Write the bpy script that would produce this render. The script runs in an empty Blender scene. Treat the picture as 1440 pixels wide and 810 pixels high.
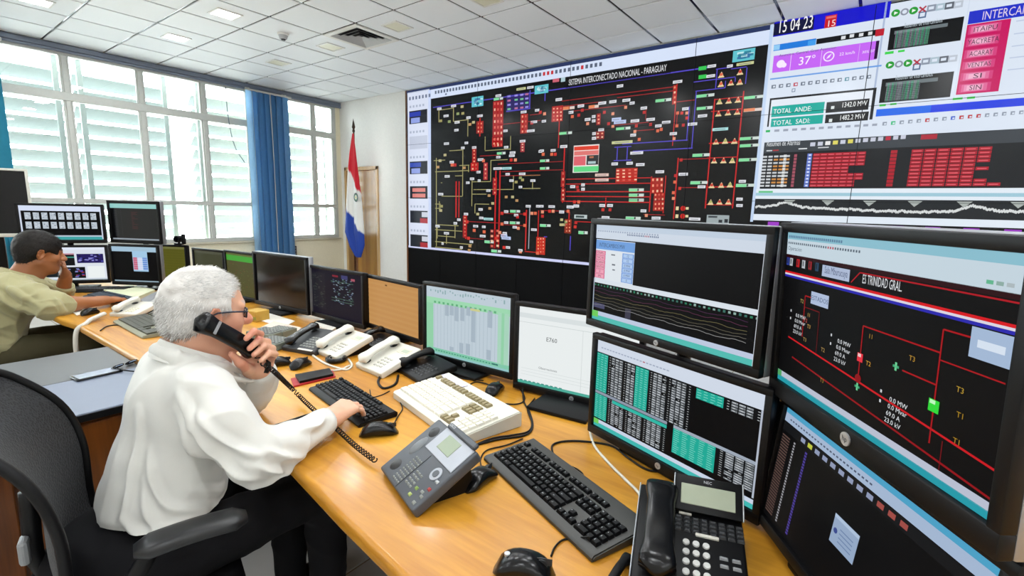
import bpy, bmesh, math, random
import numpy as np
from mathutils import Vector, Matrix
# ------------------------------------------------------------------ camera
FPX, YAW, PITCH, ROLL, CZ = 680.52, 0.63936, 0.16312, 0.02503, 1.43
scene = bpy.context.scene
COL = scene.collection
_cy, _sy, _cp, _sp = math.cos(YAW), math.sin(YAW), math.cos(PITCH), math.sin(PITCH)
_F = np.array([-_sy*_cp, _cy*_cp, -_sp]); _R0 = np.array([_cy, _sy, 0.]); _U0 = np.cross(_R0, _F)
_R = math.cos(ROLL)*_R0 + math.sin(ROLL)*_U0; _U = -math.sin(ROLL)*_R0 + math.cos(ROLL)*_U0
cam = bpy.data.objects.new('camera', bpy.data.cameras.new('camera')); COL.objects.link(cam)
cam.data.sensor_width = 36; cam.data.lens = FPX/1440*36; cam.data.clip_start = .05
cam.matrix_world = Matrix(((_R[0], _U[0], -_F[0], 0), (_R[1], _U[1], -_F[1], 0), (_R[2], _U[2], -_F[2], CZ), (0, 0, 0, 1)))
scene.camera = cam
# ------------------------------------------------------------------ exposure, world, sun
vs = scene.view_settings; vs.view_transform = 'Standard'; vs.look = 'None'; vs.gamma = 1; vs.use_curve_mapping = False
vs.exposure = 0.6
LAMP_W, WORLD_S, SUN_S = 8.0, 9.0, 0.6
world = bpy.data.worlds.new('sky'); scene.world = world; world.use_nodes = True
bg = world.node_tree.nodes['Background']; bg.inputs[0].default_value = (.90, .96, 1.0, 1); bg.inputs[1].default_value = WORLD_S
sun = bpy.data.objects.new('sun', bpy.data.lights.new('sun', 'SUN')); COL.objects.link(sun)
sun.data.energy = SUN_S; sun.data.angle = .05; sun.rotation_euler = (math.radians(20), math.radians(-48), 0)
# ------------------------------------------------------------------ helpers: places measured on real planes
def ray(x, y): return _F + _R*(x-720)/FPX - _U*(y-405)/FPX
def onz(x, y, z=.75): d = ray(x, y); t = (z-CZ)/d[2]; return Vector((d[0]*t, d[1]*t, z))
def ony(x, y, Y): d = ray(x, y); t = Y/d[1]; return Vector((d[0]*t, Y, CZ+d[2]*t))
def onx(x, y, X): d = ray(x, y); t = X/d[0]; return Vector((X, d[1]*t, CZ+d[2]*t))
# ------------------------------------------------------------------ materials
def s2l(c):
    if isinstance(c, str):
        c = [int(c[i:i+2], 16)/255 for i in (0, 2, 4)]
    return tuple(v/12.92 if v <= .04045 else ((v+.055)/1.055)**2.4 for v in c[:3])
MATS = {}
def mat(name, col, rough=.5, metal=0., var=.06, scale=40, bump=0., bscale=200, spec=.5, coat=0., sss=0., sheen=0., emit=None):
    if name in MATS: return MATS[name]
    m = bpy.data.materials.new(name); m.use_nodes = True; nt = m.node_tree; b = nt.nodes['Principled BSDF']
    c = s2l(col); b.inputs['Roughness'].default_value = rough; b.inputs['Metallic'].default_value = metal
    b.inputs['Specular IOR Level'].default_value = spec; b.inputs['Coat Weight'].default_value = coat; b.inputs['Coat Roughness'].default_value = .08
    if sss: b.inputs['Subsurface Weight'].default_value = sss; b.inputs['Subsurface Radius'].default_value = (.01, .004, .002); b.inputs['Subsurface Scale'].default_value = .6
    if sheen: b.inputs['Sheen Weight'].default_value = sheen
    tc = nt.nodes.new('ShaderNodeTexCoord'); n = nt.nodes.new('ShaderNodeTexNoise'); n.inputs['Scale'].default_value = scale; n.inputs['Detail'].default_value = 3
    nt.links.new(tc.outputs['Object'], n.inputs['Vector'])
    mx = nt.nodes.new('ShaderNodeMix'); mx.data_type = 'RGBA'; nt.links.new(n.outputs['Fac'], mx.inputs[0])
    mx.inputs[6].default_value = (*[v*(1-var) for v in c], 1); mx.inputs[7].default_value = (*[min(1, v*(1+var)) for v in c], 1)
    nt.links.new(mx.outputs[2], b.inputs['Base Color'])
    if bump:
        n2 = nt.nodes.new('ShaderNodeTexNoise'); n2.inputs['Scale'].default_value = bscale; n2.inputs['Detail'].default_value = 2
        nt.links.new(tc.outputs['Object'], n2.inputs['Vector']); bp = nt.nodes.new('ShaderNodeBump'); bp.inputs['Strength'].default_value = bump; bp.inputs['Distance'].default_value = .004
        nt.links.new(n2.outputs['Fac'], bp.inputs['Height']); nt.links.new(bp.outputs[0], b.inputs['Normal'])
    if emit: b.inputs['Emission Color'].default_value = (*s2l(emit[0]), 1); b.inputs['Emission Strength'].default_value = emit[1]
    MATS[name] = m; return m
def wood(name, c1, c2, rough=.25, axis=0, scale=9, coat=.3, stretch=.08):
    if name in MATS: return MATS[name]
    m = bpy.data.materials.new(name); m.use_nodes = True; nt = m.node_tree; b = nt.nodes['Principled BSDF']
    tc = nt.nodes.new('ShaderNodeTexCoord'); mp = nt.nodes.new('ShaderNodeMapping'); s = [1, 1, 1]; s[axis] = stretch; mp.inputs['Scale'].default_value = s
    nt.links.new(tc.outputs['Object'], mp.inputs[0]); n = nt.nodes.new('ShaderNodeTexNoise'); n.inputs['Scale'].default_value = scale; n.inputs['Detail'].default_value = 6; n.inputs['Distortion'].default_value = .6
    nt.links.new(mp.outputs[0], n.inputs['Vector']); n2 = nt.nodes.new('ShaderNodeTexNoise'); n2.inputs['Scale'].default_value = scale*14; n2.inputs['Detail'].default_value = 3; nt.links.new(mp.outputs[0], n2.inputs['Vector'])
    a = nt.nodes.new('ShaderNodeMath'); a.operation = 'MULTIPLY_ADD'; nt.links.new(n2.outputs['Fac'], a.inputs[0]); a.inputs[1].default_value = .35; nt.links.new(n.outputs['Fac'], a.inputs[2])
    r = nt.nodes.new('ShaderNodeValToRGB'); r.color_ramp.elements[0].position = .42; r.color_ramp.elements[1].position = .86
    r.color_ramp.elements[0].color = (*s2l(c1), 1); r.color_ramp.elements[1].color = (*s2l(c2), 1)
    nt.links.new(a.outputs[0], r.inputs[0]); nt.links.new(r.outputs[0], b.inputs['Base Color'])
    b.inputs['Roughness'].default_value = rough; b.inputs['Coat Weight'].default_value = coat; b.inputs['Coat Roughness'].default_value = .12
    MATS[name] = m; return m
def attr_mat(name, rough=.6, sss=0., bump=0., bscale=300, emit=0., spec=.4, var=.0):
    """colour comes from the mesh's own colour attribute; emit>0 makes a lit screen of it"""
    if name in MATS: return MATS[name]
    m = bpy.data.materials.new(name); m.use_nodes = True; nt = m.node_tree; b = nt.nodes['Principled BSDF']
    at = nt.nodes.new('ShaderNodeAttribute'); at.attribute_name = 'Col'
    b.inputs['Roughness'].default_value = rough; b.inputs['Specular IOR Level'].default_value = spec
    if emit:
        b.inputs['Base Color'].default_value = (.002, .002, .0023, 1); nt.links.new(at.outputs['Color'], b.inputs['Emission Color']); b.inputs['Emission Strength'].default_value = emit
    else:
        nt.links.new(at.outputs['Color'], b.inputs['Base Color'])
    if sss: b.inputs['Subsurface Weight'].default_value = sss; b.inputs['Subsurface Radius'].default_value = (.01, .004, .002); b.inputs['Subsurface Scale'].default_value = .5
    if bump:
        tc = nt.nodes.new('ShaderNodeTexCoord'); n2 = nt.nodes.new('ShaderNodeTexNoise'); n2.inputs['Scale'].default_value = bscale; n2.inputs['Detail'].default_value = 3
        nt.links.new(tc.outputs['Object'], n2.inputs['Vector']); bp = nt.nodes.new('ShaderNodeBump'); bp.inputs['Strength'].default_value = bump; bp.inputs['Distance'].default_value = .003
        nt.links.new(n2.outputs['Fac'], bp.inputs['Height']); nt.links.new(bp.outputs[0], b.inputs['Normal'])
    MATS[name] = m; return m
def glass_mat(name, tint=(.95, .98, .97), refl=.08):
    if name in MATS: return MATS[name]
    m = bpy.data.materials.new(name); m.use_nodes = True; nt = m.node_tree; nt.nodes.clear()
    o = nt.nodes.new('ShaderNodeOutputMaterial'); t = nt.nodes.new('ShaderNodeBsdfTransparent'); t.inputs[0].default_value = (*tint, 1)
    g = nt.nodes.new('ShaderNodeBsdfGlossy'); g.inputs['Roughness'].default_value = .02; x = nt.nodes.new('ShaderNodeMixShader')
    f = nt.nodes.new('ShaderNodeFresnel'); f.inputs[0].default_value = 1.45
    nt.links.new(f.outputs[0], x.inputs[0]); nt.links.new(t.outputs[0], x.inputs[1]); nt.links.new(g.outputs[0], x.inputs[2]); nt.links.new(x.outputs[0], o.inputs[0])
    MATS[name] = m; return m
# ------------------------------------------------------------------ mesh helpers
def NB(): return bmesh.new()
def box(bm, x0, y0, z0, x1, y1, z1, bev=0., seg=2, M=None):
    r = bmesh.ops.create_cube(bm, size=1); vs_ = r['verts']
    for v in vs_: v.co = Vector(((v.co.x+.5)*(x1-x0)+x0, (v.co.y+.5)*(y1-y0)+y0, (v.co.z+.5)*(z1-z0)+z0))
    if bev:
        es = list({e for v in vs_ for e in v.link_edges})
        r2 = bmesh.ops.bevel(bm, geom=es, offset=bev, segments=seg, affect='EDGES', profile=.5); vs_ = list({v for f in r2['faces'] for v in f.verts}|{v for v in vs_ if v.is_valid})
    if M is not None: bmesh.ops.transform(bm, matrix=M, verts=vs_)
    return vs_
def cyl(bm, p, q, r, r2=None, n=16, cap=True):
    p, q = Vector(p), Vector(q); d = q-p
    M = Matrix.Translation((p+q)/2) @ d.to_track_quat('Z', 'Y').to_matrix().to_4x4()
    return bmesh.ops.create_cone(bm, cap_ends=cap, segments=n, radius1=r, radius2=r if r2 is None else r2, depth=d.length, matrix=M)['verts']
def ball(bm, c, r, sc=(1, 1, 1), u=14, v=10, M=None):
    m = Matrix.Translation(Vector(c)) @ (M.to_4x4() if M else Matrix.Identity(4)) @ Matrix.Diagonal((*[r*s for s in sc], 1))
    return bmesh.ops.create_uvsphere(bm, u_segments=u, v_segments=v, radius=1, matrix=m)['verts']
def spline(pts, n=8):
    P = [Vector(p) for p in pts]; P = [2*P[0]-P[1]]+P+[2*P[-1]-P[-2]]; out = []
    for i in range(1, len(P)-2):
        for k in range(n):
            t = k/n; a, b, c, d = P[i-1], P[i], P[i+1], P[i+2]
            out.append(.5*((2*b)+(c-a)*t+(2*a-5*b+4*c-d)*t*t+(3*b-a-3*c+d)*t**3))
    out.append(P[-2]); return out
def tube(bm, path, r, n=7, caps=True):
    rings = []; rr = r if hasattr(r, '__len__') else [r]*len(path); a = None
    for i, p in enumerate(path):
        d = (path[min(i+1, len(path)-1)]-path[max(i-1, 0)]).normalized()
        if a is None:
            a = d.cross(Vector((.13, .2, 1)))
            if a.length < 1e-4: a = d.cross(Vector((1, 0, 0)))
        a = (a-d*a.dot(d)).normalized(); b = d.cross(a)
        rings.append([bm.verts.new(p+(a*math.cos(t)+b*math.sin(t))*rr[i]) for t in [2*math.pi*k/n for k in range(n)]])
    for A, B in zip(rings, rings[1:]):
        for k in range(n): bm.faces.new((A[k], A[(k+1) % n], B[(k+1) % n], B[k]))
    if caps: bm.faces.new(rings[0]); bm.faces.new(rings[-1][::-1])
def prism(bm, poly, z0, z1, M=None):
    a = [bm.verts.new((x, y, z0)) for x, y in poly]; b = [bm.verts.new((x, y, z1)) for x, y in poly]; n = len(poly)
    fs = [bm.faces.new(a[::-1]), bm.faces.new(b)]+[bm.faces.new((a[i], a[(i+1) % n], b[(i+1) % n], b[i])) for i in range(n)]
    if M is not None: bmesh.ops.transform(bm, matrix=M, verts=a+b)
    return fs
def obj(name, bm, m, parent=None, smooth=False, loc=None, rot=None, kind=None, label=None, angle=None):
    if isinstance(bm, bpy.types.Mesh): me = bm
    else:
        bmesh.ops.recalc_face_normals(bm, faces=bm.faces); me = bpy.data.meshes.new(name); bm.to_mesh(me); bm.free()
        if smooth:
            me.polygons.foreach_set('use_smooth', [True]*len(me.polygons))
            if angle is not None: me.set_sharp_from_angle(angle=math.radians(angle))
    if m is not None and not me.materials: me.materials.append(m)
    o = bpy.data.objects.new(name, me); COL.objects.link(o)
    if parent: o.parent = parent
    if loc is not None: o.location = loc
    if rot is not None: o.rotation_euler = rot
    if kind: o['kind'] = kind
    if label: o['label'] = label
    return o
def tag(o, label, cat, group=None):
    o['label'] = label; o['category'] = cat
    if group: o['group'] = group
    return o
def thing(name, label, cat, loc=(0, 0, 0), rz=0., group=None):
    o = bpy.data.objects.new(name, None); COL.objects.link(o); o.empty_display_size = .05
    o.location = loc; o.rotation_euler = (0, 0, rz); return tag(o, label, cat, group)
def struct(name, bm, m, parent=None, **k):
    o = obj(name, bm, m, parent, **k)
    if parent is None: o['kind'] = 'structure'
    return o
def sempty(name, loc=(0, 0, 0)):
    o = bpy.data.objects.new(name, None); COL.objects.link(o); o.location = loc; o['kind'] = 'structure'; return o
# ------------------------------------------------------------------ flat print and screen pictures: coloured faces on thin layers
_GL = {}
def glyphs(s):
    if s not in _GL:
        cu = bpy.data.curves.new('t', 'FONT'); cu.body = s; cu.size = 1; cu.resolution_u = 2; ob = bpy.data.objects.new('t', cu)
        me = bpy.data.meshes.new_from_object(ob); V = [(v.co.x, v.co.y) for v in me.vertices]; Fc = [tuple(p.vertices) for p in me.polygons]
        bpy.data.objects.remove(ob); bpy.data.curves.remove(cu); bpy.data.meshes.remove(me)
        x1 = max([v[0] for v in V] or [1]); _GL[s] = (V, Fc, x1)
    return _GL[s]
class Canvas:
    def __init__(s, W=1, H=1): s.V = []; s.Fs = []; s.C = []; s.W = W; s.H = H
    def poly(s, pts, col, layer=1):
        i = len(s.V); s.V += [(x*s.W, layer, y*s.H) for x, y in pts]; s.Fs.append(tuple(range(i, i+len(pts)))); s.C.append(s2l(col))
    def rect(s, x0, y0, x1, y1, col, layer=1): s.poly([(x0, y0), (x1, y0), (x1, y1), (x0, y1)], col, layer)
    def line(s, x0, y0, x1, y1, w, col, layer=1):          # w as share of width
        dx, dy = (x1-x0)*s.W, (y1-y0)*s.H; L = math.hypot(dx, dy) or 1; nx, ny = -dy/L*w/2, dx/L*w/2
        s.poly([(x0+nx/s.W*s.W/s.W, y0+ny/s.H), (x1+nx/s.W, y1+ny/s.H), (x1-nx/s.W, y1-ny/s.H), (x0-nx/s.W, y0-ny/s.H)], col, layer)
    def disc(s, x, y, r, col, layer=1, n=14, ry=None):
        s.poly([(x+r/s.W*math.cos(t), y+(ry or r)/s.H*math.sin(t)) for t in [2*math.pi*k/n for k in range(n)]], col, layer)
    def text(s, t, x, y, h, col, layer=2, width=None, center=False):   # h in canvas metres; y baseline
        V, Fc, x1 = glyphs(t); k = h/.72; kx = k if width is None else width/x1; i = len(s.V)
        ox = x*s.W-(kx*x1/2 if center else 0); sgn = -1 if s.H < 0 else 1
        s.V += [(ox+vx*kx, layer, y*s.H+vy*k) for vx, vy in V]
        c = s2l(col)
        for f in Fc: s.Fs.append(tuple(i+q for q in f)); s.C.append(c)
    def mesh(s, name, eps=.0004):
        me = bpy.data.meshes.new(name); me.from_pydata([(x, -l*eps, z) for x, l, z in s.V], [], s.Fs)
        a = me.color_attributes.new('Col', 'FLOAT_COLOR', 'CORNER'); n = [len(f) for f in s.Fs]
        a.data.foreach_set('color', np.repeat(np.array([(*c, 1) for c in s.C], 'f'), n, axis=0).ravel()); return me
SCREEN = attr_mat('lit_screen', rough=.35, emit=.69, spec=.06); WALLSCREEN = attr_mat('lit_wall_screen', rough=.2, emit=.69, spec=.22)
DIMSCREEN = attr_mat('lit_screen_glossy', rough=.14, emit=.69, spec=.3)
PRINT = attr_mat('flat_print', rough=.5)
# ================================================================== the room
CEIL, YW, XW, XR, YB = 3.27, 5.56, -8.22, 2.3, -3.0
M_white = mat('white_wall_paint', 'F1EFEA', .6, bump=.05, bscale=60); M_cream = mat('cream_wall_paint', 'EBE3C8', .6, bump=.05, bscale=60)
M_tile = mat('ceiling_tile', 'F0F4F8', .62, var=.03, scale=120, bump=.12, bscale=400); M_bar = mat('ceiling_grid_bar', '202122', .16, spec=.8)
M_alu = mat('window_aluminium', 'C4C6C0', .45, .1); M_floor = mat('floor_tile_stone', 'CACAC8', .3, var=.1, scale=6, coat=.2)
M_black = mat('black_plastic', '08080A', .45, var=.15, spec=.25); M_blackg = mat('black_gloss_plastic', '08080A', .24, var=.1, spec=.35); M_dark = mat('charcoal_plastic', '2A2C2F', .5, bump=.05, bscale=900)
M_grey = mat('grey_plastic', '8C8E90', .45); M_silver = mat('silver_plastic', 'B9BCC0', .32, .5); M_offw = mat('offwhite_plastic', 'CFCCC0', .42, var=.03); M_beige = mat('beige_plastic', 'D2CCB4', .45, var=.04)
M_steel = mat('brushed_steel', 'A9A9A9', .3, .9)
M_desk = wood('honey_wood_veneer', '9C5F10', 'D59A30', .34, 0, 5, .12, .1); M_cabw = wood('brown_wood_panel', '45230A', '743F12', .35, 2, 8, .15, .06); M_door = wood('door_wood', '8E5518', 'C08A3A', .25, 2, 7, .5, .06)
M_edge = wood('trim_wood', '5A3217', '7E4A20', .4, 2, 9, .1, .06)
# floor
bm = NB(); box(bm, XW-.3, YB-.2, -.12, XR+.2, YW+1.6, 0); FLOOR = struct('floor', bm, mat('floor_grout', '8A7C66', .6))
tp = NB(); box(tp, -.297, -.297, 0, .297, .297, .006, .003, 1); tp_me = bpy.data.meshes.new('floor_tile'); tp.to_mesh(tp_me); tp.free(); tp_me.materials.append(M_floor)
for i in range(17):
    for j in range(11): obj('floor_tile', tp_me, None, FLOOR, loc=(-7.8+.6*i, -.9+.6*j, 0))
# ceiling and its lay-in tiles
TX, TY, X0, Y0 = .6, .585, -4.545, 5.05
bm = NB(); box(bm, XW-.3, YB-.2, CEIL+.022, XR+.2, YW+.2, CEIL+.12); CEILING = struct('ceiling', bm, M_tile)
bm = NB()
for i in range(-6, 12):
    x = X0+TX*i; box(bm, x-.016, -.9, CEIL+.008, x+.016, YW, CEIL+.02)
for j in range(-1, 11):
    y = Y0-TY*j; box(bm, XW, y-.014, CEIL+.009, XR, y+.014, CEIL+.021)
obj('grid_bars', bm, M_bar, CEILING, kind='stuff')
def tile_mesh(w, d):
    b = NB(); box(b, -w/2, -d/2, 0, w/2, d/2, .014, .003, 1); me = bpy.data.meshes.new('ceiling_tile'); b.to_mesh(me); b.free(); me.materials.append(M_tile); return me
TM = {}
VENT = (-1, 2)
for i in range(-7, 11):
    for j in range(-1, 10):
        xa, xb = X0+TX*i, X0+TX*(i+1); ya, yb = Y0-TY*(j+1), Y0-TY*j
        xa, xb, ya, yb = max(xa, XW), min(xb, XR), ya, min(yb, YW)
        if xb-xa < .05 or (i, j) == VENT: continue
        k = (round(xb-xa, 3), round(yb-ya, 3))
        if k not in TM: TM[k] = tile_mesh(k[0]-.026, k[1]-.022)
        obj('ceiling_tile', TM[k], None, CEILING, loc=((xa+xb)/2, (ya+yb)/2, CEIL))
# lamps set in the tiles
M_lit = mat('lamp_diffuser_lit', 'FFFFFF', .4, emit=('FFFDFA', 7.0)); M_unlit = mat('lamp_diffuser_unlit', 'E0DFC9', .35); M_wt = mat('white_trim', 'E6E6E2', .4)
def ceiling_light(x, y, lit, label, group):
    t = thing('ceiling_light', label, 'ceiling light', (x, y, CEIL), group=group)
    b = NB()
    for x0, y0, x1, y1 in ((-.12, -.12, .12, -.1), (-.12, .1, .12, .12), (-.12, -.1, -.1, .1), (.1, -.1, .12, .1)): box(b, x0, y0, -.008, x1, y1, .004, .002, 1)
    obj('frame', b, M_wt, t); b = NB(); box(b, -.1, -.1, -.004, .1, .1, .004, .002, 1); obj('diffuser', b, M_lit if lit else M_unlit, t)
    if lit:
        L = bpy.data.lights.new('lamp', 'AREA'); L.energy = LAMP_W; L.size = .2; L.color = (.93, .97, 1); o = bpy.data.objects.new('lamp', L); COL.objects.link(o); o.parent = t; o.location = (0, 0, -.012)
for n, (x, y) in enumerate(((-5.445, 2.42), (-6.7, 2.42), (-6.67, 1.25))):
    ceiling_light(x, y, True, ['lit square ceiling lamp left of the smoke detector, the larger of the two whole ones', 'lit square ceiling lamp near the window wall, just above the third window pane', 'lit square ceiling lamp cut by the top edge above the leftmost windows'][n], 'lit ceiling lamps')
ORD = ('first', 'second', 'third', 'fourth', 'fifth', 'sixth')
for k, x in enumerate((-4.245, -3.045, -1.845, -.645, .555, 1.7)):
    for y, s_ in ((2.42, 'nearer the video wall'), (1.25, 'farther from the video wall')): ceiling_light(x, y, True, 'lit ceiling lamp over the desk, %s from the vent, row %s' % (ORD[k], s_), 'lit ceiling lamps over the desk')
for k, x in enumerate((-6.645, -4.845, -2.4, .0, 1.7)):
    for y, s_ in ((-.6, 'nearer the desk'), (-1.9, 'by the back wall')): ceiling_light(x, y, True, 'added unseen ceiling lamp over the aisle, %s from the windows, row %s' % (ORD[k], s_), 'added unseen ceiling lamps over the aisle')  # unseen lamps added behind the camera to light the room
for n, (x, y) in enumerate(((-4.245, 3.59), (-3.045, 3.59), (-5.445, 3.59), (-6.645, 3.59))):
    ceiling_light(x, y, False, ['unlit square ceiling lamp in the tile right of the air vent', 'unlit square ceiling lamp cut by the top edge, right of the air vent', 'unlit square ceiling lamp just left of the air vent', 'unlit square ceiling lamp nearest the blue blind, below the smoke detector'][n], 'unlit ceiling lamps')
# air vent: four-way louvre diffuser
t = thing('air_vent', 'square white ceiling air vent with dark angled louvres', 'air vent', (-4.845, 3.59, CEIL))
b = NB()
for x0, y0, x1, y1 in ((-.295, -.287, .295, -.235), (-.295, .235, .295, .287), (-.295, -.235, -.24, .235), (.24, -.235, .295, .235)): box(b, x0, y0, -.012, x1, y1, .006, .003, 1)
obj('frame', b, M_wt, t); b = NB(); box(b, -.24, -.235, .012, .24, .235, .02); obj('duct_back', b, mat('duct_black', '26282C', .8), t)
for k in range(4):
    s = .235-.055*k; b = NB()
    for a in range(4):
        M = Matrix.Rotation(a*math.pi/2, 4, 'Z'); v = [b.verts.new(M @ Vector(p)) for p in ((-s, s, -.012), (s, s, -.012), (s-.05, s-.05, .012), (-s+.05, s-.05, .012))]; b.faces.new(v)
        v2 = [b.verts.new(M @ Vector(p)) for p in ((-s, s, -.009), (s, s, -.009), (s-.05, s-.05, .015), (-s+.05, s-.05, .015))]; b.faces.new(v2)
    obj('louvre', b, mat('vent_louvre', 'B9BABB', .5), t)
t = thing('smoke_detector', 'small round white smoke detector on the ceiling', 'smoke detector', (-5.49, 3.035, CEIL))
b = NB(); cyl(b, (0, 0, -.022), (0, 0, 0), .058, .062, 20); obj('base', b, M_wt, t, True, angle=40)
b = NB(); cyl(b, (0, 0, -.06), (0, 0, -.022), .036, .05, 20); obj('sensor_head', b, mat('detector_grey', 'A9ABAC', .5), t, True, angle=40)
b = NB(); cyl(b, (0, 0, -.072), (0, 0, -.06), .02, .026, 14); obj('cap', b, M_dark, t, True, angle=40)
# walls
bm = NB()
for x0, x1, z0, z1 in ((-8.4, -8.105, 0, CEIL+.1), (-8.105, -7.12, 2.105, CEIL+.1), (-7.12, XR+.2, 0, CEIL+.1)): box(bm, x0, YW, z0, x1, YW+.14, z1)
struct('wall_front', bm, M_white)
bm = NB(); box(bm, -8.2, YW+1.4, 0, -6.9, YW+1.5, 2.4); box(bm, -6.95, YW+.14, 0, -6.9, YW+1.4, 2.4); box(bm, -8.25, YW+.14, 0, -8.2, YW+1.4, 2.4); box(bm, -8.25, YW+.14, 2.4, -6.9, YW+1.5, 2.45); struct('wall_recess', bm, M_cream)
bm = NB()
box(bm, XW-.16, YB, 0, XW, YW, .80); box(bm, XW-.16, YB, 3.2, XW, YW, CEIL+.1); box(bm, XW-.16, 3.93, .8, XW, 4.47, 3.2); box(bm, XW-.16, 5.45, .8, XW, YW, 3.2); box(bm, XW-.16, YB, .8, XW, -2.92, 3.2)
struct('wall_left', bm, M_cream)
bm = NB(); box(bm, XR, YB, 0, XR+.14, YW, CEIL+.1); struct('wall_right', bm, M_white)
bm = NB(); box(bm, XW, YB-.14, 0, XR, YB, CEIL+.1); struct('wall_back', bm, M_white)
bm = NB(); box(bm, XW, YB, 0, XW+.015, YW, .09, .003, 1); struct('baseboard_left', bm, M_alu)
bm = NB(); box(bm, -7.1, YW-.015, 0, -6.38, YW, .09, .003, 1); struct('baseboard_front', bm, M_wt)
# top rail along the window wall
bm = NB(); box(bm, XW-.005, YB, 3.2, XW+.05, YW, 3.262, .004, 1); box(bm, XW+.02, YB, 3.168, XW+.06, YW, 3.196, .004, 1); struct('trim_1', bm, mat('rail_bluegrey', '7C8494', .35, .4))
# windows
M_glass = glass_mat('window_glass')
def window(name, ys, kind):
    w = sempty(name, (XW, 0, 0)); y0, y1 = ys[0], ys[-1]
    zs = (.80, .86, 1.36, 1.42, 2.61, 2.71, 3.14, 3.2)
    for k in range(0, 8, 2):
        b = NB(); box(b, -.075, y0-.02, zs[k], .012, y1+.02, zs[k+1], .005, 1); obj('rail', b, M_alu, w)
    for y in ys:
        b = NB(); box(b, -.07, y-.026, .82, .006, y+.026, 3.18, .005, 1); obj('mullion', b, M_alu, w)
    for ya, yb in zip(ys, ys[1:]):
        for k in (1, 3, 5):
            b = NB(); box(b, -.034, ya+.024, zs[k]-.006, -.028, yb-.024, zs[k+1]+.006); obj('pane', b, M_glass, w)
            b = NB()
            for q in ((ya+.024, zs[k], ya+.046, zs[k+1]), (yb-.046, zs[k], yb-.024, zs[k+1])): box(b, -.055, q[0], q[1], -.01, q[2], q[3], .003, 1)
            obj('sash_stile', b, M_alu, w)
    b = NB(); box(b, -.16, y0-.05, .775, .05, y1+.05, .802, .005, 1); obj('sill', b, mat('sill_stone', 'C9C2AD', .4), w); return w
window('window_1', [-2.895, -2.125, -1.355, -.585, .185, .955, 1.724, 2.493, 3.264, 3.92], 0)  # first two bays unseen, added without louvres to let in more daylight
window('window_2', [4.48, 5.03, 5.44], 0)
# sun louvres outside: white slats carried by posts
M_slat = mat('white_louvre_metal', '939C9C', .45)
def louvre(label, y0, y1, group='sun louvres outside the windows'):
    t = thing('sun_louvre', label, 'louvre', (XW-.62, y0, 0), group=group); L = y1-y0
    b = NB(); box(b, -.11, 0, -.05, .11, L, -.035, .004, 1); me = bpy.data.meshes.new('slat'); 
    v = b.verts[:]; bmesh.ops.translate(b, vec=(0, 0, .042), verts=v); b.to_mesh(me); b.free(); me.materials.append(M_slat)
    for k in range(12): obj('slat', me, None, t, loc=(0, 0, .72+.205*k), rot=(0, math.radians(-38), 0))
    for y in (.06, L-.06):
        b = NB(); box(b, .12, y-.03, .45, .17, y+.03, 3.3, .004, 1); obj('post', b, M_slat, t)
        for z in (.6, 3.24): b = NB(); box(b, .168, y-.02, z-.02, .461, y+.02, z+.02, .003, 1); obj('bracket', b, M_slat, t)
louvre('white slatted sun louvre outside the leftmost window panes', -1.3, 1.78); louvre('white slatted sun louvre outside the second window pane', 1.9, 2.98)
louvre('white slatted sun louvre outside the panes left of the blue blind', 3.3, 4.2); louvre('white slatted sun louvre outside the narrow window right of the blue blind', 4.45, 5.6)
bm = NB(); box(bm, -30, -20, -4.2, XW-.4, 30, -4); struct('exterior_ground', bm, mat('pale_paving', 'C9C6BC', .8))
# blinds
def blind_mat(nm):
    m = mat('blind_fabric_'+nm, nm, .75, var=.1, scale=30, bump=.15, bscale=700)
    if 'translucent' not in m:
        m['translucent'] = 1; nt = m.node_tree; b = nt.nodes['Principled BSDF']; o = nt.nodes['Material Output']; t = nt.nodes.new('ShaderNodeBsdfTranslucent'); x = nt.nodes.new('ShaderNodeMixShader'); x.inputs[0].default_value = .25
        t.inputs[0].default_value = (*s2l(nm), 1); nt.links.new(b.outputs[0], x.inputs[1]); nt.links.new(t.outputs[0], x.inputs[2]); nt.links.new(x.outputs[0], o.inputs[0])
    return m
def blind(label, y0, n, dy, cols, zb, x=XW+.14, tilt=20):
    t = thing('vertical_blind', label, 'blind', (x, y0, 0)); b = NB(); box(b, -.025, -.05, 3.14, .025, n*dy, 3.168, .004, 1); obj('head_rail', b, M_alu, t)
    for y in (.0, (n-1)*dy): b = NB(); box(b, XW+.062-x, y-.015, 3.169, .01, y+.015, 3.182, .002, 1); box(b, XW-x, y-.015, 3.169, XW+.066-x, y+.015, 3.199, .002, 1); obj('bracket', b, M_alu, t)
    for k in range(n):
        b = NB(); R = Matrix.Translation((0, dy*k, 0)) @ Matrix.Rotation(math.radians(tilt+7*math.sin(k*2.1)), 4, 'Z')
        nseg = 6; A = []
        for q in range(nseg+1):
            yy = (q/nseg-.5)*.127; xx = .012*(1-(2*q/nseg-1)**2); A.append((b.verts.new(R @ Vector((xx, yy, zb))), b.verts.new(R @ Vector((xx, yy, 3.14)))))
        for p, q in zip(A, A[1:]): b.faces.new((p[0], q[0], q[1], p[1]))
        r = bmesh.ops.solidify(b, geom=b.faces[:], thickness=.0015)
        nm = cols[k % len(cols)]; obj('blind_slat', b, blind_mat(nm), t, True, angle=40)
    b = NB(); tube(b, [Vector((.05, dy*(n-1)*.52, 3.14)), Vector((.055, dy*(n-1)*.54, 2.2)), Vector((.05, dy*(n-1)*.53, .62))], .004, 5); obj('control_cord', b, M_offw, t)
blind('blue vertical blind hanging between the two windows', 3.86, 7, .098, ['B5D6EE', '7DB4E2', '66A2D6', '69A5D8', '629ED0', '69A2D4', '86B6DE'], .42)  # first slat paler: window light from behind put into its colour
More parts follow.
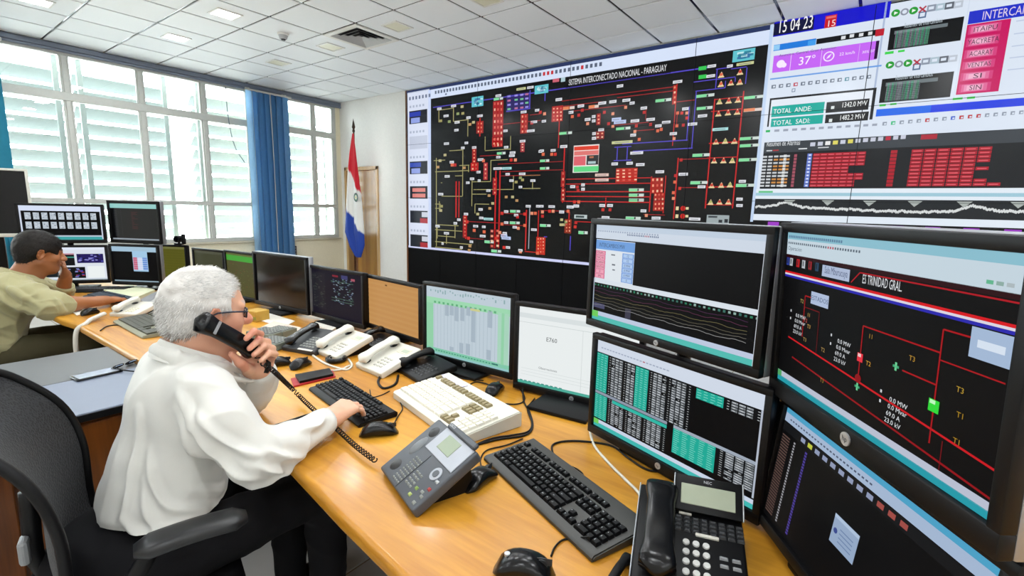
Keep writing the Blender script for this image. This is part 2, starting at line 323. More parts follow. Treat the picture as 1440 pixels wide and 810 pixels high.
blind('teal blue vertical blind at the left edge of the picture', .55, 6, .105, ['3F9DB4', '3890A8'], .42)
b = NB(); tube(b, spline([onx(317, 122, XW+.05), onx(321, 165, XW+.05), onx(330, 205, XW+.06), onx(345, 230, XW+.07)]), .006, 5)
tag(obj('hanging_cord', b, mat('grey_cord', '6E7F8A', .6), smooth=True), 'thin dark cord hanging across the window left of the blue blind', 'cord')
# door in the front wall
d = sempty('door_1', (-7.6125, YW, 0))
b = NB(); box(b, -.4925, -.02, 0, -.43, .14, 2.105, .004, 1); box(b, .43, -.02, 0, .4925, .14, 2.105, .004, 1); box(b, -.4925, -.02, 2.045, .4925, .14, 2.105, .004, 1); obj('frame', b, wood('frame_wood', 'B98A4A', 'D9B47C', .35, 2, 8, .2, .06), d)
b = NB(); box(b, -.24, .01, .006, .428, .05, 2.043, .004, 1); obj('leaf', b, M_door, d)
b = NB(); box(b, -.43, .1, .006, -.25, .135, 2.043, .003, 1); obj('side_leaf', b, wood('dark_leaf_wood', '3A1D0E', '5A2E14', .45, 2, 8, .1, .06), d)
b = NB(); box(b, -.2, -.012, .98, -.17, .01, 1.12, .004, 1); cyl(b, (-.185, -.012, 1.05), (-.185, -.05, 1.05), .009); cyl(b, (-.185, -.045, 1.05), (-.07, -.045, 1.05), .009); obj('handle', b, M_steel, d, True, angle=40)
# flag on its staff
fx, fy = -7.3, 5.2
t = thing('flagpole', 'wooden flagstaff with dark spear finial in front of the door', 'flagpole', (fx, fy, 0))
b = NB(); cyl(b, (0, 0, 0), (0, 0, .05), .16, .13, 24); cyl(b, (0, 0, .05), (0, 0, .09), .05, .03, 16); obj('base', b, M_dark, t, True, angle=40)
b = NB(); cyl(b, (0, 0, .08), (0, 0, 2.66), .014, .014, 12); obj('staff', b, M_edge, t, True, angle=40)
b = NB(); cyl(b, (0, 0, 2.64), (0, 0, 2.68), .022, .022, 12); cyl(b, (0, 0, 2.68), (0, 0, 2.72), .012, .03, 8); cyl(b, (0, 0, 2.72), (0, 0, 2.86), .03, .002, 8); obj('finial', b, mat('dark_bronze', '4A3A2C', .35, .7), t, True, angle=40)
edgeL = [(497, 188), (493, 215), (491, 240), (490, 270), (489, 300), (488, 326), (495, 347), (503, 361)]
edgeR = [(499, 188), (502, 215), (504.5, 240), (507.5, 270), (509.5, 300), (511, 326), (511.8, 345), (507, 362)]
nu, nv = 16, 56
def samp(E, v):
    k = v*(len(E)-1); i = min(int(k), len(E)-2); f = k-i; return (E[i][0]*(1-f)+E[i+1][0]*f, E[i][1]*(1-f)+E[i+1][1]*f)
V = []; C = []
for j in range(nv+1):
    for i in range(nu+1):
        v, u = j/nv, i/nu; l, r = samp(edgeL, v), samp(edgeR, v); p = ony(l[0]*(1-u)+r[0]*u, l[1]*(1-u)+r[1]*u, fy-.03); A = min(1, v*2)
        p.y += -.03*A*math.sin(u*9+v*2.0)-.012*A*math.sin(u*19-v*3)-.02; V.append(p)
        q = (l[1]*(1-u)+r[1]*u)-(u-.5)*38; C.append(s2l('CE1126') if q < 253 else s2l('EDEBE6') if q < 311 else s2l('1B3F9E'))
me = bpy.data.meshes.new('flag'); me.from_pydata(V, [], [(j*(nu+1)+i, j*(nu+1)+i+1, (j+1)*(nu+1)+i+1, (j+1)*(nu+1)+i) for j in range(nv) for i in range(nu)])
a = me.color_attributes.new('Col', 'FLOAT_COLOR', 'POINT'); a.data.foreach_set('color', np.array([(*c, 1) for c in C], 'f').ravel()); me.polygons.foreach_set('use_smooth', [True]*len(me.polygons))
FL = obj('flag', me, attr_mat('flag_cloth', rough=.7, bump=.1, bscale=500)); tag(FL, 'red, white and blue striped flag draped from the wooden staff', 'flag')
so = FL.modifiers.new('thick', 'SOLIDIFY'); so.thickness = .003
c = Canvas(); e0 = ony(500.5, 277.5, fy-.095)
def ring(cx, cz, r0, r1, col, L):
    for k in range(20):
        a0, a1 = 2*math.pi*k/20, 2*math.pi*(k+1)/20; c.poly([(cx+r0*math.cos(a0)*.8, cz+r0*math.sin(a0)), (cx+r1*math.cos(a0)*.8, cz+r1*math.sin(a0)), (cx+r1*math.cos(a1)*.8, cz+r1*math.sin(a1)), (cx+r0*math.cos(a1)*.8, cz+r0*math.sin(a1))], col, L)
ring(0, 0, .058, .075, '3F4A52', 1); ring(0, 0, .04, .056, '3E7A4A', 1); ring(0, 0, 0, .038, 'E9E7E0', 1)
c.poly([(x*.8, z) for x, z in [(.026*(1 if k % 2 == 0 else .42)*math.sin(math.pi*k/5), .026*(1 if k % 2 == 0 else .42)*math.cos(math.pi*k/5)) for k in range(10)]], 'D9C53A', 2)
o = obj('emblem', c.mesh('emblem', .001), PRINT, FL, loc=e0)
# small fittings
t = thing('wall_socket', 'small dark grey data socket strip on the wall under the window', 'socket', (XW+.02, 4.543, .60)); b = NB(); box(b, -.02, -.035, -.1, .03, .035, .08, .006); obj('housing', b, M_dark, t)
for k in range(3): b = NB(); box(b, .028, -.018, -.07+.05*k, .034, .018, -.04+.05*k, .003, 1); obj('port', b, M_grey, t)
# ================================================================== the video wall
DY, DX0, MW, MH, DZ0 = 5.53, -6.33, 1.525, .8445, .72
VW = thing('video_wall', 'huge video wall of seamed screens showing a power grid diagram', 'video wall', (0, DY, 0))
for i in range(5):
    for j in range(3):
        b = NB(); box(b, DX0+MW*i+.001, .006, DZ0+MH*j+.001, DX0+MW*(i+1)-.001, .05-.021, DZ0+MH*(j+1)-.001, .002, 1); obj('screen_module', b, M_blackg, VW)
b = NB(); box(b, DX0-.035, -.004, 0, DX0-.001, .029, 3.262, .003, 1); obj('side_trim', b, M_edge, VW)
b = NB(); box(b, DX0+.004, .02, .0, DX0+10*.7625, .027, DZ0-.002); obj('base_back', b, mat('gap_black', '050505', .8), VW)
for i in range(10):
    b = NB(); box(b, DX0+.7625*i+.003, .0, .02, DX0+.7625*(i+1)-.003, .019, DZ0-.004, .003, 1); obj('base_panel', b, mat('black_base_panel', '060607', .6, spec=.12), VW)
def W(px, py): p = ony(px, py, DY); return p.x, p.z
c = Canvas(); XE = DX0+5*MW; ZT = DZ0+3*MH
def R3(tl, bl, tr, col, L=1):
    a, b_, d_ = W(*tl), W(*bl), W(*tr); c.rect((a[0]+b_[0])/2, b_[1], min(d_[0], XE), a[1], col, L)
def Lb(px, py, w, h, col, L=4):                      # small label box, sizes in photo pixels
    x, z = W(px, py); x1, _ = W(px+w/2, py); x0, _ = W(px-w/2, py); _, za = W(px, py-h/2); _, zb = W(px, py+h/2)
    if x1 < XE: c.rect(x0, zb, x1, za, col, L)
def Ln(a, b_, wpx, col, L=2):
    A, B = W(*a), W(*b_); wpx *= .8; s = W(a[0]+wpx, a[1])[0]-A[0]
    if abs(A[0]-B[0]) > abs(A[1]-B[1]): z = (A[1]+B[1])/2; _, z2 = W(a[0], a[1]-wpx/2); h = max(z2-W(*a)[1], .004); c.rect(min(A[0], B[0]), z-h, max(A[0], B[0]), z+h, col, L)
    else: x = (A[0]+B[0])/2; c.rect(x-s/2, min(A[1], B[1]), x+s/2, max(A[1], B[1]), col, L)
RED, DRD, PUR, YEL, GRN, WHT, GRY, CYA, LAV = 'C02020', '7E1A1C', '5448C4', 'A49E68', '5FD07F', 'E6E6EC', '9EA2A8', '4FB3C4', 'D9DFF2'
c.rect(DX0, DZ0, XE, ZT, '0B0C0D', 0)
# left column of small windows
xl = W(604, 138)[0]; zb = W(575, 348)[1]
c.rect(DX0+.02, DZ0+.02, xl, ZT-.03, 'D5DCEE', 1)
rnd = random.Random(4)
for k, (col, n) in enumerate((('2D3FA8', 0), ('C9CDD8', 1), ('3A4FAE', 0), ('B04850', 2), ('23262C', 3), ('202329', 4))):
    z1 = ZT-.32-.395*k; c.rect(DX0+.06, z1-.2, xl-.05, z1, 'BFC6D8' if n == 1 else '23262E', 2)
    if n == 0: c.rect(DX0+.06, z1-.09, xl-.2, z1-.02, col, 3); c.rect(DX0+.1, z1-.19, xl-.22, z1-.11, '8FA0E0', 3)
    if n == 2: c.rect(DX0+.12, z1-.09, xl-.1, z1-.03, 'D88078', 3); c.rect(DX0+.12, z1-.18, xl-.1, z1-.12, 'D88078', 3)
    if n > 2: c.rect(DX0+.3, z1-.2, xl-.05, z1-.12, 'A83038', 3); c.rect(DX0+.34, z1-.1, xl-.05, z1-.02, 'C9CEDA', 3)
    for q in range(5): c.rect(DX0+.07+.075*q, z1+.05, DX0+.11+.075*q, z1+.085, 'A9B2C6', 3)
for q in range(7): c.rect(DX0+.06+.075*q, ZT-.15, DX0+.1+.075*q, ZT-.1, '6E7890', 3)
# top tool band
xr = W(1087, 40)[0]; zt0 = W(640, 133.5)[1]
c.rect(xl+.03, zt0, xr-.02, ZT-.045, 'D2DEF4', 1); c.rect(DX0, ZT-.045, xr, ZT, '27345C', 1)
for q in range(46):
    x = xl+.12+.062*q; c.rect(x, zt0+.06, x+.036, zt0+.105, 'C03038' if q in (32, 33, 34, 41) else '5A6478', 3)
c.rect(xl+.34, zt0+.02, xl+.375, zt0+.045, '6E7890', 3)
c.rect(DX0+.01, DZ0+.015, xr-.06, DZ0+.05, 'C9CDF0', 1); c.rect(xl-.03, DZ0+.05, xl+.03, ZT-.045, 'C4D2F2', 1)
# title
x, z = W(800, 110.5); x2, _ = W(938, 89); c.rect(x-.04, zt0-.135, x2+.05, zt0+.0, '0B0C0D', 2); c.text('SISTEMA INTERCONECTADO NACIONAL - PARAGUAY', x, zt0-.105, .072, 'E4E6EA', 3, width=x2-x)
Lb(782, 113, 9, 5, 'C86070'); Lb(792, 112, 6, 6, 'A9C4CC')
# purple lines
for a, b_ in (((609, 146), (1006, 101)), ((875, 201.3), (967, 198.3)), ((890, 212), (974, 209)), ((968, 150), (967, 198)), ((978, 128), (974, 209)), ((978, 128), (1019, 124)), ((975, 115), (1007, 112)), ((1008, 97), (1007, 124)), ((1050, 95), (1049, 118)), ((1007, 97), (1028, 95)), ((1028, 96), (1050, 95)), ((1007, 111), (1034, 109)), ((1034, 109), (1034, 115)), ((767, 131), (766, 142)), ((712, 157), (746, 152)), ((745.5, 127), (745, 152)), ((769.5, 333), (765, 333)), ((804, 332), (800, 352)), ((864, 207), (888, 206)), ((863, 226), (888, 225)), ((868, 206), (868, 226)), ((882, 206), (882, 226)), ((1019, 114), (1021, 124))): Ln(a, b_, 1.5, PUR)
R3((712, 134), (712, 158), (746, 129), '2A2260', 1)
for px in (716, 726, 734, 741):
    for k in range(4): Lb(px, 136+6*k-(px-712)*.12, 4.5, 2.6, ['8E86D8', 'B86A90', '9C90E0', '6FBF8C'][(k+px) % 4])
# cyan boxes
for tl, bl, tr in (((663.5, 137), (663.5, 151), (680, 135)), ((752, 121), (752, 133), (771.5, 117.5)), ((1031, 72), (1030, 88), (1062.5, 67))):
    R3(tl, bl, tr, '5FBFCB', 3); a, d_ = W(*bl), W(tr[0], tr[1]); zt = W(*tl)[1]
    for q in range(14):
        x = a[0]+.03+(d_[0]-a[0]-.1)*rnd.random(); z = a[1]+.02+(zt-a[1]-.06)*rnd.random(); c.rect(x, z, x+.06, z+.022, rnd.choice(['2F7F96', 'BFE8EC', '3A6FA0']), 4)
# yellow-grey lines
for a, b_ in (((617.5, 154), (617, 172)), ((638, 151), (637.5, 171)), ((617, 154), (638, 153)), ((638, 170), (659, 169)), ((658, 167), (658, 192)), ((614.5, 222), (613, 346)), ((651, 209), (650.5, 276)), ((682.5, 192), (682, 211)), ((718, 191), (718, 211)), ((682, 211), (718, 210.5)), ((690.5, 225), (690, 255)), ((690, 225), (714, 225)), ((664, 255.5), (690, 255.5)), ((664, 252), (663.5, 290)), ((666, 266.5), (721, 266.5)), ((664, 273), (684, 273)), ((621, 276), (650, 276)), ((622, 256), (620, 258)), ((612, 341), (664, 342.5)), ((612, 348), (650, 350)), ((615, 316), (645, 317.5)), ((612, 323), (650, 325)), ((615, 318), (615, 335)), ((640, 316), (640, 335)), ((628, 330), (628, 343)), ((616, 332), (640, 333)), ((668, 287), (668, 300)), ((668, 287), (688, 287)), ((735, 247), (760, 246)), ((722, 247), (722, 267)), ((735, 265), (760, 265)), ((749, 254), (749, 266)), ((612, 287), (620, 287)), ((612, 293), (620, 293)), ((618, 283), (618, 296)), ((646, 233), (660, 232)), ((646, 240), (660, 240)), ((659, 232), (659, 242)), ((612, 241), (650, 241)), ((640, 247), (651, 247.5)), ((632, 212), (650, 211)), ((610, 226), (626, 225))): Ln(a, b_, 1.2, YEL)
for px, py in ((650, 150), (644, 160), (651, 159.5), (620, 170), (632, 171), (661, 175), (666, 172), (616, 235), (619, 226), (626, 218), (653, 236), (661, 346), (660, 352), (621, 290), (620, 296), (688, 275), (712, 277), (721, 277), (727, 282), (693, 286), (689, 293), (672, 301), (735, 253), (726, 256), (732, 250), (796, 312), (790, 309), (789, 316), (793, 316)): Lb(px, py, 4, 3.6, rnd.choice(['A09A60', 'B8B080', '8A9A60', 'B89060']))
# red lines
for a, b_, w in (((697, 240), (696, 349), 2.2), ((702.5, 240), (702, 349), 2.2), ((642, 255), (641, 306), 2.2), ((646, 255), (645, 306), 1.6), ((655, 302), (655, 336), 2), ((667, 209), (666, 240), 3), ((793, 208), (792, 285), 2), ((786, 165), (786, 208), 1.5), ((740, 295), (739.3, 352), 2), ((757, 296), (757, 335), 1.5), ((915.5, 248), (914, 298), 2), ((951, 118), (947, 205), 1.5), ((1005, 139), (992, 293), 2.2), ((1045, 128), (1031, 293), 2.2), ((953, 222), (948, 308), 2), ((936, 247), (933, 300), 1.6), ((800, 298), (800, 326), 2), ((796, 252), (915, 250), 1.4), ((796, 259), (915, 257.5), 1.4), ((796, 270.5), (915, 268.5), 1.6), ((796, 277), (915, 275.8), 1.6), ((792, 284), (915, 283.5), 1.6), ((792, 239), (735, 240), 1), ((766, 228), (792, 227), 1), ((700, 230), (760, 229), 1), ((706, 241), (760, 240.5), 1), ((704, 247), (760, 246.5), 1), ((675, 219), (702, 218.5), 1.2), ((790, 141), (952, 123), 1.2), ((868, 134), (950, 131), 1.2), ((790, 148), (846, 145), 1), ((800, 155), (880, 150), 1), ((865, 175), (912, 173), 1), ((895, 184), (920, 182), 1), ((951, 143), (977, 141), 1), ((656, 312), (702, 313), 1.2), ((704, 300), (738, 301), 1), ((704, 316), (738, 317), 1), ((760, 296), (800, 297), 1.2), ((810, 312), (832, 312), 1.4), ((905, 302), (935, 302), 1), ((955, 224), (998, 223), 1.2), ((955, 264), (992, 263.5), 1), ((700, 164), (700, 146), 1.2), ((736, 160), (735, 187), 2), ((675, 166), (675, 192), 2), ((745, 162), (760, 160), 1), ((700, 173), (760, 172), 1), ((1005, 139), (1045, 137), 1.4), ((1000, 157), (1043, 153), 1.4), ((997, 201), (1040, 200), 2), ((994, 222), (1038, 221), 1.4), ((993, 263), (1034, 262.5), 2), ((991, 288), (1032, 288), 1.4), ((948, 176), (956, 160), 1.2), ((905, 152), (912, 168), 1), ((738, 354), (760, 355), 1.5), ((852, 278), (851.5, 292), 1.5), ((656, 335), (680, 336), 1)): Ln(a, b_, w, RED if w > 1.3 else 'A02024')
Ln((744.5, 292), (744, 350), 1.5, '9AA0A8')
# blocks of red cells
def cells(px, py, nx, ny, dx, dy, base='9A1C1E', cell='E08868', pad=3):
    R3((px-pad, py-pad), (px-pad, py+(ny-1)*dy+pad), (px+(nx-1)*dx+pad, py-pad-(nx-1)*dx*.06), base, 2)
    for i in range(nx):
        for j in range(ny): Lb(px+i*dx, py+j*dy-i*dx*.05, dx*.42, dy*.42, rnd.choice([cell, 'F0A080', 'E8C0A0', 'D06050']), 5)
cells(696, 146, 3, 8, 4.6, 8.3, 'A0161A', 'E07060'); cells(673, 174, 2, 3, 4, 5.5, 'A0201E'); cells(735, 164, 2, 4, 4.6, 7, 'A0201E'); cells(667, 212, 1, 4, 5, 5); cells(665, 232, 2, 2, 5, 5.5, 'B82020'); cells(695, 196, 2, 2, 5, 6, 'B02828', 'E08080')
cells(779, 153, 3, 4, 5, 5.2, 'A81A1A', 'F0A888'); cells(869, 240, 4, 4, 8.3, 4.6, 'B42418', 'F8D0A8'); cells(654, 306, 1, 6, 5, 5); cells(692, 325, 2, 4, 8, 7, '4A1214', 'E08070'); cells(891.5+27, 253, 3, 3, 6, 8, 'A02018', 'F0A080'); cells(922, 274, 3, 4, 5, 6.5, 'A02018', 'F0A080')
cells(757, 336, 3, 5, 3.6, 4.6, 'C02818', 'F0B060'); cells(842, 163, 1, 3, 6, 5); cells(841, 188, 2, 2, 6, 5, '8A1A1C'); cells(696, 253, 1, 4, 4, 6, 'A02028'); cells(735, 203, 1, 3, 5, 4, 'A03038'); cells(683, 232, 1, 4, 5, 6, 'A83038'); cells(949, 123, 1, 4, 6, 7, 'A82018'); cells(797, 311, 2, 4, 4, 4.6, '8A2A18'); cells(792, 244, 1, 3, 5, 8, '9A2020'); cells(792, 268, 1, 3, 5, 6, '9A2020')
for px, py in ((805, 164), (826.5, 174), (814, 162), (819, 155), (850, 158), (862, 160), (880, 151), (906, 158), (915, 175), (895, 177), (893, 185), (899, 196), (856, 174), (862, 178), (812, 263), (813, 268), (808, 284), (814, 284), (848, 295), (858, 295), (909, 303), (763, 298), (773, 297), (778, 297), (763, 304), (799, 297), (810, 313), (809, 319), (764, 217), (776, 217), (781, 217), (748, 300), (753, 300), (738, 301), (738, 317), (728, 305), (729, 321), (709, 348), (681, 326), (667, 324), (706, 300), (706, 315), (698, 335), (703, 327), (657, 312), (659, 335), (707, 331), (719, 225), (725, 225), (680, 226), (636, 232), (640, 232), (953, 159), (959, 159), (966, 159), (966, 166), (952, 177), (961, 176), (930, 182), (925, 184), (948, 195), (958, 225), (956, 265), (950, 247), (949, 256), (947, 271), (947, 279), (760, 158), (766, 160), (748, 173), (732, 354), (756, 356)): Lb(px, py, 4, 4.2, rnd.choice(['C83028', 'D86848', 'E09070', 'B82828']))
for px, py in ((960.5, 293), (960, 304)): x, z = W(px, py); c.disc(x, z, .028, 'C02018', 4); Lb(px-8, py, 4, 5, 'E0D0A0'); Lb(px+6, py, 4, 3.5, 'D8D0A0')
# labels
G = 'g'
LBL = [(618, 153, 6), (638, 149, 7), (627.5, 163, 7), (659, 165.5, 6), (675, 163, 8), (643, 172, 7), (642, 183, 6), (701, 134.5, 8), (736.5, 157.5, 8), (751, 171.5, 9), (711, 184, 6), (746.5, 184, 11), (755.5, 155, 6), (701, 139, 13, G), (733, 125, 13, 'y'), (746, 123, 9), (628, 202, 7), (656, 201, 5), (651, 208, 5), (667, 207.5, 6), (635.5, 228, 6), (676, 224.5, 8), (705, 215.5, 12, G), (721, 214.7, 8), (720, 219, 8), (701, 221, 6), (700, 237, 12), (713, 236.7, 13, 'c'), (673, 242, 6), (714, 245, 6), (734.5, 244.5, 9), (629, 248, 7), (664, 251.5, 6), (658, 257, 5), (674, 254, 4), (687, 268, 6), (620, 273, 7), (749.5, 254, 7), (732, 263, 5), (719.5, 254, 6), (735, 198.5, 8), (712, 207, 6), (760, 213, 5), (655.5, 301, 6), (645.5, 309, 5), (640.5, 314, 5), (615.5, 318, 6), (628, 328, 7), (676, 294.5, 6), (677, 306.5, 6), (687, 308, 13, 'c'), (712, 297.5, 6), (724.5, 297, 14, G), (726, 302.5, 6), (712, 313, 6), (724, 313.3, 14, G), (724, 319.5, 6), (669, 318, 7), (680.5, 319, 5), (679, 332, 8), (688, 340, 13, G), (709, 331.7, 9, 'b'), (712, 334.7, 13, 'b'), (663, 340, 5), (698, 353, 14, G), (732, 352, 6), (714.5, 348, 6), (743, 290, 7), (757, 290, 6), (751, 323, 8), (649, 348, 4), (622.5, 342.5, 3), (786, 140, 9), (872, 121, 9), (847, 145, 11), (862, 143, 10), (881, 141, 11), (889, 145, 7), (817, 149, 9), (800, 152, 16, 'o'), (835, 150, 14, 'o'), (765, 170.5, 6), (803, 158, 7), (826.5, 168, 8), (835, 164, 5), (835, 170, 5), (867, 168, 13, 'b'), (872, 171.5, 17, 'b'), (893, 170, 12), (905.5, 152, 9), (915, 168, 12), (845.5, 182.5, 8), (876.5, 180.5, 20, G), (795.5, 187, 18, G), (835.5, 188, 5), (835.5, 194.5, 6), (890.5, 190, 8), (793, 206, 10), (778, 211.5, 7), (762, 212, 6), (875, 200, 29, 'y'), (895.5, 215, 18), (900.5, 231.5, 12), (864.5, 230.5, 9), (885.5, 229.5, 9), (766, 226, 13, G), (766, 236.7, 13, G), (846.5, 246, 19, 'p'), (846.5, 253, 19, 'p'), (805.5, 262.5, 7), (820, 260, 5), (820, 266, 5), (895, 267, 21, G), (895, 274.3, 21, G), (895, 281.3, 21, G), (847, 289, 8), (858, 289, 8), (776, 290.5, 9), (802, 291, 10), (810.5, 289.7, 8), (905, 296.5, 8), (816.7, 304.7, 18, 'h'), (851.7, 306, 11), (890.5, 306.7, 21, G), (767, 317, 15, G), (790, 298, 7), (762, 290, 5), (820, 327, 13, G), (919, 306.7, 5), (933, 141, 22, G), (953, 115, 13), (988, 96, 11, 'G'), (1001, 93, 12), (988, 108, 11, 'G'), (999.5, 107, 12), (992, 134.5, 25, G), (1060, 136.7, 27, G), (1048, 89.5, 24, 'y'), (1026.5, 93, 8), (964, 153, 9), (991, 152, 22, G), (988, 163, 13), (974, 174.5, 13), (937, 172, 12), (926, 177, 9), (947, 188, 10), (1013, 181.7, 22, 'c'), (1059, 154.5, 26, 'o'), (1054, 194.5, 27, G), (1054, 204.5, 27, G), (986, 218, 24, G), (1052, 224.5, 26, G), (928, 241.6, 12), (961, 245, 13), (983, 256.7, 24, G), (986.7, 262.7, 11), (1048, 260.5, 26, G), (1044, 255, 10), (1040, 280, 9), (1040, 289, 9), (977, 308, 16), (924.5, 306.7, 9), (710, 328, 6)]
for L_ in LBL:
    px, py, w = L_[:3]; k = L_[3] if len(L_) > 3 else ''; h = 3.4 if px < 780 else 4.0
    if k == G: Lb(px, py, w, h, 'C9D6D0'); Lb(px-w*.22, py+w*.02, w*.56, h, '7FD89A', 5); Lb(px+w*.12, py, w*.1, h*.8, '2A3A34', 6)
    elif k == 'G': Lb(px, py, w, h+1.5, '35C050')
    elif k == 'o': Lb(px, py, w, h, 'D8C8C0'); Lb(px-w*.2, py, w*.6, h, 'E08050', 5)
    elif k == 'h': Lb(px, py, w, h+1.4, 'B8C4C4'); Lb(px-1, py, w*.66, h-1, '39484A', 5)
    else: Lb(px, py, w, h+(1 if k == 'b' else 0), {'y': 'C4C890', 'c': 'A8DCDC', 'b': 'B4C4E8', 'p': 'E0C0B4'}.get(k, 'DADCE2')); Lb(px-.4, py+.2, w*.7, .9, '7A7E86', 6)
# transformer triangles on the right-hand buses
def tri(px, py, col='E8C8A0'):
    x, z = W(px, py); c.poly([(x-.026, z-.022), (x+.026, z-.022), (x, z+.03)], col, 5); c.rect(x-.03, z-.03, x+.03, z-.02, 'E0D098', 5); c.rect(x-.014, z-.012, x+.014, z+.014, rnd.choice(['C03828', 'D86040', 'A8B060']), 6)
for row in (((1014.5, 105), (1041, 101)), ((1014, 118), (1028, 116), (1040.5, 115)), ((1012, 142.5), (1025, 141.3), (1038, 140)), ((1010.5, 159.5), (1024, 158), (1037, 157)), ((1007, 199), (1020, 198), (1033, 198)), ((1004.5, 225.6), (1017.6, 225.4), (1030, 225.2)), ((1001, 260.5), (1014.5, 260), (1026.7, 259.4)), ((999.5, 284), (1012, 283.5), (1024.5, 283.4))):
    for p in row: tri(*p)
# red status table
R3((806.5, 205), (806, 243), (843, 203.5), 'E8E0DC', 3); R3((807.5, 206.5), (807.5, 212), (842, 205), 'D83820', 4); R3((807.5, 213), (807.5, 219), (842, 212), 'D8706C', 4); R3((807, 220), (807, 233), (824, 219.5), 'D8606A', 4); R3((825, 218.5), (825, 232), (842, 217.5), '2A2C30', 4); R3((827, 227), (827, 230.5), (838, 226.5), 'A8C0C4', 5); R3((807, 234.5), (807, 242), (842, 234), '5CD080', 4); R3((829, 219.8), (829, 222.5), (835, 219.6), 'B06848', 5)
R3((994, 302), (993.5, 314), (1026, 301), '9AA6A8', 3); R3((996, 303.4), (996, 306), (1009, 303), '3A4248', 4); R3((1011, 309), (1010, 313), (1016, 308), '2A2E34', 4); R3((1019, 308), (1018.5, 313), (1024, 307.5), '2A2E34', 4)
# right-hand block of office windows
LG = 'D6E0EE'; xL = W(1087, 40)[0]; zA = W(1063, 312)[1]
c.rect(xL-.02, zA, XE, ZT-.01, LG, 1); c.line(xL-.01, zA-.0, xL-.01, ZT, .03, 'BCD0EC', 2)
R3((1088, 32), (1088, 52), (1254, -2), '1414C8', 2); R3((1088, 34), (1088, 50.5), (1146, 21), '0C1038', 3)
x, z = W(1093, 46); x2, _ = W(1142, 38); c.text('15 04 23', x, W(1093, 47)[1], .115, 'F2F2F2', 4, width=x2-x)
R3((1160, 23), (1160, 40), (1177.5, 20), 'C01822', 4); x, z = W(1168.5, 33); c.text('15', x, z-.025, .055, 'F4D8D8', 5, center=True); R3((1162, 24), (1162, 27), (1176, 22), 'E06A6A', 5)
R3((1088, 63.5), (1088, 72), (1148, 54), '1E78D8', 3); R3((1088, 64), (1088, 71), (1097, 62.8), '8FC8F0', 4); R3((1136, 57.5), (1136, 65), (1148, 55), '3F9AE8', 4); R3((1148, 55), (1148, 62.5), (1244, 40), '101214', 3); R3((1231, 42), (1231, 51.5), (1244, 39), 'B8182C', 4)
for px, py in ((1186, 53), (1198, 50.5), (1211, 49), (1224, 47)): Lb(px, py, 6, 4.5, 'D8DCE0', 5)
R3((1087, 79), (1087, 102.5), (1236, 57), 'C264F0', 3); R3((1231, 58), (1230, 83), (1237, 56.5), '2A0A38', 4)
for px in (1112, 1155, 1208): R3((px, 75-(px-1112)*.13), (px-1, 100-(px-1112)*.12), (px+1.6, 74.6-(px-1112)*.13), 'F0E0F8', 4)
x, z = W(1098, 90); c.disc(x, z, .036, 'F2E6FA', 5); c.disc(x+.03, z-.015, .022, 'F2E6FA', 5)
x, z = W(1122, 90.5); c.text('37°', x, z-.01, .075, 'F8F0FC', 5)
x, z = W(1165.5, 79.5); c.disc(x, z, .044, 'F0E0FA', 5, 20); c.disc(x, z, .034, 'C264F0', 6, 20); c.poly([(x-.018, z-.02), (x+.006, z-.01), (x+.022, z+.022), (x-.004, z+.005)], 'F4E8FC', 7)
x, z = W(1180, 78.5); c.text('22 km/h', x, z, .026, 'F4E8FC', 5); x, z = W(1212, 75.5); c.text('30% 07', x, z, .022, 'F4E8FC', 5)
x, z = W(1096, 75.5); c.text('Asuncion, Central, Gran Asuncion', x, z-.03, .024, '5A6478', 5)
R3((1083, 110.5), (1083, 112.5), (1240, 90), '6A9CE0', 3)
for q in range(14): px = 1088+10.3*q; Lb(px, 122-1.02*q*1.05, 6, 5, 'C05060' if q == 3 else '5A90A0' if q == 10 else '6A7484', 4); Lb(px+.6, 122-1.07*q, 3, 2.4, LG, 5)
Lb(1116, 127, 5, 5, '7A88A0', 4); Lb(1116, 127, 3, 3, LG, 5)
R3((1082.5, 138.5), (1079, 178.5), (1233, 123.5), '17191C', 3); R3((1084.5, 141), (1081.5, 178.5), (1228, 127.5), 'DFE6F0', 4)
R3((1085.5, 150), (1085, 165), (1160, 143.5), '16A79B', 5); R3((1085, 167), (1083.5, 178.8), (1158, 161.5), '16A79B', 5); R3((1162, 144), (1161.5, 159), (1223, 138.5), '17191C', 5); R3((1161, 161.5), (1160, 173.5), (1222, 157), '17191C', 5)
for s, px, py, px2 in (('TOTAL  ANDE:', 1087.5, 160.3, 1141), ('TOTAL  SADI:', 1086.5, 176.5, 1139), ('1342.0 MW', 1183, 151.3, 1219.5), ('1482.2 MW', 1180, 169.3, 1216)):
    x, z = W(px, py); c.text(s, x, z, .045, 'F0F4F4', 6, width=W(px2, py-6)[0]-x)
Lb(1171, 151.5, 4.5, 4.5, 'DDE4E4', 6); Lb(1168, 169.5, 4.5, 4.5, 'DDE4E4', 6)
for q in range(13): Lb(1080+12.5*q, 184.5-.75*q, 7 if q else 6, 3.2, '30B060' if q < 1 else '98A0B0', 4)
